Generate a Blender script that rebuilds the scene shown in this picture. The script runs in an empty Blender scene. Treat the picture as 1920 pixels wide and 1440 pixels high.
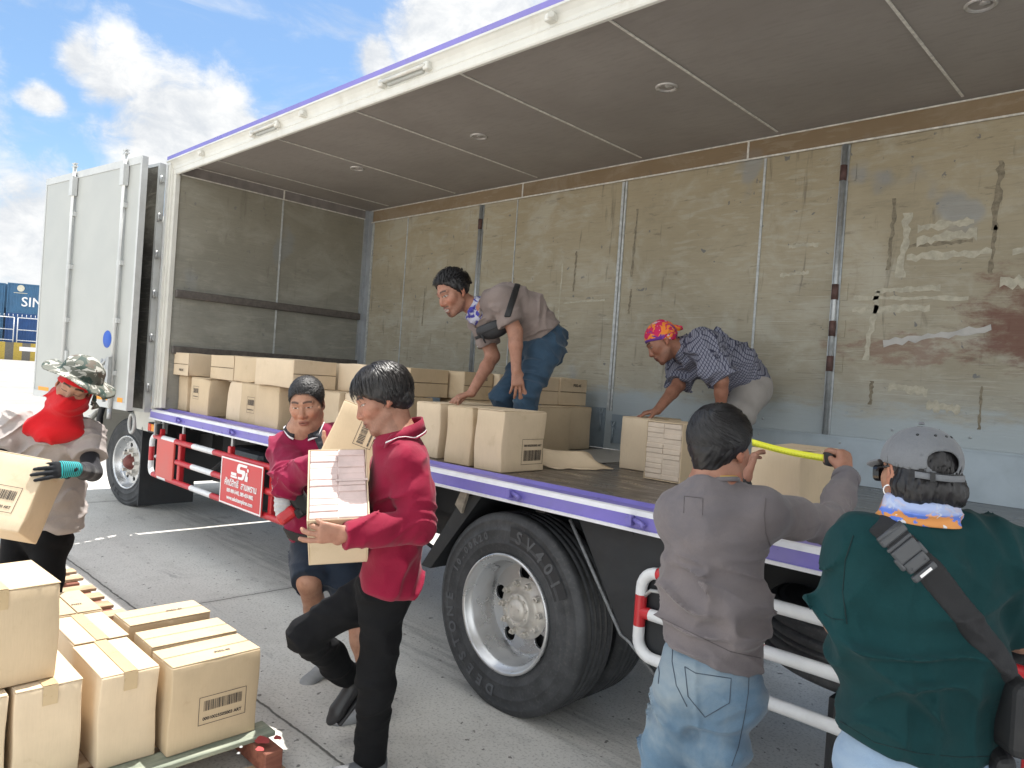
import bpy, bmesh, math, random
import numpy as np
from mathutils import Vector, Matrix

scene = bpy.context.scene
COL = scene.collection
rnd = random.Random(7)

# ------------------------------------------------------------------ camera
CF = 1376.23 / 1920.0
CH, CYAW, CPITCH, CROLL = 1.7097, 0.7691, -0.0076, 0.0688
cF = np.array([-math.sin(CYAW) * math.cos(CPITCH), math.cos(CYAW) * math.cos(CPITCH), math.sin(CPITCH)])
_R = np.array([math.cos(CYAW), math.sin(CYAW), 0.0])
_U = np.cross(_R, cF)
cR = math.cos(CROLL) * _R + math.sin(CROLL) * _U
cU = -math.sin(CROLL) * _R + math.cos(CROLL) * _U
cO = np.array([0, 0, CH])
cam_d = bpy.data.cameras.new('camera')
cam = bpy.data.objects.new('camera', cam_d)
COL.objects.link(cam)
M = Matrix(((cR[0], cU[0], -cF[0], 0), (cR[1], cU[1], -cF[1], 0), (cR[2], cU[2], -cF[2], CH), (0, 0, 0, 1)))
cam.matrix_world = M
cam_d.sensor_width = 36
cam_d.lens = 36 * CF
cam_d.clip_start = 0.05
cam_d.clip_end = 3000
scene.camera = cam

def at(px, py, d):
    """point at depth d (metres along the lens axis) under photo pixel px,py"""
    return cO + d * (cF + cR * (px - 960) / 1376.23 + cU * (720 - py) / 1376.23)

def cdir(r, u, f):
    v = r * cR + u * cU + f * cF
    return v / np.linalg.norm(v)

# ------------------------------------------------------------------ light
SUNV = Vector((-0.10, 0.249, 1.0)).normalized()
SUN_EL = math.asin(SUNV.z)
SUN_AZ = math.atan2(SUNV.x, SUNV.y)          # from +Y towards +X
sun_d = bpy.data.lights.new('sun', 'SUN')
sun_d.energy = 4.2
sun_d.angle = math.radians(0.5)
sun_d.color = (1.0, 0.955, 0.89)
sun = bpy.data.objects.new('sun', sun_d)
COL.objects.link(sun)
sun.rotation_euler = (-SUNV).to_track_quat('-Z', 'Y').to_euler()
sun.location = (0, 0, 30)

scene.view_settings.view_transform = 'Standard'
scene.view_settings.look = 'None'
scene.view_settings.gamma = 1
scene.view_settings.exposure = EXPOSURE = 1.08
scene.cycles.max_bounces = 8
scene.cycles.diffuse_bounces = 5
scene.cycles.use_denoising = True

class N:
    """tiny node-graph helper"""
    def __init__(s, tree):
        s.t = tree; s.n = tree.nodes; s.l = tree.links
    def new(s, typ, **kw):
        nd = s.n.new(typ)
        for k, v in kw.items():
            if k in nd.inputs.keys():
                s.set(nd.inputs[k], v)
            else:
                setattr(nd, k, v)
        return nd
    def set(s, inp, v):
        if hasattr(v, 'is_linked') or hasattr(v, 'links') and not isinstance(v, (tuple, list)):
            s.l.new(v, inp)
        else:
            if isinstance(v, (tuple, list)) and len(v) == 3 and inp.type == 'RGBA':
                v = (*v, 1)
            inp.default_value = v
    def math(s, op, a, b=None, c=None, clamp=False):
        nd = s.n.new('ShaderNodeMath'); nd.operation = op; nd.use_clamp = clamp
        s.set(nd.inputs[0], a)
        if b is not None: s.set(nd.inputs[1], b)
        if c is not None: s.set(nd.inputs[2], c)
        return nd.outputs[0]
    def mix(s, f, a, b, blend='MIX'):
        nd = s.n.new('ShaderNodeMix'); nd.data_type = 'RGBA'; nd.blend_type = blend
        s.set(nd.inputs[0], f); s.set(nd.inputs[6], a); s.set(nd.inputs[7], b)
        return nd.outputs[2]
    def noise(s, vec, scale, detail=4, rough=.55, dist=0.0):
        nd = s.n.new('ShaderNodeTexNoise')
        if vec is not None: s.l.new(vec, nd.inputs['Vector'])
        nd.inputs['Scale'].default_value = scale; nd.inputs['Detail'].default_value = detail
        nd.inputs['Roughness'].default_value = rough; nd.inputs['Distortion'].default_value = dist
        return nd.outputs[0]
    def ramp(s, f, lo, hi, a=0.0, b=1.0, smooth=True):
        nd = s.n.new('ShaderNodeMapRange'); nd.interpolation_type = 'SMOOTHSTEP' if smooth else 'LINEAR'
        s.set(nd.inputs[0], f); s.set(nd.inputs[1], lo); s.set(nd.inputs[2], hi); s.set(nd.inputs[3], a); s.set(nd.inputs[4], b)
        return nd.outputs[0]
    def scale(s, vec, sc, off=(0, 0, 0), rot=(0, 0, 0)):
        nd = s.n.new('ShaderNodeMapping'); s.l.new(vec, nd.inputs[0])
        nd.inputs['Scale'].default_value = sc; nd.inputs['Location'].default_value = off; nd.inputs['Rotation'].default_value = rot
        return nd.outputs[0]
    def sep(s, vec):
        nd = s.n.new('ShaderNodeSeparateXYZ'); s.l.new(vec, nd.inputs[0]); return nd.outputs

# ------------------------------------------------------------------ sky
world = bpy.data.worlds.new('World'); scene.world = world; world.use_nodes = True
g = N(world.node_tree); g.n.clear()
sky = g.new('ShaderNodeTexSky', sky_type='NISHITA'); sky.sun_disc = False
sky.sun_elevation = SUN_EL; sky.sun_rotation = SUN_AZ
sky.altitude = 10; sky.air_density = 1.0; sky.dust_density = 0.6; sky.ozone_density = 2.2
tc = g.new('ShaderNodeTexCoord')
dirv = tc.outputs['Generated']
# cumulus banks: soft masks round chosen world directions, torn up by noise
def cloud_mask(dvec, rad_h, rad_v, edge=0.5):
    d = Vector(dvec).normalized(); rt = Vector((d.y, -d.x, 0)).normalized(); up = rt.cross(d)
    def dot(v):
        nd = g.new('ShaderNodeVectorMath', operation='DOT_PRODUCT'); g.l.new(dirv, nd.inputs[0]); nd.inputs[1].default_value = v
        return nd.outputs['Value']
    a = g.math('DIVIDE', dot(rt), rad_h); b = g.math('DIVIDE', dot(up), rad_v)
    r = g.math('SQRT', g.math('ADD', g.math('MULTIPLY', a, a), g.math('MULTIPLY', b, b)))
    m = g.ramp(r, 0.0, 1.9, 1.0, -0.9, smooth=False)
    front = g.ramp(dot(d), 0.0, 0.2)
    return g.math('MULTIPLY', m, front)
def pixdir(x, y):
    v = at(x, y, 1) - cO; return tuple(v / np.linalg.norm(v))
n1 = g.noise(dirv, 6.5, 9, .60, .35)
n2 = g.noise(g.scale(dirv, (1, 1, 1.6), (3.1, 1.7, .4)), 18, 8, .66, .4)
nn = g.math('ADD', g.math('MULTIPLY', n1, .72), g.math('MULTIPLY', n2, .28))
masks = None
for (x, y, rh, rv) in [(340, 235, .135, .085), (215, 150, .055, .06), (150, 110, .03, .04), (420, 260, .12, .06), (60, 440, .08, .11), (80, 188, .035, .022), (850, 60, .13, .09), (930, 20, .1, .07), (700, 110, .04, .05), (1100, -120, .3, .14), (600, 340, .25, .05), (-250, 300, .15, .2)]:
    m = cloud_mask(pixdir(x, y), rh, rv)
    masks = m if masks is None else g.math('MAXIMUM', masks, m)
dens = g.math('ADD', masks, g.math('MULTIPLY', g.math('SUBTRACT', nn, .5), 2.9))
cum = g.ramp(dens, -.06, .52)
# high thin streaks
st = g.noise(g.scale(dirv, (2.2, 2.2, 7.0), (.3, .2, 0), (0.25, .35, .5)), 3.4, 7, .62, .6)
cir = g.math('MULTIPLY', g.ramp(st, .50, .80), .42)
sx = g.sep(dirv)
# clouds added out of view, behind and beside the camera, for fill light
fill_clouds = g.math('MULTIPLY', g.ramp(g.noise(dirv, 2.3, 6, .55, .2), .42, .56), 1.0)
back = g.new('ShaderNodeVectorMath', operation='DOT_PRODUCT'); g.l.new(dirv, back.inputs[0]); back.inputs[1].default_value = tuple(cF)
fill_clouds = g.math('MULTIPLY', fill_clouds, g.ramp(back.outputs['Value'], .2, .55, 1, 0))
hz = g.math('MULTIPLY', g.ramp(sx[2], .0, .30, 1, 0), .50)
cl = g.math('MAXIMUM', g.math('MAXIMUM', cum, cir), fill_clouds)
shade = g.ramp(dens, .25, 1.0, 1.0, .93)
ccol = g.mix(g.ramp(g.math('ADD', g.math('MULTIPLY', n2, .5), g.math('MULTIPLY', n1, .5)), .36, .60), (5.9, 6.2, 6.6), (8.3, 8.35, 8.3))
ccol = g.mix(fill_clouds, ccol, (21, 21.2, 21))  # unseen clouds set far brighter than the visible ones, to fill the shade
ccol = g.mix(1.0, ccol, g.n.new('ShaderNodeCombineXYZ').outputs[0], 'MULTIPLY') if False else ccol
skyc = g.mix(1.0, sky.outputs[0], (1.05, 1.35, 1.50), 'MULTIPLY'); skyc = g.mix(.14, skyc, (6.5, 7.4, 8.4))
skyc = g.mix(hz, skyc, (5.6, 6.7, 7.8))
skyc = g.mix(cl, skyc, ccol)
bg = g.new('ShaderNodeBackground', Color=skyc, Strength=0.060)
out = g.new('ShaderNodeOutputWorld'); g.l.new(bg.outputs[0], out.inputs[0])

# ------------------------------------------------------------------ materials
def srgb(r, g_, b):
    f = lambda c: (c / 255 / 12.92) if c / 255 <= .04045 else ((c / 255 + .055) / 1.055) ** 2.4
    return (f(r), f(g_), f(b))

def new_mat(name):
    m = bpy.data.materials.new(name); m.use_nodes = True
    q = N(m.node_tree); bs = q.n['Principled BSDF']
    return m, q, bs

def simple(name, col, rough=.5, metal=0.0, var=.12, nscale=9.0, bump=0.0, bscale=60, spec=.5, dirt=0.0, dirtcol=(.12, .10, .08), coat=0):
    m, q, bs = new_mat(name)
    tcn = q.new('ShaderNodeTexCoord'); v = tcn.outputs['Object']
    n = q.noise(v, nscale, 5, .6)
    c = q.mix(q.ramp(n, .3, .7), tuple(x * (1 - var) for x in col), tuple(min(1, x * (1 + var)) for x in col))
    if dirt > 0:
        d = q.noise(v, 3.1, 8, .68, .4)
        c = q.mix(q.math('MULTIPLY', q.ramp(d, .52, .74), dirt), c, dirtcol)
    q.l.new(c, bs.inputs['Base Color'])
    q.set(bs.inputs['Roughness'], q.ramp(n, .2, .8, max(0.03, rough - .08), min(1, rough + .08)))
    bs.inputs['Metallic'].default_value = metal
    bs.inputs['Specular IOR Level'].default_value = spec
    if coat: bs.inputs['Coat Weight'].default_value = coat
    if bump > 0:
        b = q.new('ShaderNodeBump', Strength=bump, Distance=.01); q.l.new(q.noise(v, bscale, 4, .6), b.inputs['Height'])
        q.l.new(b.outputs[0], bs.inputs['Normal'])
    return m

# ------------------------------------------------------------------ mesh builder
class MB:
    def __init__(s): s.v = []; s.f = []; s.m = []; s.sm = []
    def add(s, verts, faces, mi=0, smooth=False):
        o = len(s.v); s.v += [tuple(map(float, p)) for p in verts]
        for f in faces:
            s.f.append([o + i for i in f]); s.m.append(mi); s.sm.append(smooth)
    def box(s, lo, hi, mi=0):
        x0, y0, z0 = lo; x1, y1, z1 = hi
        s.add([(x0, y0, z0), (x1, y0, z0), (x1, y1, z0), (x0, y1, z0), (x0, y0, z1), (x1, y0, z1), (x1, y1, z1), (x0, y1, z1)],
              [(0, 3, 2, 1), (4, 5, 6, 7), (0, 1, 5, 4), (1, 2, 6, 5), (2, 3, 7, 6), (3, 0, 4, 7)], mi)
    def obox(s, c, ax, ay, az, size, mi=0):
        c = np.array(c, float); A = [np.array(a, float) for a in (ax, ay, az)]
        hx, hy, hz = [x / 2 for x in size]
        vs = [c + i * hx * A[0] + j * hy * A[1] + k * hz * A[2] for k in (-1, 1) for (i, j) in ((-1, -1), (1, -1), (1, 1), (-1, 1))]
        s.add(vs, [(0, 3, 2, 1), (4, 5, 6, 7), (0, 1, 5, 4), (1, 2, 6, 5), (2, 3, 7, 6), (3, 0, 4, 7)], mi)
    def rbox(s, c, ax, ay, az, size, r, mi=0, seg=2, jit=0.0):
        """box with rounded edges, optional slight bulge"""
        bm = bmesh.new(); bmesh.ops.create_cube(bm, size=1)
        for v in bm.verts: v.co = Vector((v.co.x * size[0], v.co.y * size[1], v.co.z * size[2]))
        if jit:
            for v in bm.verts: v.co += Vector([rnd.uniform(-jit, jit) for _ in range(3)])
        if r > 0: bmesh.ops.bevel(bm, geom=list(bm.edges), offset=r, segments=seg, affect='EDGES', profile=.5)
        A = np.array([ax, ay, az], float).T; c = np.array(c, float)
        vs = [c + A @ np.array(v.co) for v in bm.verts]
        bm.verts.index_update()
        s.add(vs, [[v.index for v in f.verts] for f in bm.faces], mi, False)
        bm.free()
    def tube(s, pts, r, seg=10, mi=0, caps=True, smooth=True, mis=None):
        P = [np.array(p, float) for p in pts]; n = len(P)
        rr = r if hasattr(r, '__len__') else [r] * n
        rings = []; prev = None
        for i in range(n):
            t = P[min(i + 1, n - 1)] - P[max(i - 1, 0)]; t = t / (np.linalg.norm(t) + 1e-12)
            if prev is None:
                a = np.array([0, 0, 1.0]) if abs(t[2]) < .9 else np.array([1.0, 0, 0])
                u = np.cross(t, a)
            else:
                u = prev - t * (prev @ t)
            u /= np.linalg.norm(u); prev = u; w = np.cross(t, u)
            rings.append([P[i] + rr[i] * (math.cos(2 * math.pi * k / seg) * u + math.sin(2 * math.pi * k / seg) * w) for k in range(seg)])
        o = len(s.v)
        for ring in rings: s.v += [tuple(p) for p in ring]
        for i in range(n - 1):
            for k in range(seg):
                a = o + i * seg + k; b = o + i * seg + (k + 1) % seg
                s.f.append([a, b, b + seg, a + seg]); s.m.append(mis[i] if mis else mi); s.sm.append(smooth)
        if caps:
            s.f.append([o + k for k in range(seg)][::-1]); s.m.append(mis[0] if mis else mi); s.sm.append(False)
            s.f.append([o + (n - 1) * seg + k for k in range(seg)]); s.m.append(mis[-1] if mis else mi); s.sm.append(False)
    def lathe(s, prof, o, axis, ref, seg=48, mi=0, closed=False, smooth=True, mis=None):
        """prof: list of (radius, distance along axis)"""
        o = np.array(o, float); ax = np.array(axis, float); ax /= np.linalg.norm(ax)
        u = np.array(ref, float); u = u - ax * (u @ ax); u /= np.linalg.norm(u); w = np.cross(ax, u)
        b = len(s.v); n = len(prof)
        for (r, h) in prof:
            for k in range(seg):
                a = 2 * math.pi * k / seg
                s.v.append(tuple(o + ax * h + r * (math.cos(a) * u + math.sin(a) * w)))
        for i in range(n if closed else n - 1):
            j = (i + 1) % n
            for k in range(seg):
                k2 = (k + 1) % seg
                s.f.append([b + i * seg + k, b + i * seg + k2, b + j * seg + k2, b + j * seg + k]); s.m.append(mis[i] if mis else mi); s.sm.append(smooth)
    def build(s, name, mats, parent=None, org=None, label=None):
        if not isinstance(mats, (list, tuple)): mats = [mats]
        if org is None:
            org = ROOTLOC.get(parent.name, (0, 0, 0)) if parent else (0, 0, 0)
        me = bpy.data.meshes.new(name)
        ox, oy, oz = org
        me.from_pydata([(x - ox, y - oy, z - oz) for x, y, z in s.v], [], s.f)
        for m in mats: me.materials.append(m)
        me.polygons.foreach_set('material_index', s.m)
        me.polygons.foreach_set('use_smooth', s.sm)
        me.update()
        return link(name, me, parent, org, label)

ROOTLOC = {}
def link(name, me, parent=None, org=(0, 0, 0), label=None):
    o = bpy.data.objects.new(name, me); COL.objects.link(o)
    if parent: o.parent = parent
    else: o.location = org
    ROOTLOC[o.name] = tuple(org)
    if label: o['label'] = label
    return o
def thing(name, label, cat, loc=(0, 0, 0), group=None):
    o = bpy.data.objects.new(name, None); COL.objects.link(o); o.location = loc
    o.empty_display_size = .2
    ROOTLOC[o.name] = tuple(loc)
    return tag(o, label, cat, group)
def tag(o, label, cat, group=None):
    o['label'] = label; o['category'] = cat
    if group: o['group'] = group
    return o
def struct(o): o['kind'] = 'structure'; return o

def text_mesh(txt, size, ext=0.0, align='CENTER', bold=0.0, shear=0.0):
    """text laid out in local XY, returned as (verts, faces)"""
    cu = bpy.data.curves.new('lettering', 'FONT'); cu.body = txt; cu.size = size; cu.extrude = ext
    cu.align_x = align; cu.align_y = 'CENTER'; cu.offset = bold; cu.shear = shear; cu.resolution_u = 3
    ob = bpy.data.objects.new('lettering', cu); COL.objects.link(ob)
    dg = bpy.context.evaluated_depsgraph_get(); dg.update()
    me = bpy.data.meshes.new_from_object(ob.evaluated_get(dg))
    vs = [tuple(v.co) for v in me.vertices]; fs = [list(p.vertices) for p in me.polygons]
    bpy.data.objects.remove(ob); bpy.data.curves.remove(cu); bpy.data.meshes.remove(me)
    return vs, fs
def shape_mesh(loops, ext=0.0, bevel=0.0):
    """filled 2D outline with holes, extruded; returned as (verts, faces)"""
    cu = bpy.data.curves.new('outline', 'CURVE'); cu.dimensions = '2D'; cu.fill_mode = 'BOTH'; cu.extrude = ext; cu.bevel_depth = bevel
    for lp in loops:
        sp = cu.splines.new('POLY'); sp.points.add(len(lp) - 1)
        for p, (x, y) in zip(sp.points, lp): p.co = (x, y, 0, 1)
        sp.use_cyclic_u = True
    ob = bpy.data.objects.new('outline', cu); COL.objects.link(ob)
    dg = bpy.context.evaluated_depsgraph_get(); dg.update()
    me = bpy.data.meshes.new_from_object(ob.evaluated_get(dg))
    vs = [tuple(v.co) for v in me.vertices]; fs = [list(p.vertices) for p in me.polygons]
    bpy.data.objects.remove(ob); bpy.data.curves.remove(cu); bpy.data.meshes.remove(me)
    return vs, fs
def place(vs, o, ax, ay, az):
    o = np.array(o, float); A = np.array([ax, ay, az], float).T
    return [tuple(o + A @ np.array(v)) for v in vs]
def circle(cx, cy, r, n=24, a0=0): return [(cx + r * math.cos(a0 + 2 * math.pi * k / n), cy + r * math.sin(a0 + 2 * math.pi * k / n)) for k in range(n)]
X_, Y_, Z_ = np.eye(3)
# ================================================================== SETTING
def ground_mat():
    m, q, bs = new_mat('concrete_yard')
    v = q.new('ShaderNodeTexCoord').outputs['Object']
    s = q.sep(v)
    big = q.noise(v, .55, 6, .6, .3); mid = q.noise(q.scale(v, (1, 1, 1), (5, 2, 0)), 4.0, 8, .65, .2); fine = q.noise(v, 70, 3, .6)
    grit = q.noise(v, 260, 2, .5)
    c = q.mix(q.ramp(big, .34, .66), (.52, .505, .47), (.61, .595, .555))
    c = q.mix(q.math('MULTIPLY', q.ramp(mid, .46, .72), .40), c, (.44, .43, .395))
    c = q.mix(q.math('MULTIPLY', q.ramp(mid, .30, .44, 1, 0), .45), c, (.43, .42, .385))
    c = q.mix(q.math('MULTIPLY', q.ramp(fine, .50, .66), .42), c, (.17, .165, .15))
    c = q.mix(q.math('MULTIPLY', q.ramp(grit, .58, .70), .45), c, (.62, .61, .57))
    # oil drips and tyre scuffs
    oil = q.noise(q.scale(v, (.8, 2.2, 1), (1, 7, 0)), 1.6, 6, .62, .5)
    c = q.mix(q.math('MULTIPLY', q.ramp(oil, .58, .74), .5), c, (.12, .12, .12))
    spk = q.noise(q.scale(v, (1, 1, 1), (9, 4, 0)), 21, 2, .5)
    c = q.mix(q.math('MULTIPLY', q.ramp(spk, .675, .72), .75), c, (.07, .065, .06))
    # faint tyre tracks along the lane
    trk = q.math('ABSOLUTE', q.math('SUBTRACT', q.math('FRACT', q.math('ADD', q.math('MULTIPLY', s[1], .55), q.math('MULTIPLY', s[0], .045))), .5)); tn = q.noise(q.scale(v, (.5, 6, 1), (2, 5, 0)), 3, 6, .65, .3)
    c = q.mix(q.math('MULTIPLY', q.math('MULTIPLY', q.ramp(trk, .06, .16, 1, 0), q.ramp(tn, .40, .62)), .38), c, (.17, .168, .16))
    # cast joints between the slabs
    wob = q.math('MULTIPLY', q.math('SUBTRACT', q.noise(v, 9, 4), .5), .03)
    jx = q.math('ABSOLUTE', q.math('ADD', q.math('SUBTRACT', q.math('MODULO', q.math('ADD', s[0], 200 * 4 + 5.02 - 2.0), 4.0), 2.0), wob))
    jy = q.math('ABSOLUTE', q.math('ADD', q.math('SUBTRACT', q.math('MODULO', q.math('ADD', s[1], 200 * 5 - 1.84 + 2.5), 5.0), 2.5), wob))
    jl = q.math('MINIMUM', jx, jy)
    c = q.mix(q.ramp(jl, .003, .010, .85, 0), c, (.035, .033, .03))
    c = q.mix(q.ramp(jl, .01, .08, .22, 0), c, (.17, .165, .15))
    # far apron is darker in colour, toned down against the strong sun
    far = q.ramp(q.math('ADD', q.math('MULTIPLY', s[0], -1), 0), 9.3, 13, 0, 1)
    band = q.noise(q.scale(v, (.25, .02, 1)), 3, 4, .6)
    c = q.mix(q.math('MULTIPLY', far, .85), c, q.mix(q.ramp(band, .35, .65), (.20, .19, .18), (.26, .245, .232)))
    q.l.new(c, bs.inputs['Base Color'])
    q.set(bs.inputs['Roughness'], q.ramp(mid, .3, .7, .72, .95))
    bs.inputs['Specular IOR Level'].default_value = .3
    h = q.math('ADD', q.math('MULTIPLY', mid, .6), q.math('ADD', q.math('MULTIPLY', fine, .25), q.ramp(jl, .003, .012, -.6, 0)))
    b = q.new('ShaderNodeBump', Strength=.5, Distance=.012); q.l.new(h, b.inputs['Height']); q.l.new(b.outputs[0], bs.inputs['Normal'])
    return m
mb = MB(); mb.add([(-1500, -1500, 0), (1500, -1500, 0), (1500, 1500, 0), (-1500, 1500, 0)], [(0, 1, 2, 3)])
struct(mb.build('ground', ground_mat()))

# ================================================================== MATERIALS
m_white = simple('cream_paint', (.62, .61, .56), .38, var=.05, nscale=5, dirt=.35, dirtcol=(.42, .37, .28), bump=.03, bscale=20)
m_pwhite = simple('white_panel_paint', (.405, .412, .388), .45, var=.05, nscale=2.5, dirt=.10, dirtcol=(.42, .42, .40), bump=.03, bscale=25)
m_pgrey = simple('pale_grey_metal', (.50, .51, .50), .42, var=.06, dirt=.25, dirtcol=(.24, .22, .19))
m_purple = simple('purple_paint', (.175, .150, .47), .33, var=.08, nscale=6, dirt=.45, dirtcol=(.16, .145, .30), bump=.04, bscale=30)
m_stripe = simple('white_stripe_paint', (.70, .70, .74), .4, var=.06, dirt=.4, dirtcol=(.40, .38, .40))
m_black = simple('chassis_black', (.012, .0125, .014), .62, var=.3, dirt=.35, dirtcol=(.06, .052, .045))
m_dark = simple('dark_rubber_flap', (.012, .014, .017), .6, var=.25, dirt=.35, dirtcol=(.045, .044, .042))
m_red = simple('red_paint', (.48, .022, .030), .35, var=.10, dirt=.40, dirtcol=(.28, .03, .03))
m_redpanel = simple('faded_red_panel', (.55, .085, .070), .45, var=.06, nscale=4, dirt=.15, dirtcol=(.38, .08, .06))
m_rwhite = simple('white_rail_paint', (.70, .71, .72), .35, var=.05, dirt=.35, dirtcol=(.4, .38, .35))
m_galv = simple('galvanised_steel', (.42, .43, .43), .42, .6, var=.15, dirt=.35, dirtcol=(.16, .13, .10))
m_steel = simple('silver_wheel_paint', (.56, .57, .58), .30, .75, var=.06, dirt=.28, dirtcol=(.24, .20, .155))
m_hub = simple('hub_paint', (.60, .57, .52), .42, .35, var=.12, nscale=14, dirt=.4, dirtcol=(.25, .18, .12))
m_rust = simple('rusty_red_hub', (.20, .06, .05), .6, .2, var=.2, nscale=20)
m_blackhole = simple('hole_dark', (.012, .012, .013), .8)
m_amber = simple('amber_lens', (.78, .27, .02), .18, var=.1, nscale=60)
m_redlens = simple('red_lens', (.62, .06, .03), .18, var=.1, nscale=60)
m_blue = simple('blue_dot_paint', (.015, .085, .42), .5, var=.1, nscale=6)
m_orange = simple('orange_reflective_tape', (.80, .30, .015), .4, var=.06, nscale=20)
m_signwhite = simple('sign_white', (.82, .80, .80), .4, var=.03)
m_signred = simple('sign_red', (.56, .040, .045), .4, var=.05, nscale=3)
m_glass = simple('dark_glass', (.02, .025, .03), .08)
m_rustpin = simple('rusty_hinge', (.10, .055, .048), .7, .2, var=.3, nscale=30)
m_bar = simple('galvanised_bar', (.40, .42, .43), .38, .5, var=.15, nscale=25, dirt=.3, dirtcol=(.2, .16, .13))

def tyre_mat():
    m, q, bs = new_mat('tyre_rubber')
    v = q.new('ShaderNodeTexCoord').outputs['Object']
    n = q.noise(v, 7, 6, .65); f = q.noise(v, 60, 4, .6)
    c = q.mix(q.ramp(n, .35, .7), (.026, .028, .031), (.055, .058, .063))
    c = q.mix(q.math('MULTIPLY', q.ramp(f, .5, .72), .35), c, (.10, .10, .10))
    q.l.new(c, bs.inputs['Base Color']); bs.inputs['Roughness'].default_value = .62
    b = q.new('ShaderNodeBump', Strength=.15, Distance=.004); q.l.new(f, b.inputs['Height']); q.l.new(b.outputs[0], bs.inputs['Normal'])
    return m
m_tyre = tyre_mat()
m_letter = simple('raised_letter_rubber', (.075, .080, .088), .5, var=.2)
m_tyretext = simple('raised_tyre_lettering', (.020, .021, .024), .6)

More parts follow.
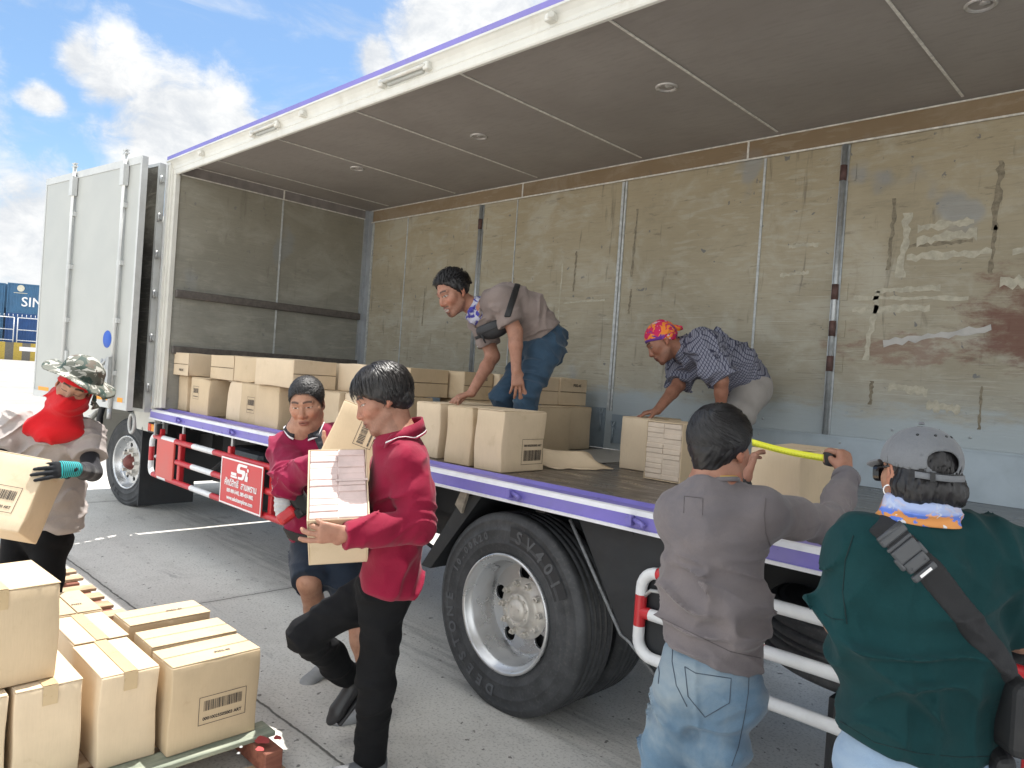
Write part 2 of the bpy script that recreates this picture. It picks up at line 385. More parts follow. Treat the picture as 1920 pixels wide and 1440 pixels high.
def wall_mat(name, base_hi, base_lo, scrape=1.0, blue=0.0, red=0.0):
    """worn plywood lining: stained board with torn paper, scrapes and drips"""
    m, q, bs = new_mat(name)
    v = q.new('ShaderNodeNewGeometry').outputs['Position']
    s = q.sep(v)
    big = q.noise(v, .9, 6, .6, .3)
    c = q.mix(q.ramp(big, .33, .68), base_lo, base_hi)
    # tone drifts with height: browner high up, greener and paler below
    hgt = q.ramp(s[2], 1.9, 3.4, 0, 1)
    c = q.mix(q.math('MULTIPLY', hgt, .40), c, (base_hi[0] * .98, base_hi[1] * .84, base_hi[2] * .62))
    grain = q.noise(q.scale(v, (2.2, 2.2, 26)), 2.4, 7, .68, .25)
    c = q.mix(q.math('MULTIPLY', q.ramp(grain, .48, .72), .30 * scrape), c, tuple(x * .62 for x in base_lo))
    # pale torn patches, long and flat
    p = q.noise(q.scale(v, (1.6, 1.6, 8.5), (2, 1, 3)), 2.6, 6, .62, .35)
    mask = q.ramp(q.noise(v, .8, 4, .6), .40, .60)
    c = q.mix(q.math('MULTIPLY', q.math('MULTIPLY', q.ramp(p, .53, .62), mask), .45 * scrape), c, (.42, .395, .32))
    p2 = q.noise(q.scale(v, (1.3, 1.3, 6.5), (7, 4, 1)), 3.6, 7, .66, .2)
    c = q.mix(q.math('MULTIPLY', q.ramp(p2, .60, .70), .5 * scrape), c, (.115, .098, .072))
    cl = q.noise(q.scale(v, (1, 1, 1.5), (8, 2, 6)), 2.1, 8, .7, .6)
    c = q.mix(q.math('MULTIPLY', q.ramp(cl, .47, .66), .38 * scrape), c, (.47, .46, .40)); c = q.mix(q.math('MULTIPLY', q.ramp(cl, .28, .42, 1, 0), .35 * scrape), c, tuple(x * .68 for x in base_lo))
    # upright drips and scuffs
    d = q.noise(q.scale(v, (9, 9, 1.1), (1, 3, 5)), 1.7, 6, .6, .5)
    c = q.mix(q.math('MULTIPLY', q.ramp(d, .60, .74), .55 * scrape), c, (.105, .088, .065))
    spk = q.noise(v, 15, 3, .55, .4)
    c = q.mix(q.math('MULTIPLY', q.ramp(spk, .68, .73), .7 * scrape), c, (.10, .11, .13))
    sp2 = q.noise(q.scale(v, (1, 1, 1), (4, 8, 2)), 1.9, 3, .5)
    c = q.mix(q.math('MULTIPLY', q.ramp(sp2, .66, .74), .45 * scrape), c, (.22, .26, .31))
    scr = q.noise(q.scale(v, (1.5, 1.5, 75), (3, 9, 1), (0, .05, 0)), 2.2, 5, .6, .15); ldh = q.math('MULTIPLY', q.ramp(s[2], 1.5, 1.75), q.ramp(s[2], 2.3, 2.9, 1, 0))
    c = q.mix(q.math('MULTIPLY', q.math('MULTIPLY', q.ramp(scr, .60, .66), ldh), .45 * scrape), c, (.13, .11, .08)); scr2 = q.noise(q.scale(v, (1.2, 1.2, 90), (8, 2, 4), (0, -.08, 0)), 2.0, 5, .6, .15)
    c = q.mix(q.math('MULTIPLY', q.math('MULTIPLY', q.ramp(scr2, .61, .66), ldh), .5 * scrape), c, (.50, .48, .42))
    if blue:
        edge = q.math('ADD', s[2], q.math('MULTIPLY', q.math('SUBTRACT', q.noise(q.scale(v, (1, 1, 4)), 3, 6, .7), .5), .30))
        east = q.ramp(s[0], -4.2, -2.6, 0, 1)
        c = q.mix(q.math('MULTIPLY', q.math('MULTIPLY', q.ramp(edge, 1.60, 1.72, 1, 0), .85), blue), c, (.36, .42, .46))
        c = q.mix(q.math('MULTIPLY', q.math('MULTIPLY', q.ramp(edge, 1.65, 2.0, 1, 0), .30), east), c, (.40, .43, .42))
    if red:
        dx = q.math('DIVIDE', q.math('ADD', s[0], .72), .40); dz = q.math('DIVIDE', q.math('SUBTRACT', s[2], 2.20), .40)
        r = q.math('SQRT', q.math('ADD', q.math('MULTIPLY', dx, dx), q.math('MULTIPLY', dz, dz)))
        rr = q.math('ADD', r, q.math('MULTIPLY', q.math('SUBTRACT', q.noise(q.scale(v, (1, 1, 2.4)), 5, 7, .7), .5), 2.4))
        c = q.mix(q.math('MULTIPLY', q.ramp(rr, .35, 1.05, 1, 0), .8), c, (.145, .058, .045))
        dx = q.math('DIVIDE', q.math('ADD', s[0], 1.45), .55); dz = q.math('DIVIDE', q.math('SUBTRACT', s[2], 2.05), .14)
        r = q.math('SQRT', q.math('ADD', q.math('MULTIPLY', dx, dx), q.math('MULTIPLY', dz, dz)))
        rr = q.math('ADD', r, q.math('MULTIPLY', q.math('SUBTRACT', q.noise(q.scale(v, (1, 1, 2.4)), 8, 7, .7), .5), 3))
        c = q.mix(q.math('MULTIPLY', q.ramp(rr, .2, .9, 1, 0), .55), c, (.20, .10, .075))
    q.l.new(c, bs.inputs['Base Color']); bs.inputs['Roughness'].default_value = .82; bs.inputs['Specular IOR Level'].default_value = .25
    b = q.new('ShaderNodeBump', Strength=.35, Distance=.006); q.l.new(q.math('ADD', grain, q.math('MULTIPLY', p, 1.2)), b.inputs['Height']); q.l.new(b.outputs[0], bs.inputs['Normal'])
    return m
m_wall = wall_mat('worn_plywood_wall', (.390, .355, .275), (.300, .270, .202), 1.0, 1.0, 1.0)
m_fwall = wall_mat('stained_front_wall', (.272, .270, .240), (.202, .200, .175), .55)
m_fascia = wall_mat('brown_fascia_board', (.25, .195, .135), (.19, .145, .10), .35)
def ceil_mat():
    m, q, bs = new_mat('brown_ceiling_board')
    v = q.new('ShaderNodeNewGeometry').outputs['Position']
    n = q.noise(v, 1.1, 6, .6, .3); f = q.noise(q.scale(v, (3, 14, 1)), 2.5, 6, .65); sc = q.noise(q.scale(v, (10, 2, 1), (3, 1, 0), (0, 0, .5)), 1.6, 7, .7, .6)
    c = q.mix(q.ramp(n, .3, .7), (.245, .222, .205), (.30, .275, .255))
    c = q.mix(q.math('MULTIPLY', q.ramp(f, .45, .7), .35), c, (.20, .18, .165))
    c = q.mix(q.math('MULTIPLY', q.ramp(sc, .66, .74), .5), c, (.33, .30, .26))
    q.l.new(c, bs.inputs['Base Color']); bs.inputs['Roughness'].default_value = .6
    return m
m_ceil = ceil_mat()
def deck_mat():
    m, q, bs = new_mat('worn_deck_ply')
    v = q.new('ShaderNodeNewGeometry').outputs['Position']; s = q.sep(v)
    n = q.noise(v, 1.6, 7, .65, .4); f = q.noise(q.scale(v, (16, 3, 1)), 2, 6, .7, .3); w = q.noise(q.scale(v, (2, 6, 1), (3, 3, 0)), 2.3, 7, .66, .3)
    c = q.mix(q.ramp(n, .3, .7), (.075, .060, .048), (.130, .105, .085))
    c = q.mix(q.math('MULTIPLY', q.ramp(f, .5, .68), .35), c, (.050, .042, .036))
    gx = q.ramp(s[0], -2.2, -.9, 0, 1)  # grey-blue reflection painted into the deck colour towards the right end
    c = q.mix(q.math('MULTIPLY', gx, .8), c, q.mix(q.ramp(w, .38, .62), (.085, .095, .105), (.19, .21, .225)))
    q.l.new(c, bs.inputs['Base Color']); q.set(bs.inputs['Roughness'], q.ramp(w, .3, .7, .22, .5))
    b = q.new('ShaderNodeBump', Strength=.1, Distance=.004); q.l.new(f, b.inputs['Height']); q.l.new(b.outputs[0], bs.inputs['Normal'])
    return m
m_deck = deck_mat()
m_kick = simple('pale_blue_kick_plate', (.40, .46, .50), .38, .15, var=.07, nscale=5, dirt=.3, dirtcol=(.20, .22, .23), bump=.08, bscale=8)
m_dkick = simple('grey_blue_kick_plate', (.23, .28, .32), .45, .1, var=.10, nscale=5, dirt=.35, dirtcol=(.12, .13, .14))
m_joint = simple('pale_joint_strip', (.62, .60, .55), .5, var=.2, nscale=30, dirt=.2, dirtcol=(.15, .12, .1))
m_vjoint = simple('pale_upright_joint', (.44, .46, .46), .5, var=.2, nscale=30, dirt=.3, dirtcol=(.15, .13, .12))
m_batten = simple('scuffed_batten', (.10, .088, .080), .7, var=.25, nscale=20, dirt=.4, dirtcol=(.05, .04, .035))
m_cool = simple('grey_alu_trim', (.34, .36, .38), .4, .35, var=.1, dirt=.3, dirtcol=(.15, .15, .15))

# ================================================================== TRUCK
YF, YB, ZD, ZC = 2.67, 4.92, 1.185, 3.535
XL, XR = -7.39, 1.6
truck = thing('box_truck', 'long white box truck with its purple edged side opened wide, loaded with cardboard boxes', 'truck', (-3, 3.8, 0))

def ledge():
    m = MB()
    prof = [(YF, 1.100), (YF, 1.156), (YF + .004, 1.160), (YF + .012, 1.176), (YF + .030, 1.180), (YF + .10, 1.182), (YF + .128, 1.196), (YF + .136, 1.196), (YF + .136, 1.186)]
    mi = [0, 1, 1, 1, 0, 0, 0, 0]
    for i in range(len(prof) - 1):
        (a, b), (c, d) = prof[i], prof[i + 1]
        m.add([(XL, a, b), (XR, a, b), (XR, c, d), (XL, c, d)], [(0, 1, 2, 3)], mi[i])
    m.box((XL, YF - .012, 1.086), (XR, YF + .05, 1.1), 1)
    m.add([(XL, YF, 1.1), (XL, YF + .136, 1.1), (XL, YF + .136, 1.18), (XL, YF, 1.176)], [(0, 3, 2, 1)], 0)
    return m.build('side_ledge', [m_purple, m_stripe], truck)
lg = ledge()
for x in (-6.707, -5.647, -4.59, -3.56, -2.533, -1.802, -.75, .3):
    m = MB()
    m.rbox((x, YF - .016, 1.135), X_, Y_, Z_, (.022, .030, .046), .005)
    m.tube([(x + .012, YF - .012, 1.14), (x + .06, YF - .020, 1.128), (x + .074, YF - .022, 1.118)], [.009, .011, .013], 8)
    m.tube([(x - .02, YF - .004, 1.142), (x - .01, YF - .03, 1.14)], .011, 8)
    m.build('ledge_latch', m_purple, lg)

m = MB(); m.box((XL + .1, YF + .136, 1.135), (XR, YB, ZD)); m.build('deck', m_deck, truck)
m = MB()
for z0, z1, y0, y1 in ((1.02, 1.134, 3.15, 3.24), (1.02, 1.134, 4.35, 4.44)): m.box((XL + .1, y0, z0), (XR, y1, z1))
for x in np.arange(XL + .3, XR, .52): m.box((x, YF + .05, 1.06), (x + .06, YB - .02, 1.132))
m.box((XL + .1, 3.36, .76), (XR, 3.44, 1.015)); m.box((XL + .1, 4.15, .76), (XR, 4.23, 1.015))
for x in np.arange(XL + .6, XR, 1.1): m.box((x, 3.44, .80), (x + .08, 4.15, .97))
m.box((-6.2, 3.5, .55), (-3.4, 4.1, .95))            # gearbox and shaft bulk
m.tube([(-6.3, 3.79, .62), (-2.6, 3.79, .55)], .07, 12)
m.build('chassis', m_black, truck)

# roof
m = MB()
m.box((XL, YF + .004, 3.568), (XR, YF + .17, 3.604), 0)
m.build('roof_edge_strip', m_purple, truck)
m = MB()
# moulded roof rail: fascia, cove and lower lip
prof = [(YF, 3.567), (YF - .004, 3.552), (YF + .006, 3.546), (YF + .024, 3.525), (YF + .034, 3.50), (YF + .036, 3.482), (YF + .028, 3.474), (YF + .032, 3.468), (YF + .036, 3.432), (YF + .042, 3.424), (YF + .062, 3.424), (YF + .062, 3.533)]
for i in range(len(prof) - 1):
    (a, b), (c, d) = prof[i], prof[i + 1]
    m.add([(XL, a, b), (XR, a, b), (XR, c, d), (XL, c, d)], [(0, 3, 2, 1)], 0, False)
m.add([(XL, a, b) for a, b in prof], [list(range(len(prof)))], 0)
rail = m.build('roof_rail', m_white, truck)
for x0, x1 in ((-5.66, -5.26), (-3.92, -3.47), (-1.95, -1.5)):
    m = MB()
    for x in (x0, x1): m.rbox((x, YF + .020, 3.512), X_, Y_, Z_, (.05, .055, .05), .012)
    m.tube([(x0, YF + .0, 3.515), (x1, YF + .0, 3.515)], .012, 8)
    m.rbox(((x0 + x1) / 2, YF + .030, 3.506), X_, Y_, Z_, (x1 - x0 - .09, .03, .036), .01, 1)
    m.build('roof_handle', [m_white, m_pwhite], rail)
for x in (-6.624, -4.884, -2.501, -.7):
    m = MB(); m.rbox((x, YF + .015, 3.513), X_, Y_, Z_, (.06, .05, .04), .01); m.tube([(x, YF + .005, 3.512), (x + .03, YF - .02, 3.512)], .016, 8)
    m.build('rail_clip', m_white, rail)
m = MB(); m.box((XL + .02, YF + .064, ZC), (XR, YB + .05, 3.566)); m.build('ceiling', m_ceil, truck)
m = MB(); m.box((XL, YF + .171, 3.568), (XR, YB + .07, 3.600)); m.build('roof_skin', m_pgrey, truck)
for k in range(-2, 7):
    m = MB()
    x = -5.657 - 1.118 + 1.118 * k
    if x > XR - .1: break
    if k == -2: x = -6.78
    m.box((x - .007, YF + .066, ZC - .007), (x + .007, YB - .09, ZC - .0015))
    m.build('ceiling_joint', m_joint, truck)
for x in (-5.81, -4.18, -2.52, -.88, .76):
    m = MB()
    m.lathe([(.068, 0), (.066, .008), (.055, .011), (.050, .003), (.037, -.010), (0.001, -.013)], (x, 3.77, ZC), (0, 0, -1), X_, 28, 0)
    m.lathe([(.024, -.009), (.024, .004), (.001, .006)], (x + .018, 3.765, ZC), (0, 0, -1), X_, 16, 0)
    m.build('ceiling_lamp', simple('lamp_glass', (.45, .43, .41), .25, .3), truck) if x < -5.7 else m.build('ceiling_lamp', bpy.data.materials['lamp_glass'], truck)

# corner post at the cab end (two stepped profiles)
m = MB()
m.box((XL, YF + .006, 1.196), (XL + .085, YF + .078, 3.565)); m.box((XL + .085, YF + .022, 1.20), (XL + .105, YF + .078, 3.48))
m.box((XL + .105, YF + .040, 1.20), (XL + .152, YF + .079, 3.425))
for z in np.arange(1.4, 3.4, .30): m.box((XL + .02, YF + .001, z), (XL + .05, YF + .0055, z + .05))
pst = m.build('corner_post', m_white, truck)
m = MB(); m.box((XL + .02, YF - .004, 1.21), (XL + .055, YF + .0055, 3.52)); m.build('post_seam', m_pgrey, pst)

m = MB(); m.box((XR + .002, YF + .006, 1.0), (XR + .09, YF + .12, 3.60)); m.box((XR + .002, YB - .06, 1.0), (XR + .09, YB + .06, 3.60)); m.box((XR + .002, YF + .12, 3.44), (XR + .09, YB - .06, 3.60)); m.box((XR + .002, YF + .12, 1.0), (XR + .09, YB - .06, 1.184)); m.build('rear_frame', m_white, truck)
# lining: front bulkhead and far side
m = MB(); m.box((XL + .02, YF + .080, ZD + .001), (-7.25, YB + .05, ZC - .001)); m.build('front_wall', m_fwall, truck)
m = MB(); m.box((-7.25, YB, ZD + .001), (XR, YB + .06, ZC - .001)); bw = m.build('far_side_wall', m_wall, truck)
m = MB(); m.box((-7.25, YB - .022, 3.40), (XR, YB - .002, ZC - .002)); m.build('wall_fascia', m_fascia, truck)
m = MB(); m.box((-7.248, YF + .085, 3.43), (-7.232, YB - .08, ZC - .002)); m.build('bulkhead_fascia', simple('dark_fascia', (.20, .18, .172), .6, var=.15), truck)
m = MB()
m.box((-7.17, YB - .030, 3.388), (XR, YB - .0225, 3.399)); m.box((-7.17, YB - .030, ZC - .012), (XR, YB - .0225, ZC - .004))
for x in (-4.78, -2.55, -.3): m.box((x, YB - .027, 3.40), (x + .014, YB - .0225, ZC - .012))
m.box((-7.231, YF + .085, 3.424), (-7.222, YB - .08, 3.434)); m.box((-7.231, YF + .085, ZC - .010), (-7.224, YB - .08, ZC - .003)); m.box((-7.231, 3.81, 3.434), (-7.226, 3.825, ZC - .01))
m.build('fascia_trim', m_joint, truck)
m = MB()
m.box((-7.249, YB - .075, ZD + .003), (-7.222, YB - .002, ZC - .004), 0); m.box((-7.222, YB - .028, ZD + .003), (-7.15, YB - .002, ZC - .004), 0)
m.box((-7.15, YB - .020, ZD + .003), (-7.135, YB - .002, 3.387), 1)
m.build('corner_trim', [m_cool, m_vjoint], truck)
for x, w in ((-6.51, .012), (-4.845, .010), (-2.415, .016), (-1.15 + 1.9, .012)): 
    m = MB(); m.box((x - w / 2, YB - .008, 1.50), (x + w / 2, YB - .001, 3.387)); m.build('upright_joint', m_vjoint, truck)
m = MB(); m.box((-7.249, 3.815, ZD + .003), (-7.243, 3.832, 3.423)); m.build('upright_joint', m_vjoint, truck)
for x, pins, z0 in ((-5.325, (2.30, 3.20), 1.52), (-1.862, (3.20, 2.42, 2.18, 1.95), 1.475), (1.2, (3.2, 2.4), 1.5)):
    m = MB()
    m.tube([(x, YB - .022, z0), (x, YB - .022, 3.386)], .0165, 10); m.box((x - .028, YB - .010, z0), (x + .028, YB - .001, 3.386))
    b = m.build('locking_bar', m_bar, truck)
    for z in pins:
        m = MB(); m.tube([(x, YB - .022, z - .05), (x, YB - .022, z + .05)], .021, 10); m.box((x - .075, YB - .007, z - .055), (x + .075, YB - .0005, z + .055), 1)
        m.build('bar_hinge', [m_rustpin, m_wall], b)
m = MB()
m.box((-3.645, YB - .012, 1.50), (-3.622, YB - .001, 3.387)); m.box((-3.612, YB - .010, 1.50), (-3.596, YB - .001, 3.387))
m.build('middle_joint', m_vjoint, truck)
# battens on the bulkhead
m = MB()
m.rbox((-7.225, 3.81, 2.30), X_, Y_, Z_, (.05, 2.08, .075), .008); m.build('bulkhead_batten', m_batten, truck)
m = MB(); m.rbox((-7.225, 3.81, 1.76), X_, Y_, Z_, (.05, 2.08, .075), .008); m.build('bulkhead_batten', m_batten, truck)
# kick plates
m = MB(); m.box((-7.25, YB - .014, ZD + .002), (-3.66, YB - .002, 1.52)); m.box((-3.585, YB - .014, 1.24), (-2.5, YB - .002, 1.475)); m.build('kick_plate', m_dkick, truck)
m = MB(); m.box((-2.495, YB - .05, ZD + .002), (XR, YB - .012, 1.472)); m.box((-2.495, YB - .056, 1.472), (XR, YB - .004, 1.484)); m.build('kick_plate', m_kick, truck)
m = MB()
for x in np.arange(-2.3, XR, .42): m.lathe([(.008, 0), (.007, .004), (.001, .005)], (x, YB - .001, 1.55), (0, -1, 0), X_, 8)
for x in np.arange(-2.3, XR, .55): m.lathe([(.007, 0), (.006, .003), (.001, .004)], (x, YB - .051, 1.44), (0, -1, 0), X_, 8)
m.build('wall_rivets', m_bar, truck)
for x, z in ((-3.69, 1.46), (-3.56, 1.37)):
    m = MB(); m.tube([(x, YB - .03, z - .13), (x, YB - .03, z)], .008, 8)
    m.tube([(x - .018, YB - .03, z + .05), (x - .008, YB - .03, z + .01), (x, YB - .03, z), (x + .008, YB - .03, z + .01), (x + .018, YB - .03, z + .05)], .007, 8)
    m.box((x - .02, YB - .022, z - .02), (x + .02, YB - .015, z + .02)); m.build('wall_latch', m_dkick, truck)
# tape stuck across the wall, torn paper ghosts
m = MB()
def strip(x0, z0, x1, z1, w, y=YB - .003):
    a = np.array([x0, z0]); b = np.array([x1, z1]); d = (b - a) / np.linalg.norm(b - a); n = np.array([-d[1], d[0]]) * w / 2
    k = 16; top = [a + (b - a) * i / k + n * (1 + rnd.uniform(-.7, .35)) for i in range(k + 1)]; bot = [a + (b - a) * i / k - n * (1 + rnd.uniform(-.7, .35)) for i in range(k + 1)]
    m.add([(p[0], y, p[1]) for p in top + bot], [(i, k + 1 + i, k + 2 + i, i + 1) for i in range(k)])
strip(-1.55, 2.095, -.975, 2.185, .05)
m.build('wall_tape', simple('aged_pale_tape', (.40, .385, .36), .5, var=.12, nscale=12), truck)
m_ghost = simple('torn_paper_ghost', (.41, .38, .30), .85, var=.16, nscale=28, dirt=.8, dirtcol=(.36, .33, .24))
m_scuff = simple('dark_scuff', (.20, .17, .12), .85, var=.3, nscale=35, dirt=.8, dirtcol=(.33, .30, .22))
for (x0, z0, x1, z1, w) in ((-1.62, 2.42, -1.25, 2.43, .035), (-1.45, 2.62, -1.0, 2.63, .05), (-1.4, 2.72, -1.08, 2.735, .07), (-1.4, 2.80, -1.1, 2.815, .05), (-1.48, 2.5, -1.46, 2.9, .05), (-1.65, 1.98, -1.6, 2.42, .035), (-1.75, 2.30, -1.3, 2.31, .05), (-1.5, 1.82, -1.28, 1.80, .05), (-1.28, 1.72, -1.1, 1.71, .06), (-2.25, 2.55, -2.05, 2.56, .03), (-2.2, 2.75, -2.0, 2.745, .03), (-4.2, 2.4, -3.75, 2.42, .02), (-4.25, 2.15, -4.24, 2.75, .02), (-1.75, 2.38, -1.1, 2.36, .03), (-.95, 2.45, -.6, 2.44, .07), (-.9, 2.62, -.55, 2.63, .06)):
    m = MB(); strip(x0, z0, x1, z1, w, YB - .0025); m.build('paper_remnant', m_ghost, truck)
for (x0, z0, x1, z1, w) in ((-1.55, 2.55, -1.54, 3.0, .035), (-1.0, 2.75, -.985, 3.15, .05), (-1.0, 2.5, -.99, 2.78, .03), (-1.45, 2.69, -1.1, 2.70, .03), (-3.5, 2.6, -3.48, 3.15, .03), (-3.5, 2.3, -3.49, 2.5, .025), (-6.15, 2.2, -6.14, 2.6, .02), (-1.6, 1.70, -1.6, 1.85, .03), (-1.0, 1.6, -1.0, 1.85, .02), (-4.1, 2.5, -4.09, 2.85, .03)):
    m = MB(); strip(x0, z0, x1, z1, w * .8, YB - .0022); m.build('dark_scuff', m_scuff, truck)

# ---------------------------------------------------------------- bi-fold side panels swung back along the cab
def panel_frame(a, b, z0, z1, th, front, back, frame, nm, parent, thick_dir):
    """upright panel between plan points a and b"""
    a = np.array(a); b = np.array(b); d = (b - a) / np.linalg.norm(b - a); n = np.array([d[1], -d[0]]) * thick_dir
    ax = np.array([d[0], d[1], 0]); ay = np.array([n[0], n[1], 0]); L = np.linalg.norm(b - a); mid = (a + b) / 2
    c = np.array([mid[0], mid[1], (z0 + z1) / 2])
    mm = MB(); mm.obox(c, ax, ay, Z_, (L - .06, th, z1 - z0 - .06), 0)
    o = mm.build(nm, front, parent)
    mm = MB()
    for zc in (z0 + .015, z1 - .015): mm.obox((mid[0], mid[1], zc), ax, ay, Z_, (L, th + .012, .03), 0)
    for sgn in (-1, 1): mm.obox(c + ax * sgn * (L / 2 - .016), ax, ay, Z_, (.032, th + .012, z1 - z0 - .061), 0)
    mm.build('panel_frame', frame, o)
    return o, c, ax, ay, L
pa, pb = (-9.42, 2.18), (-7.33, 2.46)
PZ0, PZ1 = 1.16, 3.545
outer, oc, oax, oay, oL = panel_frame(pa, pb, PZ0, PZ1, .045, m_pwhite, None, m_pgrey, 'side_door_panel', truck, 1)
def onpanel(t, z, off):                           # t: 0 far left .. 1 right
    p = oc + oax * (t - .5) * oL + oay * off; return (p[0], p[1], z)
for t in (.355, .868):
    m = MB()
    m.tube([onpanel(t, PZ0 - .05, .05), onpanel(t, PZ1 + .05, .05)], .019, 10)
    for z in (1.5, 2.0, 2.55, 3.1): m.obox(onpanel(t, z, .04), oax, oay, Z_, (.075, .035, .045))
    m.obox(onpanel(t, PZ1 - .16, .055), oax, oay, Z_, (.075, .05, .20))
    m.obox(onpanel(t, PZ1 + .045, .05), oax, oay, Z_, (.09, .03, .012)); m.obox(onpanel(t, PZ1 + .075, .05), oax, oay, Z_, (.07, .03, .012)); m.obox(onpanel(t, PZ1 + .06, .05), oax, oay, Z_, (.02, .028, .03))
    m.build('locking_rod', m_pgrey, outer)
m = MB()
m.obox(onpanel(.80, 1.56, .05), oax, oay, Z_, (.06, .03, .14)); m.tube([onpanel(.78, 1.62, .06), onpanel(.80, 1.57, .085), onpanel(.825, 1.63, .06)], .014, 8)
m.obox(onpanel(.868, 1.50, .085), oax, oay, Z_, (.05, .03, .30)); m.tube([onpanel(.84, 1.22, .08), onpanel(.835, 1.45, .09), onpanel(.85, 1.62, .08)], .016, 8)
m.tube([onpanel(.868, 1.16, .05), onpanel(.868, 1.06, .05)], .022, 10)
m.build('lock_handle', m_galv, outer)
m = MB(); m.obox(onpanel(.36, 1.62, .035), oax, oay, Z_, (.10, .02, .12)); m.build('lock_plate', m_pgrey, outer)
m = MB(); m.lathe([(.085, 0), (.084, .002), (.001, .0022)], onpanel(.775, 1.82, .0232), oay, oax, 36); m.build('blue_dot', m_blue, outer)
m = MB()
m.obox(onpanel(.12, 1.245, .0235), oax, oay, Z_, (.26, .002, .05)); m.obox(onpanel(.76, 1.245, .0235), oax, oay, Z_, (.22, .002, .05)); m.obox(onpanel(.93, 1.245, .0235), oax, oay, Z_, (.10, .002, .055))
m.build('reflective_tape', m_orange, outer)
for zz in (PZ0 + .035, PZ1 - .035): m = MB(); m.obox(onpanel(.5, zz, .0265), oax, oay, Z_, (oL - .03, .006, .07)); m.build('edge_trim', m_pgrey, outer)
inner, ic, iax, iay, iL = panel_frame((-9.40, 2.36), (-7.44, 2.66), PZ0 - .02, PZ1, .05, wall_mat('panel_inside_ply', (.10, .095, .085), (.055, .055, .055), .5), None, m_pgrey, 'inner_door_panel', truck, 1)
for z in (3.38, 3.02, 2.66, 2.28, 1.86, 1.38):
    m = MB(); m.obox((-7.43, YF - .018, z), X_, Y_, Z_, (.10, .03, .05)); m.tube([(-7.415, YF - .03, z - .04), (-7.415, YF - .03, z + .04)], .014, 8)
    m.build('panel_hinge', m_galv, pst)
m = MB(); m.tube([(-7.60 + .07 * math.cos(a), 2.58, 1.02 + .09 * math.sin(a)) for a in np.linspace(0, 2 * math.pi, 20)], .016, 8, caps=False); m.build('tow_ring', m_pgrey, truck)

# ---------------------------------------------------------------- cab
cab = []
m = MB()
sec = [(-7.62, .92), (-7.62, 2.95), (-7.85, 3.12), (-9.2, 3.05), (-9.75, 2.35), (-9.92, 1.45), (-9.92, .50), (-9.42, .50), (-9.40, .98), (-9.24, 1.18), (-8.95, 1.26), (-8.55, 1.26), (-8.26, 1.18), (-8.12, .98), (-8.10, .92)]
y0, y1 = 2.80, 4.86
nn_ = len(sec)
m.add([(x, y0, z) for x, z in sec] + [(x, y1, z) for x, z in sec], [list(range(nn_))[::-1], [nn_ + i for i in range(nn_)]] + [[i, (i + 1) % nn_, nn_ + (i + 1) % nn_, nn_ + i] for i in range(nn_)])
cabo = m.build('cab', m_white, truck)
m = MB(); m.add([(-9.66, y0 - .003, 2.25), (-9.15, y0 - .003, 2.25), (-8.2, y0 - .003, 2.25), (-8.2, y0 - .003, 2.85), (-9.1, y0 - .003, 2.85), (-9.45, y0 - .003, 2.55)], [[0, 1, 2, 3, 4, 5]]); m.build('cab_window', m_glass, cabo)
m = MB(); m.obox((-9.70, 3.83, 2.0), (.12, 0, .99), Y_, (.99, 0, -.12), (.8, 1.8, .02)); m.build('windscreen', m_glass, cabo)
m = MB()
for (xa, za, xb, zb) in ((-7.615, 2.58, -7.615, 2.72),): m.add([(xa, 2.80, za), (xa, 3.0, za + .10), (xa, 3.0, zb + .10), (xa, 2.80, zb)], [(0, 1, 2, 3)])
m.add([(-8.1, y0 - .003, 2.40), (-7.63, y0 - .003, 2.62), (-7.63, y0 - .003, 2.74), (-8.1, y0 - .003, 2.52)], [(0, 1, 2, 3)])
m.build('red_chevron', m_red, cabo)
m = MB(); m.add([(-7.62 - .001, y0 - .003, 1.22), (-7.9, y0 - .003, 1.22), (-7.9, y0 - .003, 1.28), (-7.62, y0 - .003, 1.28)], [(0, 1, 2, 3)]); m.build('reflective_tape', m_orange, cabo)
m = MB(); m.rbox((-9.72, 2.86, .62), X_, Y_, Z_, (.5, .25, .28), .05); m.build('bumper', m_white, cabo)
m = MB(); m.rbox((-9.5, 2.76, .86), X_, Y_, Z_, (.10, .05, .16), .02); m.tube([(-9.35, 2.80, 1.0), (-9.36, 2.62, .78), (-9.34, 2.64, .62)], .03, 8); m.build('step_bracket', m_white, cabo)
m = MB(); m.tube([(-9.24, 2.79, .52), (-9.24, 2.79, .95), (-9.10, 2.79, 1.16), (-8.85, 2.79, 1.25), (-8.5, 2.79, 1.24), (-8.28, 2.79, 1.10)], .035, 8); m.box((-9.3, 3.15, .4), (-7.7, 4.5, .95)); m.build('wheel_arch', m_dark, cabo)
m = MB(); m.box((-7.60, 2.85, .93), (-7.41, 4.8, 1.05)); m.box((-7.9, 3.3, .7), (-7.4, 3.5, 1.0)); m.box((-7.9, 4.1, .7), (-7.4, 4.3, 1.0)); m.build('cab_mount', m_black, truck)

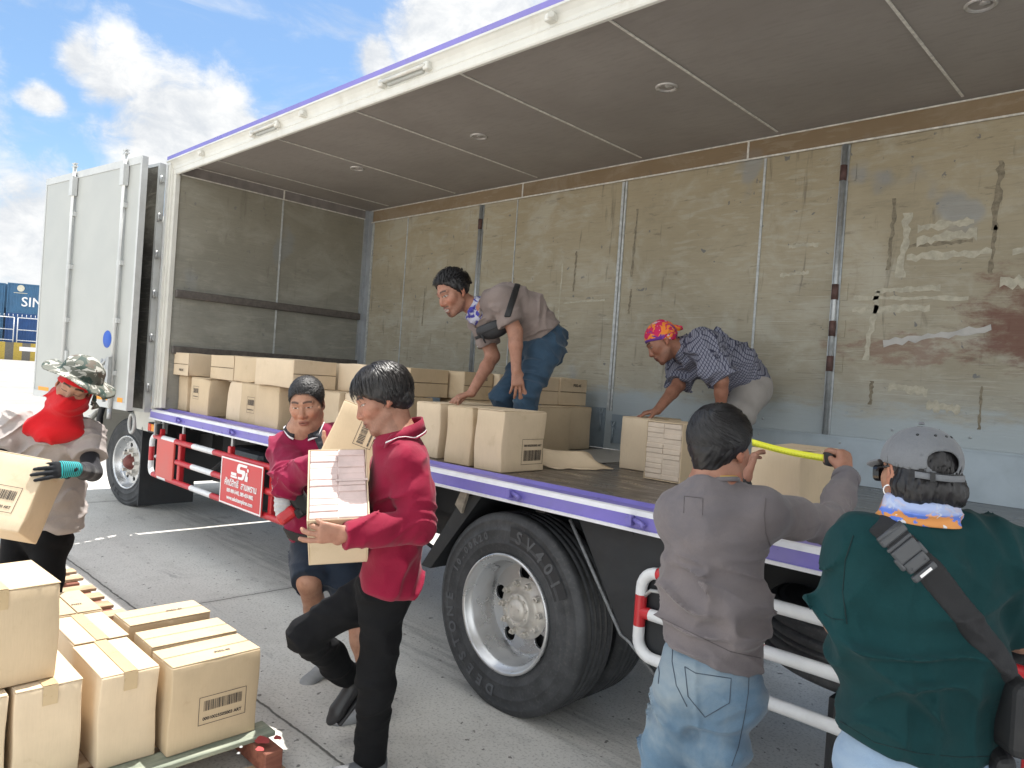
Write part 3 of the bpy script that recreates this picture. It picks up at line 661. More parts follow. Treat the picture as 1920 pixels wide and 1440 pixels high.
# ---------------------------------------------------------------- wheels
def tyre_profile(R, w, rim):
    """closed cross-section: (radius, axial distance) for a truck tyre of width w, axial 0 = outer face"""
    hw = w / 2
    side = [(rim - .004, .030), (rim + .012, .012), (rim + .035, .004), (rim + .060, .000), (rim + .064, -.0025), (rim + .068, 0), (rim + .10, -.003), (rim + .128, .000), (rim + .132, -.002), (rim + .136, .001), (rim + .150, .004), (R - .045, .008), (R - .041, .005), (R - .034, .009), (R - .016, .016), (R - .006, .026)]
    tread = []
    x = .034
    grooves = [.075, .118, w - .118, w - .075]
    for gx in grooves:
        tread += [(R, gx - .006), (R - .013, gx - .004), (R - .013, gx + .004), (R, gx + .006)]
    prof = side + [(R - .001, .034)] + tread + [(R - .001, w - .034)] + [(r, w - a) for r, a in side[::-1]]
    return prof
def wheel(name, cx, cyo, R, rim, w, inward, dual, concave, steer=0.0, text=None):
    ax = np.array([-math.sin(steer), math.cos(steer), 0.0]); ux = np.array([math.cos(steer), math.sin(steer), 0])
    o = np.array([cx, cyo, R - .012])
    w0 = MB()
    t = MB(); t.lathe(tyre_profile(R, w, rim), o, ax, ux, 96, 0, closed=True)
    if dual: t.lathe(tyre_profile(R, w, rim), o + ax * (w + .05), ax, ux, 64, 0, closed=True)
    rimb = MB()
    hubd = .10 if concave else -.02
    disc = .165 if concave else .075
    if concave:
        prof = [(rim - .004, .05), (rim + .014, .006), (rim + .012, -.006), (rim + .002, -.008), (rim - .006, .002), (rim - .012, .018), (rim - .022, .026), (rim - .030, .04), (rim - .034, .085), (rim - .048, .105), (rim - .056, .15), (rim - .062, .165)]
        rimb.lathe(prof, o, ax, ux, 72, 0)
        ro = rim - .061
    else:
        prof = [(rim - .004, .06), (rim + .014, .012), (rim + .012, -.002), (rim + .002, -.004), (rim - .008, .010), (rim - .020, .045), (rim - .045, .070), (rim - .050, disc)]
        rimb.lathe(prof, o, ax, ux, 72, 0); ro = rim - .049
    loops = [circle(0, 0, ro, 64), circle(0, 0, .06, 32)]
    nh = 5 if concave else 8
    for k in range(nh):
        a = 2 * math.pi * (k + .32) / nh; r = ro - .046
        loops.append(circle(r * math.cos(a), r * math.sin(a), .041 if concave else .028, 24))
    vs, fs = shape_mesh(loops, .006, .003)
    rimb.add(place(vs, o + ax * (disc + .006), ux, Z_, -ax if False else np.cross(ux, Z_)), fs, 0)
    root = rimb.build(name, [m_steel], truck)
    tyre = t.build('tyre', m_tyre, root)
    # black backing put in as the shade behind the hand holes
    b = MB(); b.lathe([(ro, 0), (.03, 0)], o + ax * (disc + .06), ax, ux, 40); b.lathe([(ro + .02, -.06), (ro + .02, .25)], o + ax * (disc + .06), ax, ux, 40); b.build('hole_backing', m_blackhole, root)
    h = MB()
    if concave:
        h.lathe([(.160, disc - .004), (.152, disc - .016), (.11, disc - .024), (.098, disc - .030), (.094, hubd + .026), (.090, hubd + .020), (.086, hubd + .012), (.084, hubd), (.062, hubd - .004), (.058, hubd + .003), (.052, hubd - .012), (.030, hubd - .018), (.001, hubd - .019)], o, ax, ux, 48, 0)
        for k in range(10):
            a = 2 * math.pi * (k + .3) / 10; p = o + ux * .072 * math.cos(a) + Z_ * .072 * math.sin(a)
            h.lathe([(.009, .004), (.009, -.010), (.006, -.014), (.001, -.014)], p + ax * hubd, ax, ux, 6, 0, smooth=False)
        for k in range(10):
            a = 2 * math.pi * k / 10; p = o + ux * .132 * math.cos(a) + Z_ * .132 * math.sin(a)
            h.lathe([(.022, .012), (.022, 0), (.017, -.006), (.017, -.030), (.009, -.031), (.008, -.045), (.001, -.046)], p + ax * (disc - .018), ax, ux, 6, 0, smooth=False)
        for k in range(3):
            a = 2 * math.pi * k / 3 + .4; p = o + ux * .028 * math.cos(a) + Z_ * .028 * math.sin(a)
            h.tube([p + ax * (hubd - .017), p + ax * (hubd - .023)], .006, 8)
        h.build('hub', m_hub, root)
    else:
        h.lathe([(.17, disc), (.14, disc - .02), (.09, disc - .03)], o, ax, ux, 40, 1); h.lathe([(.09, disc - .03), (.075, disc - .06), (.05, disc - .09), (.001, disc - .095)], o, ax, ux, 40, 0)
        for k in range(8):
            a = 2 * math.pi * k / 8; p = o + ux * .130 * math.cos(a) + Z_ * .130 * math.sin(a)
            h.lathe([(.026, .012), (.026, 0), (.020, -.006), (.020, -.045), (.010, -.046), (.001, -.047)], p + ax * (disc - .02), ax, ux, 6, 1, smooth=False)
        h.build('hub', [m_rust, m_hub], root)
    if text:
        pt = MB()
        if concave:   # darker moulded band behind the size marking
            aa = np.linspace(math.radians(88), math.radians(24), 24)
            pt.add([tuple(o + (ux * math.cos(a) + Z_ * math.sin(a)) * r_ - ax * .0022) for r_ in (.368, .452) for a in aa], [(i, i + 1, 25 + i, 24 + i) for i in range(23)])
            pt.build('moulded_band', m_tyretext, tyre)
        for (word, ang0, rad, size, step) in text:
            a = ang0; tb = MB()
            for ch in word:
                if ch != ' ':
                    vs, fs = text_mesh(ch, size, .0012, bold=.0022)
                    rad_v = ux * math.cos(a) + Z_ * math.sin(a); tan_v = ux * math.sin(a) - Z_ * math.cos(a)
                    tb.add(place(vs, o + rad_v * rad - ax * .0036, tan_v, rad_v, -ax), fs)
                a -= step
            tb.build('sidewall_lettering', m_letter if concave else m_tyretext, tyre)
    return root
wheel('rear_wheel', -2.585, 2.72, .515, .293, .275, 1, True, True, 0.0,
      [('SV401', math.radians(79), .408, .088, math.radians(11)), ('DEESTONE', math.radians(262), .405, .075, math.radians(11.5)), ('10.00R20', math.radians(158), .40, .05, math.radians(6.4))])
wheel('front_wheel', -8.72, 2.93, .495, .285, .27, 1, False, False, math.radians(9), [('DEE', math.radians(250), .385, .06, math.radians(11))])
m = MB()
m.lathe(tyre_profile(.49, .26, .285), (-.95, 3.35, .60), (0, 0, 1), X_, 64, closed=True)
m.lathe([(.285, .03), (.25, .08), (.2, .12), (.03, .12)], (-.95, 3.35, .60), (0, 0, 1), X_, 40, 0)
m.tube([(-.95, 3.35, .66), (-.95, 3.35, 1.1)], .02, 8)
m.build('spare_wheel', m_tyre, truck)
m = MB(); m.tube([(-2.585, 2.95, .5), (-2.585, 4.7, .5)], .10, 16); m.tube([(-8.72, 3.1, .5), (-8.72, 4.7, .5)], .08, 16); m.lathe([(.0, -.2), (.2, -.12), (.24, 0), (.2, .12), (0, .2)], (-2.585, 3.85, .5), Y_, X_, 20); m.build('axles', m_black, truck)
for x, R in ((-2.585, .515), (-8.72, .495)):
    t = MB(); t.lathe(tyre_profile(R, .275, .293), (x, 4.85, R - .012), (0, -1, 0), X_, 48, closed=True); t.lathe([(.29, .03), (.2, .08), (.03, .08)], (x, 4.85, R - .012), (0, -1, 0), X_, 32)
    t.build('far_wheel', m_tyre, truck)
# mud guards and flaps
m = MB()
def prism(pts, y0, y1, mi=0):
    n = len(pts); m.add([(x, y0, z) for x, z in pts] + [(x, y1, z) for x, z in pts], [list(range(n))[::-1], [n + i for i in range(n)]] + [[i, (i + 1) % n, n + (i + 1) % n, n + i] for i in range(n)], mi)
prism([(-2.93, 1.07), (-2.80, 1.07), (-3.18, .60), (-3.26, .60)], 2.72, 3.32)
prism([(-2.95, 1.075), (-2.18, 1.075), (-2.18, 1.062), (-2.95, 1.062)], 2.80, 3.32)
m.build('front_mud_flap', m_dark, truck)
m = MB(); prism([(-2.945, 1.08), (-2.89, 1.08), (-2.93, .96), (-2.985, 1.0)], 2.70, 2.718); m.build('flap_bracket', simple('dusty_bracket', (.24, .21, .17), .8, var=.3, nscale=20), truck)
m = MB()
prism([(-2.20, 1.07), (-2.14, 1.07), (-1.86, .62), (-1.80, .60), (-1.64, .47), (-1.60, .50), (-1.60, 1.07)], 2.725, 2.745)
m.build('mud_guard', m_dark, truck)
m = MB(); m.tube([(-2.19, 2.722, 1.06), (-1.86, 2.722, .61), (-1.81, 2.722, .59), (-1.64, 2.722, .47)], .008, 8); m.build('guard_edge', simple('dull_edge_metal', (.16, .165, .17), .5, .3, var=.3, nscale=30), truck)
m = MB(); m.tube([(-1.75, 2.70, .80), (-1.70, 2.69, .85), (-1.58, 2.70, .86), (-1.52, 2.71, .98)], .008, 8); m.build('grey_strap', m_galv, truck)
m = MB(); m.box((-7.95, 2.80, .14), (-7.925, 3.36, .95)); m.box((-8.1, 2.82, .93), (-7.6, 3.3, .99)); m.build('front_wheel_flap', m_dark, truck)
m = MB(); m.box((-.98, 2.80, .10), (-.96, 3.30, .62)); m.build('rear_mud_flap', m_dark, truck)
# tanks and boxes under the deck
m = MB(); m.rbox((-5.85, 3.15, .72), X_, Y_, Z_, (.62, .55, .50), .06, seg=3); tk = m.build('fuel_tank', simple('tank_black', (.030, .036, .044), .4, .1, var=.2, dirt=.4, dirtcol=(.09, .085, .08)), truck)
m = MB(); m.lathe([(.05, 0), (.05, .03), (.001, .03)], (-5.7, 3.15, .97), Z_, X_, 16); m.build('filler_cap', m_black, tk)
m = MB()
for k in range(3): m.rbox((-6.45, 3.55, .50 + .12 * k), X_, Y_, Z_, (.5, .35, .10), .015)
m.build('battery_box', simple('dusty_battery', (.13, .12, .10), .7, var=.2, dirt=.5), truck)
m = MB(); m.rbox((-4.5, 3.2, .82), X_, Y_, Z_, (.7, .4, .36), .05, seg=3); m.build('air_tank', m_black, truck)
m = MB(); m.lathe([(.0, -.32), (.10, -.28), (.12, -.2), (.12, .2), (.10, .28), (0, .32)], (-5.2, 3.1, .93), X_, Y_, 20); m.build('air_reservoir', m_black, truck)
m = MB(); m.tube([(-6.62, 2.95, .66), (-6.3, 3.0, .86)], .022, 8); m.tube([(-6.6, 2.98, .60), (-6.2, 3.1, .60)], .02, 8); m.tube([(-3.75, 3.0, 1.05), (-3.62, 3.05, .62)], .02, 8); m.tube([(-4.9, 3.0, .95), (-3.4, 3.0, .60)], .012, 6); m.build('stays', m_black, truck)
m = MB(); m.box((-6.9, 4.7, .62), (-6.4, 4.86, 1.0)); m.box((-5.5, 4.6, .55), (-4.5, 4.88, 1.0)); m.box((-1.2, 4.6, .5), (1.0, 4.88, 1.0)); m.build('far_side_lockers', m_black, truck)
m = MB()
for z in (.56, .745, .92): m.tube([(-6.9, 4.88, z), (-3.3, 4.88, z)], .024, 8)
m.build('far_side_guard', m_red, truck)

# ---------------------------------------------------------------- striped side guards
def guard(name, x0, x1, whites, posts, bend, panelspan=None):
    g0 = MB(); ys = 2.70; zs = (.562, .745, .925); r = .0255
    def stripe(z, a, b, r=r):
        cuts = sorted({a, b} | {w for ws in whites.get(z, []) for w in ws if a < w < b})
        for i in range(len(cuts) - 1):
            mid = (cuts[i] + cuts[i + 1]) / 2
            wh = any(w0 <= mid <= w1 for w0, w1 in whites.get(z, []))
            g0.tube([(cuts[i], ys, z), (cuts[i + 1], ys, z)], r, 14, 1 if wh else 0, caps=False)
    e = .075
    for z in zs: stripe(z, x0 + (e if z != zs[1] else (.62 if panelspan else .01)), x1)
    def arc(zc, a0, a1): return [(x0 + e + e * math.cos(a), ys, zc + e * math.sin(a)) for a in np.linspace(a0, a1, 7)]
    g0.tube(arc(zs[2] - e, math.pi / 2, math.pi) + [(x0, ys, .82)], r, 14, 1, caps=False)
    g0.tube([(x0, ys, .82), (x0, ys, .685)], r, 14, 0, caps=False)
    g0.tube([(x0, ys, .685)] + arc(zs[0] + e, math.pi, 1.5 * math.pi), r, 14, 1, caps=False)
    gg = g0.build(name, [m_red, m_rwhite], truck)
    for x, ztop, lower in posts:
        m = MB(); m.rbox((x, 2.728, (.925 + ztop) / 2 + .04), X_, Y_, Z_, (.03, .02, ztop - .845), .004, 1)
        if lower: m.rbox((x, 2.72, .745), X_, Y_, Z_, (.055, .05, .40), .01, 0)
        m.rbox((x, 2.72, .955), X_, Y_, Z_, (.05, .045, .10), .008, 0)
        m.build('guard_post', [m_red, m_galv], gg)
    return gg
lgd = guard('side_guard', -7.375, -4.1, {.925: [(-7.1, -6.8), (-6.42, -6.0), (-4.64, -4.2)], .745: [(-6.42, -6.0), (-4.64, -4.2)], .562: [(-7.15, -6.95), (-6.42, -6.0), (-4.64, -4.2)]},
            [(-7.2, 1.09, False), (-6.72, 1.0, True), (-5.74, 1.09, False), (-5.02, 1.09, True), (-4.25, 1.09, True)], True, True)
m = MB(); m.rbox((-6.99, 2.685, .742), X_, Y_, Z_, (.40, .02, .36), .006); m.build('red_plate', m_redpanel, lgd)
m = MB(); m.lathe([(.022, 0), (.02, .015), (.008, .03), (.001, .031)], (-7.22, 2.70, .74), (0, -1, 0), X_, 14); m.build('plate_knob', m_galv, lgd)
guard('rear_side_guard', -1.752, 1.45, {.925: [(-1.19, -.75), (-.1, .4), (1.1, 1.6)], .745: [(-1.7, -1.5), (-1.19, -.75), (-.1, .4), (1.1, 1.6)], .562: [(-1.7, -1.45), (-1.185, -.75), (-.1, .4), (1.1, 1.6)]},
      [(-1.3, 1.09, True), (-.35, 1.09, True), (1.3, 1.09, True)], True)
# sign board
sg = MB(); sg.rbox((-5.415, 2.662, .742), X_, Y_, Z_, (.70, .012, .372), .004); sign = sg.build('sign_board', m_signred, lgd)
b = MB(); x0, x1, z0, z1, wd = -5.762, -5.068, .558, .926, .012
y_ = 2.6545
for (a0, a1, c0, c1) in ((x0, x1, z0, z0 + wd), (x0, x1, z1 - wd, z1), (x0, x0 + wd, z0 + wd, z1 - wd), (x1 - wd, x1, z0 + wd, z1 - wd)): b.box((a0, y_ - .001, c0), (a1, y_ + .001, c1))
b.build('sign_border', m_signwhite, sign)
b = MB()
def words(txt, x, z, size, bold=0.0, sx=1.0, y=2.6535):
    vs, fs = text_mesh(txt, size, .0006, bold=bold); b.add(place([(v[0] * sx, v[1], v[2]) for v in vs], (x, y, z), X_, Z_, (0, -1, 0)), fs)
words('ศักดิ์สิทธิ์  สามพราน', -5.415, .735, .074, .0016, .92)
words('089-989-5442, 089-459-9882', -5.415, .672, .042, .0012, .90)
words('www.saksitsamphran.com', -5.415, .617, .046, .0012, .90)
b.build('sign_lettering', m_signwhite, sign); b = MB()
# slanted winged S emblem
def emb(pts): 
    vs, fs = shape_mesh([pts], .0006); b.add(place(vs, (-5.415, 2.6535, .845), X_, Z_, (0, -1, 0)), fs)
sl = lambda pts: [(x + .28 * y, y) for x, y in pts]
emb(sl([(-.055, .058), (.085, .058), (.085, .038), (-.02, .038), (-.028, .026), (-.02, .014), (.06, .014), (.078, -.006), (.066, -.052), (.045, -.064), (-.03, -.064), (-.03, -.044), (.025, -.044), (.034, -.032), (.026, -.018), (-.052, -.018), (-.074, .006), (-.074, .04)]))
emb(sl([(-.16, -.022), (-.068, -.022), (-.060, -.044), (-.150, -.044)])); emb(sl([(-.155, -.048), (-.045, -.048), (-.045, -.064), (-.150, -.064)]))
emb(sl([(.086, .004), (.108, .004), (.112, -.02), (.128, -.028), (.132, -.064), (.088, -.064), (.082, -.052)])); emb(circle(.112, .022, .014, 16))
b.build('sign_emblem', m_signwhite, sign)
m = MB(); m.rbox((-7.315, 2.70, 1.000), X_, Y_, Z_, (.24, .06, .10), .01, 0); m.rbox((-7.372, 2.667, 1.004), X_, Y_, Z_, (.075, .012, .07), .006, 1); m.rbox((-7.285, 2.667, 1.004), X_, Y_, Z_, (.085, .012, .07), .006, 2); m.rbox((-7.22, 2.69, 1.0), X_, Y_, Z_, (.02, .075, .12), .006, 3)
m.build('marker_lamp', [m_black, m_redlens, m_amber, m_galv], truck)

# ================================================================== ADDED CANOPY, out of view, put in to shade the near end
can = thing('added_shade_canopy', 'added out-of-view canopy on posts that shades the rear end of the truck', 'canopy', (3, 2, 0))
m = MB(); m.box((-1.75, -2.0, 5.2), (7.5, 7.5, 5.26)); m.build('shade_sheet', m_pgrey, can)
for x, y in ((7.3, -1.8), (7.3, 7.3), (3.0, 7.3)):
    m = MB(); m.box((x - .08, y - .08, 0), (x + .08, y + .08, 5.2)); m.build('post', m_galv, can)

# ================================================================== FAR YARD
def container(name, label, o, ax, ay, L, W, H, mat, text=None, fx=.3, sz=.7):
    o = np.array(o, float); root = thing(name, label, 'container', tuple(o), 'stacked blue containers')
    m = MB(); n = int(L / .28)
    # corrugated long side facing -ay
    xs = []
    for k in range(n):
        b0 = L * k / n; w = L / n
        xs += [(b0, 0), (b0 + w * .35, 0), (b0 + w * .5, .035), (b0 + w * .85, .035)]
    xs.append((L, 0))
    vs = []; fs = []
    for (a, d) in xs: p = o + ax * a + ay * d; vs += [p + Z_ * .12, p + Z_ * (H - .12)]
    for i in range(len(xs) - 1): fs.append((2 * i, 2 * i + 2, 2 * i + 3, 2 * i + 1))
    m.add(vs, fs); m.obox(o + ax * L / 2 + ay * (W / 2 + .03) + Z_ * H / 2, ax, ay, Z_, (L - .06, W - .06, H - .06)); body = m.build('side_panel', mat, root)
    m = MB()
    for z in (.06, H - .06): m.obox(o + ax * L / 2 + Z_ * z, ax, ay, Z_, (L, .08, .12))
    for a in (.06, L - .06): m.obox(o + ax * a + Z_ * H / 2, ax, ay, Z_, (.12, .10, H))
    m.build('frame', mat, root)
    if text:
        vs, fs = text_mesh(text, sz, .004, align='LEFT', bold=.012)
        m = MB(); m.add(place(vs, o + ax * fx - ay * .012 + Z_ * H * .38, ax, Z_, -ay), fs)
        m.build('lettering', m_signwhite, root)
        m = MB(); c = o + ax * 1.25 - ay * .012 + Z_ * H * .84
        m.lathe([(.36, 0), (.001, 0)], c, -ay, ax, 24); m.obox(o + ax * 1.25 - ay * .01 + Z_ * H * .68, ax, ay, Z_, (1.3, .006, .06)); m.build('emblem', simple('cream_emblem', (.6, .57, .45), .5), root)
    return root
m_cont = simple('container_blue', (.040, .125, .235), .5, .1, var=.12, nscale=1.5, dirt=.25, dirtcol=(.10, .09, .08))
m_cont2 = simple('container_deep_blue', (.018, .070, .21), .5, .1, var=.12, nscale=1.5, dirt=.2, dirtcol=(.07, .07, .08))
P0 = at(8, 640, 80); P1 = at(112, 656, 80 * 1.02)
d_ = P1 - P0; d_[2] = 0; cax = d_ / np.linalg.norm(d_); cay = np.array([-cax[1], cax[0], 0])
if cay @ cF < 0: cay = -cay
base = np.array([P0[0], P0[1], 0.0])
container('shipping_container', 'dark blue shipping container, lower one of the far stack behind the white railing', base + Z_ * 1.9, cax, cay, 15, 3.0, 3.2, m_cont2)
container('shipping_container', 'blue shipping container with SINO lettering, upper one of the far stack', base + Z_ * 5.12, cax, cay, 15, 3.0, 3.25, m_cont, 'SINO', 1.35, 1.45)
container('shipping_container', 'grey blue shipping container end left of the lettered one at the edge of the photo', base - cax * 15.4 + Z_ * 1.9 + cay * .6, cax, cay, 15, 3.0, 6.4, m_cont)
# railing and striped kerb in front of the stack
fr = thing('white_railing', 'white tube railing in front of the far blue containers', 'railing', tuple(base - cay * .8))
for k in range(-2, 4):
    m = MB(); a = base - cay * .8 + cax * (k * 4.4 - 3.0)
    for z in (2.15, 3.3, 4.6): m.tube([a + Z_ * z, a + cax * 4.05 + Z_ * z], .055, 6)
    for x in (0, 2.0, 4.05): m.tube([a + cax * x + Z_ * 1.9, a + cax * x + Z_ * 4.6], .055, 6)
    m.build('rail_panel', m_rwhite, fr)
m = MB()
for k in range(60):
    a = base - cay * .8 + cax * (-10 + k * .42); m.tube([a + Z_ * 4.64, a + Z_ * 4.95], .03, 5)
m.build('rail_spikes', m_rwhite, fr)
kb = MB(); a = base - cay * .7
n = 44
for k in range(n):
    kb.obox(a + cax * (-16 + k * .8) + Z_ * .95, cax, cay, Z_, (.8, .5, 1.9), k % 2)
kb.obox(a + cax * 2.6 - cay * .262 + Z_ * 1.25, cax, cay, Z_, (1.7, .02, .45), 2)
kbo = kb.build('striped_kerb_wall', [simple('kerb_yellow', (.42, .30, .05), .7, var=.15, dirt=.4), simple('kerb_black', (.13, .12, .10), .7, var=.2, dirt=.3), m_signwhite], None, tuple(a))
tag(kbo, 'low yellow and black striped wall below the far containers', 'wall')
# ================================================================== CARDBOARD BOXES
def card_mat(name, base):
    m, q, bs = new_mat(name)
    tcn = q.new('ShaderNodeTexCoord'); oi = q.new('ShaderNodeObjectInfo')
    add = q.new('ShaderNodeVectorMath', operation='ADD'); q.l.new(tcn.outputs['Object'], add.inputs[0])
    sc = q.new('ShaderNodeVectorMath', operation='SCALE'); sc.inputs[0].default_value = (7.3, 3.1, 5.7); q.l.new(oi.outputs['Random'], sc.inputs['Scale']); q.l.new(sc.outputs[0], add.inputs[1])
    v = add.outputs[0]
    n = q.noise(v, 3.2, 5, .6); f = q.noise(q.scale(v, (60, 60, 5)), 3, 4, .6); st = q.noise(v, 9, 6, .65, .4)
    c = q.mix(q.ramp(n, .3, .7), tuple(x * .93 for x in base), tuple(x * 1.06 for x in base))
    c = q.mix(q.math('MULTIPLY', q.ramp(f, .4, .7), .16), c, tuple(x * .80 for x in base))
    c = q.mix(q.math('MULTIPLY', q.ramp(st, .56, .75), .40), c, (base[0] * .72, base[1] * .68, base[2] * .60))
    hs = q.new('ShaderNodeHueSaturation'); q.l.new(c, hs.inputs['Color'])
    q.set(hs.inputs['Value'], q.ramp(oi.outputs['Random'], 0, 1, .88, 1.08)); q.set(hs.inputs['Saturation'], q.ramp(oi.outputs['Random'], 0, 1, 1.06, .92))
    q.l.new(hs.outputs[0], bs.inputs['Base Color']); bs.inputs['Roughness'].default_value = .78; bs.inputs['Specular IOR Level'].default_value = .25
    b = q.new('ShaderNodeBump', Strength=.12, Distance=.004); q.l.new(q.math('ADD', f, q.math('MULTIPLY', n, 1.5)), b.inputs['Height']); q.l.new(b.outputs[0], bs.inputs['Normal'])
    return m
m_card = card_mat('cardboard', (.575, .455, .310))
m_tape = simple('brown_parcel_tape', (.50, .375, .22), .32, var=.05, nscale=8)
m_ink = simple('printed_ink', (.035, .030, .028), .7)
m_seam = simple('flap_gap', (.075, .052, .032), .9)
BOXG = {}

def label_mesh(o, u, v, n, w, h, rows=True, flip=False, frame=True):
    """printed frame with bar code and a line of digits; u right, v up, n outward"""
    b = MB(); o = np.array(o, float); u = np.array(u, float); v = np.array(v, float); n = np.array(n, float)
    e = .0007
    def bar(x0, x1, y0, y1):
        b.add([o + u * x + v * y + n * e for x, y in ((x0, y0), (x1, y0), (x1, y1), (x0, y1))], [(0, 1, 2, 3)])
    W, H, t = w / 2, h / 2, .0022
    if frame:
        bar(-W, W, H - t, H); bar(-W, W, -H, -H + t); bar(-W, -W + t, -H + t, H - t); bar(W - t, W, -H + t, H - t)
    y0, y1 = (-.02 * h, .34 * h) if not flip else (-.36 * h, .06 * h)
    x = -.80 * W; k = random.Random(int(abs(o[0]) * 1000))
    while x < .80 * W:
        bw = k.choice((.0016, .0016, .0026, .004)); 
        if x + bw > .82 * W: break
        bar(x, x + bw, y0, y1); x += bw + k.choice((.0014, .0018, .003))
    vs, fs = text_mesh('00010025505003 ART', min(.020, w * .09), 0, bold=.0006)
    yy = -.30 * h if not flip else .24 * h
    b.add(place(vs, o + v * yy + n * e, u, v, n), fs)
    return b

def carton(label, c, size, ax=(1, 0, 0), ay=(0, 1, 0), az=(0, 0, 1), group=None, tape=True, marks=(), smudge=(), seam=True, nm='cardboard_box', bulge=.004, open_top=False, seamx='x', flaptilt=0.0):
    """one carton; az is the flap axis. marks: (face, w, h, du, dv, flip, rot) on faces '+x','-x','+y','-y','+z'"""
    ax, ay, az = [np.array(a, float) / np.linalg.norm(a) for a in (ax, ay, az)]
    c = np.array(c, float); a, b_, h = size
    base = c - az * h / 2
    m = MB()
    bm = bmesh.new(); bmesh.ops.create_cube(bm, size=1); bmesh.ops.subdivide_edges(bm, edges=list(bm.edges), cuts=5, use_grid_fill=True)
    ph = [rnd.uniform(0, 6.28) for _ in range(6)]
    for v in bm.verts:
        x, y, z = v.co * 2
        bl = (bulge * (1 + .8 * math.sin(ph[3]))) if not marks else .0012
        fx = (1 - y * y) * (1 - z * z); fy = (1 - x * x) * (1 - z * z); fz = (1 - x * x) * (1 - y * y)
        X = x * a / 2; Y = y * b_ / 2; Z = z * (h - .006) / 2
        if abs(x) > .99: X += math.copysign(bl * fx * (1 + .6 * math.sin(ph[0] + 2 * y + z)), x)
        if abs(y) > .99: Y += math.copysign(bl * fy * (1 + .6 * math.sin(ph[1] + 2 * x + z)), y)
        # one corner knocked in on some boxes
        if ph[0] > 3.4:
            cd = ((x - math.copysign(1, ph[1] - 3)) ** 2 + (y - math.copysign(1, ph[2] - 3)) ** 2 + (z - 1) ** 2) ** .5
            kk = max(0, 1 - cd / .75) ** 1.5 * .016; X -= math.copysign(kk, x); Y -= math.copysign(kk, y); Z -= kk * .5 * (z > .9)
        # corners squashed a touch
        X += .003 * math.sin(3 * z + ph[4]) * abs(y); Y += .003 * math.sin(3 * z + ph[5]) * abs(x)
        v.co = Vector((X, Y, Z - .003))
    crease = [e for e in bm.edges if len(e.link_faces) == 2 and e.calc_face_angle(0) > .9]
    bmesh.ops.bevel(bm, geom=crease, offset=.006, segments=2, affect='EDGES', profile=.5)
    bm.verts.index_update(); A = np.array([ax, ay, az]).T
    m.add([c + A @ np.array(v.co) for v in bm.verts], [[v.index for v in f.verts] for f in bm.faces], 0, True)
    bm.free()
    if seam and not open_top:
        # the two outer flaps with the gap between them
        gap = .0035
        for sgn in (-1, 1):
            if seamx == 'x':   # gap runs along local x
                cc = c + az * (h / 2 - .0035) + ay * sgn * (b_ / 4 + gap / 4); sz = (a - .004, b_ / 2 - gap / 2 - .002, .005)
            else:
                cc = c + az * (h / 2 - .0035) + ax * sgn * (a / 4 + gap / 4); sz = (a / 2 - gap / 2 - .002, b_ - .004, .005)
            t = rnd.uniform(-.006, .012) + flaptilt
            if seamx == 'x': yy = ay * math.cos(t) - sgn * az * math.sin(t) * -1; m.rbox(cc + az * abs(t) * b_ / 8, ax, yy, np.cross(ax, yy), sz, .0016, 0, 1)
            else: xx = ax * math.cos(t) + sgn * az * math.sin(t); m.rbox(cc + az * abs(t) * a / 8, xx, ay, np.cross(xx, ay), sz, .0016, 0, 1)
    o = m.build(nm, [m_card], None, tuple(c))
    tag(o, label, 'box', group)
    top = c + az * (h / 2 + .0012)
    s, t_ = (ax, ay) if seamx == 'x' else (ay, ax)
    ls, lt = (a, b_) if seamx == 'x' else (b_, a)
    if seam and not tape:
        k = MB(); k.add([top + s * i * ls * .49 + t_ * j * .0016 for i, j in ((-1, -1), (1, -1), (1, 1), (-1, 1))], [(0, 1, 2, 3)]); k.build('flap_seam', m_seam, o)
    if tape:
        k = MB(); w = .024
        kk = az * .0022
        pts = [-.5 * ls - .0035, .5 * ls + .0035]
        k.obox(top + kk * .5, s, t_, az, (ls + .006, 2 * w, .001))
        for sg in (-1, 1): k.obox(c + s * sg * (ls / 2 + .0045) + az * (h / 2 - .035), s, t_, az, (.001, 2 * w, .070))
        k.build('tape_strip', m_tape, o)
    F = {'+x': (ax, ay, az, a), '-x': (-ax, -ay, az, a), '+y': (ay, -ax, az, b_), '-y': (-ay, ax, az, b_), '+z': (az, ax, ay, h)}
    for (face, w, hh, du, dv, flip, rot) in marks:
        n, u, v, d = F[face]; p = c + n * (d / 2 + .0018 if face != '+z' else d / 2 + .0022)
        uu = u * math.cos(rot) + v * math.sin(rot); vv = -u * math.sin(rot) + v * math.cos(rot)
        label_mesh(p + u * du + v * dv, uu, vv, n, w, hh, flip=flip).build('printed_label', m_ink, o)
    for (face, du, dv, rot, txt, sz) in smudge:
        n, u, v, d = F[face]; p = c + n * (d / 2 + (.0052 if face != '+z' else .0024)) + u * du + v * dv
        uu = u * math.cos(rot) + v * math.sin(rot); vv = -u * math.sin(rot) + v * math.cos(rot)
        vs, fs = text_mesh(txt, sz, 0, bold=.0008); k = MB(); k.add(place(vs, p, uu, vv, n), fs); k.build('stamped_code', m_ink, o)
    return o
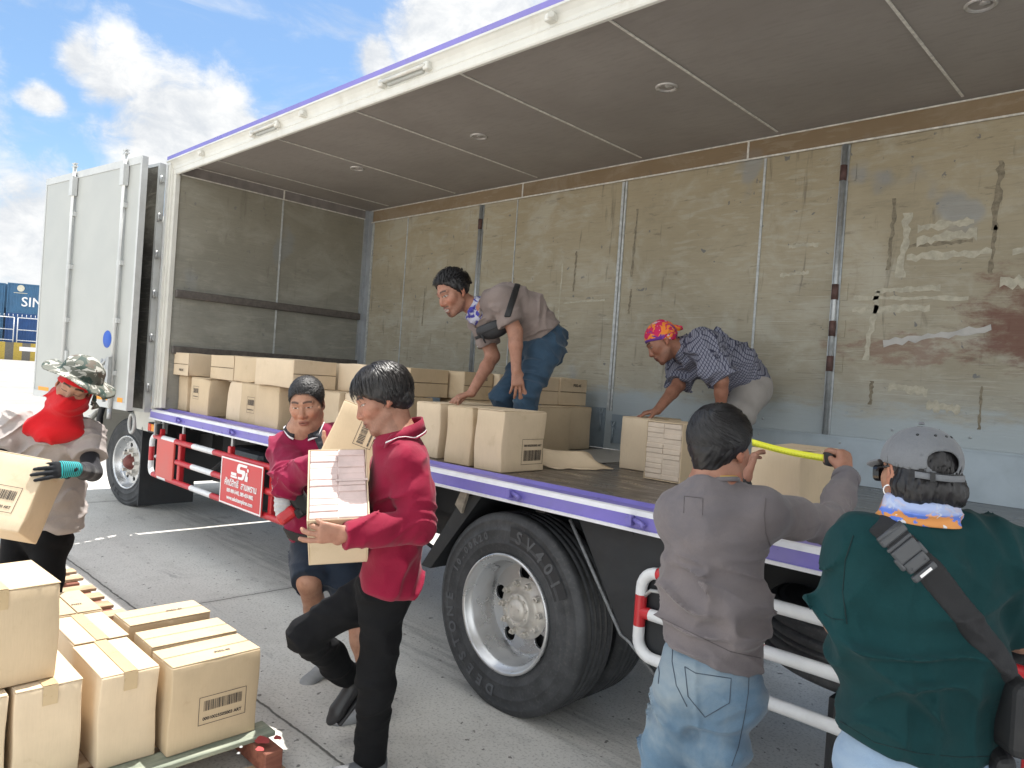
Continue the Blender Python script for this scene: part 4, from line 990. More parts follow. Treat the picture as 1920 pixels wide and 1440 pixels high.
def carton_b(label, x0, x1, y0, y1, z0, z1, flap='z', rz=0.0, **kw):
    c = ((x0 + x1) / 2, (y0 + y1) / 2, (z0 + z1) / 2); r = np.array([math.cos(rz), math.sin(rz), 0]); t = np.array([-math.sin(rz), math.cos(rz), 0])
    if flap == 'z': return carton(label, c, (x1 - x0, y1 - y0, z1 - z0), r, t, Z_, **kw)
    if flap == '-y': return carton(label, c, (x1 - x0, z1 - z0, y1 - y0), r, Z_, -t, **kw)   # flap face looks at -Y
    if flap == '+x': return carton(label, c, (y1 - y0, z1 - z0, x1 - x0), t, Z_, r, **kw)
G1, G2, G3, G4 = 'boxes standing in the lower layer in the truck', 'boxes lying in the upper layer in the truck', 'boxes on the near pallets', 'boxes set out on the open truck floor'
D0, D1, D2 = ZD + .002, ZD + .337, ZD + .552
SM = 'P002-45'
# --- truck, lower layer, front row (seen from the yard)
low = [
 ('plain box at the cab end of the lower layer against the white corner post', -7.235, -7.02, 2.86, 3.22, ()),
 ('narrow plain box set back between the corner post box and the first barcoded box', -7.005, -6.815, 2.90, 3.27, ()),
 ('box with a barcode label in the lower layer nearest the cab, beside a shadowed gap', -6.80, -6.43, 2.80, 3.01, (('-y', .12, .115, -.07, .03, False, 0),)),
 ('plain pale box just left of the second barcoded box in the lower layer', -6.185, -5.905, 2.86, 3.10, ()),
 ('x', -5.90, -5.60, 2.845, 3.08, (('-y', .13, .13, .04, -.01, False, 0),)),
 ('wide plain lower layer box beside the short haired person in red', -5.585, -5.20, 2.82, 3.04, ()),
 ('plain lower layer box seen in the gap between the two men in red shirts', -4.99, -4.62, 2.98, 3.2, ()),
 ('plain lower layer box directly behind the leaning box held by the short haired person', -4.61, -4.25, 3.02, 3.24, ()),
]
#low4
low[4] = ('second barcoded box of the lower layer, nearer the short haired person in red', *low[4][1:])
for (lb, x0, x1, y0, y1, mk) in low:
    carton_b(lb, x0, x1, y0, y1, D0, D1, group=G1, tape=False, marks=mk, rz=rnd.uniform(-.02, .02))
# --- truck, lower layer, stepped rear row along the end of the load
for (lb, x0, x1, y0, y1) in [
 ('brown side of a lower layer box right of the long haired person\'s head', -4.62, -4.26, 3.34, 3.56),
 ('lower layer box under the stamped upper box, left of the person in jeans bending', -4.46, -4.12, 3.79, 4.13),
 ('lower layer box half hidden behind the jeans of the person in jeans bending', -4.40, -4.04, 4.14, 4.42),
 ('lower layer box with a rounded front edge right behind the barcoded open box', -3.72, -3.50, 3.56, 3.92),
 ('middle one of the three lower layer boxes at the load\'s far right end', -3.74, -3.52, 3.94, 4.30),
 ('lower layer box at the far right end of the load against the blue kick plate', -3.86, -3.63, 4.33, 4.69)]:
    carton_b(lb, x0, x1, y0, y1, D0, D1, group=G1, tape=False, rz=rnd.uniform(-.015, .015))
# --- truck, upper layer (lying on their sides)
up = [
 ('upper layer box at the cab end with a stamped code below its flap seam', -7.24, -6.89, 2.80, 3.15, '-y', True, (('-y', SM),)),
 ('second upper layer box from the cab end, pale front', -6.55, -6.10, 2.86, 3.2, '-y', False, ()),
 ('third upper layer box from the cab end with a fold line on its shadowed side', -6.06, -5.665, 2.85, 3.2, '+x', False, ()),
 ('longest box of the upper layer, just above the short haired person\'s head', -5.54, -4.955, 2.78, 3.15, '+x', False, ()),
 ('small sliver of an upper layer box right of the longest one', -4.96, -4.58, 3.17, 3.40, '+x', False, ()),
 ('upper layer box partly hidden by the long haired person\'s hair, left half', -4.98, -4.68, 3.41, 3.74, '+x', False, ()),
 ('upper layer box with a shadowed side right of the long haired person\'s hair', -4.66, -4.30, 3.36, 3.735, '+x', False, ()),
 ('upper layer box with a stamped code left of the bending person\'s arm', -4.50, -4.14, 3.755, 4.06, '+x', True, ()),
 ('upper layer box between the bending person\'s two arms', -4.44, -4.08, 4.075, 4.40, '+x', False, ()),
 ('upper layer box just right of the bending person\'s knees, plain', -4.02, -3.76, 4.09, 4.42, '+x', False, ()),
 ('upper layer box at the far right end of the load with a stamped code', -4.02, -3.75, 4.425, 4.76, '+x', True, ())]
for (lb, x0, x1, y0, y1, fl, st, sm) in up:
    o = carton_b(lb, x0, x1, y0, y1, D1 + .003, D2, flap=fl, group=G2, tape=False, rz=rnd.uniform(-.012, .012), smudge=(('+z', (.02 if fl == '-y' else .04), (-.055 if fl == '-y' else .055), 0, SM, .03),) if st else ())
for (x0, x1) in ((-7.2, -6.85), (-6.83, -6.48), (-6.46, -6.1), (-6.08, -5.72), (-5.7, -5.35), (-5.33, -5.0)):
    carton_b('plain box in the second row of the load behind the front row, hardly visible', x0, x1, 3.30, 3.67, D1 - .18, D2 - .001, group='boxes in the hidden second row', tape=False)
# --- open floor
def open_carton(label, x0, x1, y0, y1, z0, z1, rz=0.0, marks=(), **kw):
    o = carton_b(label, x0, x1, y0, y1, z0, z1, rz=rz, group=G4, tape=False, seam=False, marks=marks)
    return o
o = carton_b('barcoded box at the front edge of the purple ledge, right of two plain boxes', -3.035, -2.822, 2.862, 3.225, D0, ZD + .345, rz=.03, group=G4, tape=False, marks=(('+x', .185, .145, .075, -.06, True, 0),))
carton_b('plain box in the middle of the three at the ledge, beside the barcoded one', -3.300, -3.085, 2.875, 3.235, D0, ZD + .342, rz=.02, group=G4, tape=False)
carton_b('plain box leftmost of the three at the ledge, behind the long haired person\'s shoulder', -3.66, -3.42, 2.93, 3.29, D0, ZD + .342, rz=-.02, group=G4, tape=False)
carton_b('box behind the leftmost ledge box, under the bending person\'s reaching hand', -3.80, -3.455, 3.31, 3.55, D0, ZD + .340, group=G4, tape=False)
carton_b('plain box alone on the bare floor under the hand of the person in the bandana', -2.752, -2.548, 3.872, 4.262, D0, ZD + .335, rz=.02, group=G4, tape=True)
# flattened, torn sheet of cardboard beside the barcoded box
def sheet():
    m = MB(); nx, ny = 14, 10; vs = []
    for i in range(nx + 1):
        for j in range(ny + 1):
            u, v = i / nx, j / ny
            x = -3.02 + .20 * u + .16 * v; y = 3.25 + .38 * v + .10 * u
            edge = .012 * math.sin(9 * v + 3) + .010 * math.sin(23 * v)
            lift = .02 + .075 * max(0, v - .45) ** 1.3 * (1 + .6 * math.sin(6 * u)) * (1 - .55 * u) + (.11 * (1 - u) ** 2) * (1 - v * .6)
            vs.append((x + (edge if i == nx else 0), y + (.015 * math.sin(11 * u) if j == ny else 0), ZD + .004 + lift * (.25 + .75 * (1 - u))))
    f = [(i * (ny + 1) + j, (i + 1) * (ny + 1) + j, (i + 1) * (ny + 1) + j + 1, i * (ny + 1) + j + 1) for i in range(nx) for j in range(ny)]
    m.add(vs, f, 0, True)
    o = m.build('torn_cardboard', m_card, None, (-2.8, 3.4, ZD)); md = o.modifiers.new('thick', 'SOLIDIFY'); md.thickness = .006
    tag(o, 'torn flattened cardboard sheet curling up behind the barcoded box on the floor', 'cardboard sheet')
sheet()
m = MB(); m.add([(-3.50, 3.95, ZD + .005), (-2.95, 3.95, ZD + .004), (-2.9, 4.5, ZD + .006), (-3.1, 4.86, ZD + .01), (-3.6, 4.86, ZD + .006)], [(0, 1, 2, 3, 4)])
tag(m.build('floor_sheet', simple('pale_board_sheet', (.36, .35, .33), .6, var=.08), None, (-3.2, 4.4, ZD)), 'pale flat board lying on the truck floor in front of the kick plate', 'board')

# --- carton of paper packets (open side shows the packets)
m_packet = simple('pinkish_paper_packet', (.60, .47, .44), .6, var=.10, nscale=14)
m_packet2 = simple('pale_paper_packet', (.52, .43, .34), .6, var=.07, nscale=12)
m_film = simple('packet_film_tape', (.55, .43, .40), .3, var=.05)
def packet_box(label, c, w_ax, up_ax, n_ax, w, h, d, mat, nrows, film=True):
    """carton open on its n_ax side, filled with flat packets in two columns"""
    c = np.array(c, float); m = MB(); t = .006
    ctr = c - n_ax * d / 2
    m.rbox(c - n_ax * (d - t / 2), w_ax, up_ax, n_ax, (w, h, t), .002)
    for sg in (-1, 1):
        m.rbox(ctr + w_ax * sg * (w / 2 - t / 2), w_ax, up_ax, n_ax, (t, h, d), .0025, seg=1)
        m.rbox(ctr + up_ax * sg * (h / 2 - t / 2), w_ax, up_ax, n_ax, (w - 2 * t, t, d), .0025, seg=1)
    o = m.build('cardboard_box', m_card, None, tuple(c)); tag(o, label, 'box')
    iw, ih = w - 2 * t - .004, h - 2 * t - .004
    bk = MB(); bk.rbox(c - n_ax * .0045, w_ax, up_ax, n_ax, (iw, ih, .004), .001, 0, 1); bk.build('gap_fill_plate', mat, o)  # plate added close behind the packet fronts to lighten the shaded gaps
    k = random.Random(3)
    for col in (0, 1):
        y = -ih / 2; n = nrows
        cuts = np.linspace(0, 1, n + 1); 
        for i in range(n):
            y0, y1 = -ih / 2 + ih * cuts[i], -ih / 2 + ih * cuts[i + 1]
            off = .010 * (col - .5)
            p = MB(); pd = .10; hh = y1 - y0 - .0015 - k.uniform(0, .0012)
            p.rbox(c - n_ax * (pd / 2 - .004 + k.uniform(0, .006)) + w_ax * ((col - .5) * iw / 2) + up_ax * ((y0 + y1) / 2), w_ax * math.cos(k.uniform(-.015, .015)) + up_ax * k.uniform(-.02, .02), up_ax, n_ax, (iw / 2 - .002, hh, pd), .0035, 0, 2)
            p.build('paper_packet', mat, o)
    if film:
        p = MB()
        p.rbox(c + up_ax * h * .02 + n_ax * .0065 + w_ax * .05, w_ax, up_ax, n_ax, (w * .55, .010, .0012), .0004, 0, 1)
        p.build('clear_tape', m_film, o)
    return o
def vb(px, py):
    """local right, up, forward for the line of sight through a pixel"""
    f = at(px, py, 1) - cO; f = f / np.linalg.norm(f); u = cU - f * (cU @ f); u = u / np.linalg.norm(u); return np.cross(f, u), u, f
_r, _u, _f = vb(634, 905)
u3 = -.01 * _r + .775 * _u + .632 * _f; w3 = _r.copy(); w3 = w3 - u3 * (w3 @ u3); w3 /= np.linalg.norm(w3); n3 = np.cross(w3, u3)
if n3 @ _f > 0: n3 = -n3
PBOX_C = at(634, 905, 2.80)
packet_box('opened box of pinkish paper packets carried by the long haired person in red', PBOX_C, w3, u3, n3, .225, .345, .285, m_packet, 11)
packet_box('open sided box of pale paper packets behind the grey shirted person\'s head', (-2.26, 3.60, ZD + .17), X_, Z_, -Y_, .24, .335, .33, m_packet2, 11, False)

# --- near pallets
PZ = .13
for (lb, x0, x1, y0, y1, sx, mk, sm, tp) in [
 ('box with a large barcode at the right corner of the near pallet', -3.105, -2.895, 1.19, 1.56, 'y', (('+x', .20, .115, .03, -.03, False, 0),), (('+z', .05, .04, math.pi / 2, 'P002-45', .02),), False),
 ('plain box behind the barcoded one on the near pallet, middle of its row of three', -3.355, -3.145, 1.205, 1.575, 'y', (), (), False),
 ('farthest of the right row of three boxes on the near pallet', -3.665, -3.455, 1.22, 1.59, 'y', (), (('+z', .0, .05, math.pi / 2, 'P002-45', .022),), False),
 ('box with tape along its top, left of the barcoded one on the near pallet', -3.33, -2.95, .955, 1.165, 'x', (), (), True),
 ('taped box behind the first taped one in the middle row on the near pallet', -3.72, -3.35, .972, 1.185, 'x', (), (), True),
 ('farthest box with a small stamp on top, by the empty pallet slats', -4.12, -3.76, .985, 1.20, 'x', (), (('+z', .06, .03, math.pi / 2, 'P002', .022),), False),
 ('bottom box under the edge of the tall top box, on the near pallet', -3.36, -2.985, .69, .905, 'x', (), (), True),
 ('bottom box at the left edge of the photo under the tall top box', -3.36, -2.985, .45, .67, 'x', (), (), True)]:
    carton_b(lb, x0, x1, y0, y1, PZ + .001, PZ + .357, rz=rnd.uniform(-.015, .015), group=G3, seamx=sx, tape=tp, marks=mk, smudge=sm)
carton_b('tall taped box on top of the near pallet stack at the left edge', -3.41, -3.035, .44, .82, PZ + .361, PZ + .715, rz=.03, group=G3, seamx='x', tape=True)
def wood_mat(name, a, b):
    m, q, bs = new_mat(name); v = q.new('ShaderNodeTexCoord').outputs['Object']
    n = q.noise(q.scale(v, (9, 1.4, 9)), 3, 6, .65, .4); c = q.mix(q.ramp(n, .3, .7), a, b)
    d = q.noise(v, 5, 6, .65); c = q.mix(q.math('MULTIPLY', q.ramp(d, .52, .7), .5), c, tuple(x * .45 for x in a))
    q.l.new(c, bs.inputs['Base Color']); bs.inputs['Roughness'].default_value = .85
    bb = q.new('ShaderNodeBump', Strength=.3, Distance=.004); q.l.new(n, bb.inputs['Height']); q.l.new(bb.outputs[0], bs.inputs['Normal'])
    return m
m_wood = wood_mat('pallet_wood', (.30, .20, .12), (.46, .34, .22)); m_woodd = wood_mat('dark_red_pallet_block', (.16, .055, .035), (.26, .10, .065)); m_woodg = wood_mat('greenish_pallet_board', (.16, .19, .15), (.30, .32, .25))
def pallet(label, x0, x1, y0, y1, pitch, bw, mats):
    root = thing('wooden_pallet', label, 'pallet', ((x0 + x1) / 2, (y0 + y1) / 2, 0), 'wooden pallets under the near boxes')
    n = int((x1 - x0) / pitch)
    for i in range(n + 1):
        x = x0 + i * pitch; m = MB(); jit = rnd.uniform(-.02, .02)
        m.rbox((x, (y0 + y1) / 2 + jit, .119), X_, Y_, Z_, (bw, y1 - y0, .022), .003, 0, 1)
        m.build('deck_board', mats[0] if i < n else mats[2], root)
    for y in (y0 + .06, (y0 + y1) / 2, y1 - .06):
        m = MB(); m.rbox(((x0 + x1) / 2, y, .064), X_, Y_, Z_, (x1 - x0 + bw - .01, .08, .085), .004, 0, 1); m.build('stringer', mats[1], root)
    for x in (x0, (x0 + x1) / 2, x1):
        m = MB(); m.rbox((x, (y0 + y1) / 2, .010), X_, Y_, Z_, (.10, y1 - y0, .018), .002, 0, 1); m.build('bottom_board', mats[0], root)
    return root
pallet('slatted wooden pallet under the person in the hat, farthest from the camera', -6.75, -5.60, .45, 1.64, .185, .10, (m_wood, m_woodd, m_wood))
pallet('sunlit slatted wooden pallet between the person in the hat and the near boxes', -5.36, -4.30, .45, 1.64, .205, .11, (m_wood, m_woodd, m_wood))
pn = pallet('wooden pallet with a greenish end board carrying the near boxes', -4.1, -2.78, .40, 1.62, .20, .12, (m_wood, m_woodd, m_woodg))
m = MB()
for (x, y) in ((-2.80, 1.45), (-2.76, 1.42), (-2.79, 1.02), (-2.755, 1.06)): m.lathe([(.008, 0), (.006, .003), (.001, .004)], (x, y, .1302), Z_, X_, 8)
m.build('nail_heads', m_galv, pn)
m = MB()
for (x, y, s) in ((-2.80, 1.54, .035), (-2.74, 1.50, .02), (-2.78, 1.60, .02)):
    m.add([(x + s * math.cos(a) * (1 + .3 * math.sin(3 * a)), y + s * .8 * math.sin(a), .1306) for a in np.linspace(0, 6.28, 13)[:-1]], [list(range(12))])
m.build('red_paint_splash', simple('red_splash', (.35, .05, .05), .6), pn)
# ================================================================== SOFT-BODY MODELLING (distance fields -> one smooth mesh)
def nz(v): v = np.asarray(v, float); return v / (np.linalg.norm(v) + 1e-12)
def perp(v, a): return nz(np.asarray(v, float) - a * (np.asarray(v, float) @ a))
_rs = np.random.RandomState(11); _LAT = _rs.rand(32, 32, 32).astype(np.float32)
def vnoise(P):
    """smooth value noise 0..1 on points (n,3)"""
    P = np.asarray(P, np.float32); i = np.floor(P).astype(np.int32); f = P - i; f = f * f * (3 - 2 * f); i &= 31; j = (i + 1) & 31
    def L(a, b, c): return _LAT[a, b, c]
    x0, y0, z0 = i.T; x1, y1, z1 = j.T; fx, fy, fz = f.T
    c00 = L(x0, y0, z0) * (1 - fx) + L(x1, y0, z0) * fx; c10 = L(x0, y1, z0) * (1 - fx) + L(x1, y1, z0) * fx
    c01 = L(x0, y0, z1) * (1 - fx) + L(x1, y0, z1) * fx; c11 = L(x0, y1, z1) * (1 - fx) + L(x1, y1, z1) * fx
    return (c00 * (1 - fy) + c10 * fy) * (1 - fz) + (c01 * (1 - fy) + c11 * fy) * fz

class Field:
    def __init__(s, lo, hi, h, fine=(), hf=None):
        s.ax = []; s.h = h
        for k in range(3):
            xs = [lo[k]]
            while xs[-1] < hi[k]:
                x = xs[-1]; step = h
                for (a, b) in fine:
                    if a[k] - .01 <= x <= b[k] + .01: step = hf
                xs.append(x + step)
            s.ax.append(np.array(xs, np.float32))
        s.F = np.full([len(a) for a in s.ax], .5, np.float32)
    def region(s, lo, hi):
        sl = tuple(slice(max(0, int(np.searchsorted(a, l)) - 1), int(np.searchsorted(a, u)) + 1) for a, l, u in zip(s.ax, lo, hi))
        X = s.ax[0][sl[0]][:, None, None]; Y = s.ax[1][sl[1]][None, :, None]; Z = s.ax[2][sl[2]][None, None, :]
        return sl, X, Y, Z
    def put(s, fn, lo, hi, k=.02, op='add'):
        m = 2 * k + 2.5 * s.h
        sl, X, Y, Z = s.region(np.asarray(lo) - m, np.asarray(hi) + m)
        if min(x.stop - x.start for x in sl) <= 0: return s
        d = fn(X, Y, Z).astype(np.float32); A = s.F[sl]
        if A.shape != d.shape: d = np.broadcast_to(d, A.shape)
        if op == 'add':
            h = np.maximum(k - np.abs(A - d), 0) / max(k, 1e-6); s.F[sl] = np.minimum(A, d) - h * h * k * .25
        else:
            d = -d; h = np.maximum(k - np.abs(A - d), 0) / max(k, 1e-6); s.F[sl] = np.maximum(A, d) + h * h * k * .25
        return s
    # --- primitives
    def cap(s, a, b, ra, rb=None, k=.02, op='add', end=None):
        rb = ra if rb is None else rb; a = np.asarray(a, float); b = np.asarray(b, float); ab = b - a; L2 = ab @ ab + 1e-12
        def fn(X, Y, Z):
            x, y, z = X - a[0], Y - a[1], Z - a[2]
            t = np.clip((x * ab[0] + y * ab[1] + z * ab[2]) / L2, 0, 1)
            d = np.sqrt((x - t * ab[0]) ** 2 + (y - t * ab[1]) ** 2 + (z - t * ab[2]) ** 2) - (ra + t * (rb - ra))
            if end is not None: n = ab / math.sqrt(L2); d = np.maximum(d, x * n[0] + y * n[1] + z * n[2] - math.sqrt(L2) - end)
            return d
        r = max(ra, rb); return s.put(fn, np.minimum(a, b) - r, np.maximum(a, b) + r, k, op)
    def ell(s, c, r, ax=None, k=.02, op='add'):
        c = np.asarray(c, float); r = np.asarray(r, float); B = np.eye(3) if ax is None else np.array([nz(a) for a in ax])
        def fn(X, Y, Z):
            x, y, z = X - c[0], Y - c[1], Z - c[2]
            q = [(B[i][0] * x + B[i][1] * y + B[i][2] * z) for i in range(3)]
            k0 = np.sqrt(sum((q[i] / r[i]) ** 2 for i in range(3))); k1 = np.sqrt(sum((q[i] / r[i] ** 2) ** 2 for i in range(3))) + 1e-6
            return k0 * (k0 - 1) / k1
        e = np.abs(B.T) @ r; return s.put(fn, c - e, c + e, k, op)
    def ecap(s, a, b, wdir, ra, rb, k=.03, end=.6, op='add', sq=2.0):
        """tapered limb with an elliptical section; ra, rb = (half width along wdir, half depth); sq > 2 makes the section boxier"""
        a = np.asarray(a, float); b = np.asarray(b, float); L = np.linalg.norm(b - a); t_ = (b - a) / L; u = perp(wdir, t_); v = np.cross(t_, u)
        def fn(X, Y, Z):
            x, y, z = X - a[0], Y - a[1], Z - a[2]
            l = x * t_[0] + y * t_[1] + z * t_[2]; t = np.clip(l / L, 0, 1); e = l - t * L
            p = x * u[0] + y * u[1] + z * u[2]; q = x * v[0] + y * v[1] + z * v[2]
            w = ra[0] + t * (rb[0] - ra[0]); d = ra[1] + t * (rb[1] - ra[1]); m = np.minimum(w, d) * end
            if sq == 2.0: k0 = np.sqrt((p / w) ** 2 + (q / d) ** 2 + (e / m) ** 2)
            else: k0 = (np.abs(p / w) ** sq + np.abs(q / d) ** sq + np.abs(e / m) ** sq) ** (1 / sq)
            k1 = np.sqrt((p / w ** 2) ** 2 + (q / d ** 2) ** 2 + (e / m ** 2) ** 2) + 1e-6
            return np.where(k0 < .3, (k0 - 1) * np.minimum(w, d), k0 * (k0 - 1) / np.maximum(k1, 1e-4))
        r = max(*ra, *rb); return s.put(fn, np.minimum(a, b) - r, np.maximum(a, b) + r, k, op)
    def chain(s, pts, rad, k=.02, end=None):
        for i in range(len(pts) - 1): s.cap(pts[i], pts[i + 1], rad[i], rad[i + 1], k, end=end if i == len(pts) - 2 else None)
        return s
    def echain(s, pts, wd, rad, k=.03, end=.6, sq=2.0):
        for i in range(len(pts) - 1): s.ecap(pts[i], pts[i + 1], wd if not isinstance(wd, list) else wd[i], rad[i], rad[i + 1], k, end, sq=sq)
        return s
    def cut(s, p, n, k=.004):
        """remove everything on the +n side of plane through p"""
        p = np.asarray(p, float); n = nz(n); X = s.ax[0][:, None, None]; Y = s.ax[1][None, :, None]; Z = s.ax[2][None, None, :]
        d = ((X - p[0]) * n[0] + (Y - p[1]) * n[1] + (Z - p[2]) * n[2]).astype(np.float32)
        h = np.maximum(k - np.abs(s.F - d), 0) / k; s.F = np.maximum(s.F, d) + h * h * k * .25; return s
    def cut_near(s, p, n, rad, k=.003):
        """plane cut only inside a ball round p (for cuffs and hems of one limb)"""
        p = np.asarray(p, float); n = nz(n)
        def fn(X, Y, Z):
            d = -((X - p[0]) * n[0] + (Y - p[1]) * n[1] + (Z - p[2]) * n[2])
            b = np.sqrt((X - p[0]) ** 2 + (Y - p[1]) ** 2 + (Z - p[2]) ** 2) - rad
            return np.maximum(d, b)
        return s.put(fn, p - rad, p + rad, k, 'sub')
    def warp(s, fn, band=.075):
        """F += fn(points) near the surface"""
        idx = np.nonzero(np.abs(s.F) < band)
        P = np.stack([s.ax[i][idx[i]] for i in range(3)], 1); s.F[idx] += fn(P).astype(np.float32); return s
    def sample(s, P):
        P = np.asarray(P, float); ix = []; fr = []
        for k in range(3):
            a = s.ax[k]; i = np.clip(np.searchsorted(a, P[:, k]) - 1, 0, len(a) - 2); ix.append(i); fr.append(np.clip((P[:, k] - a[i]) / (a[i + 1] - a[i]), 0, 1))
        out = 0
        for a in (0, 1):
            for b in (0, 1):
                for c in (0, 1):
                    w = (fr[0] if a else 1 - fr[0]) * (fr[1] if b else 1 - fr[1]) * (fr[2] if c else 1 - fr[2]); out = out + w * s.F[ix[0] + a, ix[1] + b, ix[2] + c]
        return out
    def push_out(s, P, off):
        """move points that sink into the body back to its surface"""
        P = np.array(P, float); e = .008
        for _ in range(6):
            v = s.sample(P); g_ = np.stack([s.sample(P + d) - s.sample(P - d) for d in np.eye(3) * e], 1); g_ /= np.linalg.norm(g_, axis=1)[:, None] + 1e-9
            P += g_ * (np.clip(off - v, 0, .03))[:, None]
        return P
    def mesh(s):
        F = s.F; S = F < 0
        nx, ny, nzz = F.shape
        c = S[:-1, :-1, :-1].astype(np.int8)
        tot = np.zeros((nx - 1, ny - 1, nzz - 1), np.int8)
        for a in (0, 1):
            for b in (0, 1):
                for d in (0, 1): tot += S[a:nx - 1 + a, b:ny - 1 + b, d:nzz - 1 + d]
        act = (tot > 0) & (tot < 8); I = np.nonzero(act); n = len(I[0])
        idm = np.full(act.shape, -1, np.int32); idm[I] = np.arange(n)
        acc = np.zeros((n, 3)); cnt = np.zeros(n)
        corner = lambda a, b, d: F[I[0] + a, I[1] + b, I[2] + d]
        for axis in range(3):
            o1, o2 = [(1, 2), (0, 2), (0, 1)][axis]
            for u in (0, 1):
                for v in (0, 1):
                    A = [0, 0, 0]; A[o1] = u; A[o2] = v; B = list(A); B[axis] = 1
                    fa = corner(*A); fb = corner(*B); m = (fa < 0) != (fb < 0)
                    t = np.where(m, fa / np.where(m, fa - fb, 1), 0)
                    for k in range(3):
                        xa = s.ax[k][I[k] + A[k]]; xb = s.ax[k][I[k] + B[k]]
                        acc[:, k] += np.where(m, xa + t * (xb - xa), 0)
                    cnt += m
        V = acc / np.maximum(cnt, 1)[:, None]
        Q = []
        for axis in range(3):
            o1, o2 = [(1, 2), (2, 0), (0, 1)][axis]
            sa = [slice(None)] * 3; sb = [slice(None)] * 3; sa[axis] = slice(0, -1); sb[axis] = slice(1, None)
            E0 = S[tuple(sa)]; E1 = S[tuple(sb)]; ch = E0 != E1
            lim = [slice(None)] * 3; 
            e = np.nonzero(ch); e = np.stack(e, 1)
            ok = (e[:, o1] > 0) & (e[:, o2] > 0) & (e[:, o1] < F.shape[o1] - 1) & (e[:, o2] < F.shape[o2] - 1); e = e[ok]
            def gi(d1, d2):
                g2 = e.copy(); g2[:, o1] -= d1; g2[:, o2] -= d2; return idm[g2[:, 0], g2[:, 1], g2[:, 2]]
            q = np.stack([gi(1, 1), gi(0, 1), gi(0, 0), gi(1, 0)], 1)
            ins = E0[e[:, 0], e[:, 1], e[:, 2]]; q[~ins] = q[~ins][:, ::-1]
            Q.append(q)
        Q = np.concatenate(Q); Q = Q[(Q >= 0).all(1)]
        # relax a little so that the grid steps vanish
        for _ in range(2):
            sm = np.zeros_like(V); ct = np.zeros(len(V))
            for i in range(4):
                np.add.at(sm, Q[:, i], V[Q[:, (i + 1) % 4]] + V[Q[:, (i - 1) % 4]]); np.add.at(ct, Q[:, i], 2)
            V = V * .5 + .5 * sm / np.maximum(ct, 1)[:, None]
        return V, Q
    def build(s, name, mats, parent=None, colfn=None, org=None, label=None):
        V, Q = s.mesh()
        if org is None: org = ROOTLOC.get(parent.name, (0, 0, 0)) if parent else (0, 0, 0)
        me = bpy.data.meshes.new(name); nv, nq = len(V), len(Q)
        me.vertices.add(nv); me.loops.add(nq * 4); me.polygons.add(nq)
        me.vertices.foreach_set('co', (V - np.asarray(org)).astype(np.float32).ravel())
        me.loops.foreach_set('vertex_index', Q.astype(np.int32).ravel())
        me.polygons.foreach_set('loop_start', np.arange(0, nq * 4, 4, dtype=np.int32)); me.polygons.foreach_set('loop_total', np.full(nq, 4, np.int32))
        me.polygons.foreach_set('use_smooth', np.ones(nq, bool)); me.update(calc_edges=True)
        for m in (mats if isinstance(mats, (list, tuple)) else [mats]): me.materials.append(m)
        if colfn is not None:
            at_ = me.color_attributes.new('tint', 'FLOAT_COLOR', 'POINT'); c = np.ones((nv, 4), np.float32); c[:, :3] = colfn(V); at_.data.foreach_set('color', c.ravel())
        return link(name, me, parent, org, label)

def folds(P, dirs, freq, amp, seed=0.0, sharp=1.6):
    """cloth creases: ridges that run across each direction in dirs"""
    out = np.zeros(len(P)); P = np.asarray(P); fr = freq * 1.75
    for i, (d, stretch) in enumerate(dirs):
        d = nz(d); e1 = perp([.3, .2, .9] if abs(d[2]) < .8 else [1, .2, .1], d); e2 = np.cross(d, e1)
        w = vnoise(P * freq * .5 + 7.7 * i + seed) - .5
        q = np.stack([P @ d * fr + w * 2.4, P @ e1 * fr * stretch, P @ e2 * fr * stretch], 1) + 3.1 * i + seed
        n = np.clip((vnoise(q) - .5) * 1.7 + .5, 0, 1); r = 1 - np.abs(2 * n - 1); m = vnoise(P * freq * .45 + 11.3 + seed + i)
        out += (r ** sharp) * np.clip(m * 2.6 - .6, 0, 1)
    return -amp * 1.55 * (out - .10)

# ------------------------------------------------------------------ skin, cloth, hair materials
def skin_mat():
    m, q, bs = new_mat('skin')
    a = q.new('ShaderNodeAttribute', attribute_name='tint'); v = q.new('ShaderNodeTexCoord').outputs['Object']
    n = q.noise(v, 28, 5, .6); n2 = q.noise(v, 6, 4, .6); f = q.noise(v, 190, 3, .6)
    c = q.mix(q.math('MULTIPLY', q.ramp(n, .4, .7), .30), a.outputs['Color'], (.10, .035, .018)); c = q.mix(q.math('MULTIPLY', q.ramp(n2, .45, .7), .16), c, (.34, .10, .055))
    q.l.new(c, bs.inputs['Base Color']); q.set(bs.inputs['Roughness'], q.ramp(n2, .3, .7, .46, .62)); bs.inputs['Specular IOR Level'].default_value = .42
    bs.inputs['Subsurface Weight'].default_value = .04; bs.inputs['Subsurface Radius'].default_value = (.010, .004, .002); bs.inputs['Subsurface Scale'].default_value = .6
    b = q.new('ShaderNodeBump', Strength=.3, Distance=.002); q.l.new(q.math('ADD', f, n), b.inputs['Height']); q.l.new(b.outputs[0], bs.inputs['Normal'])
    return m
m_skin = skin_mat()
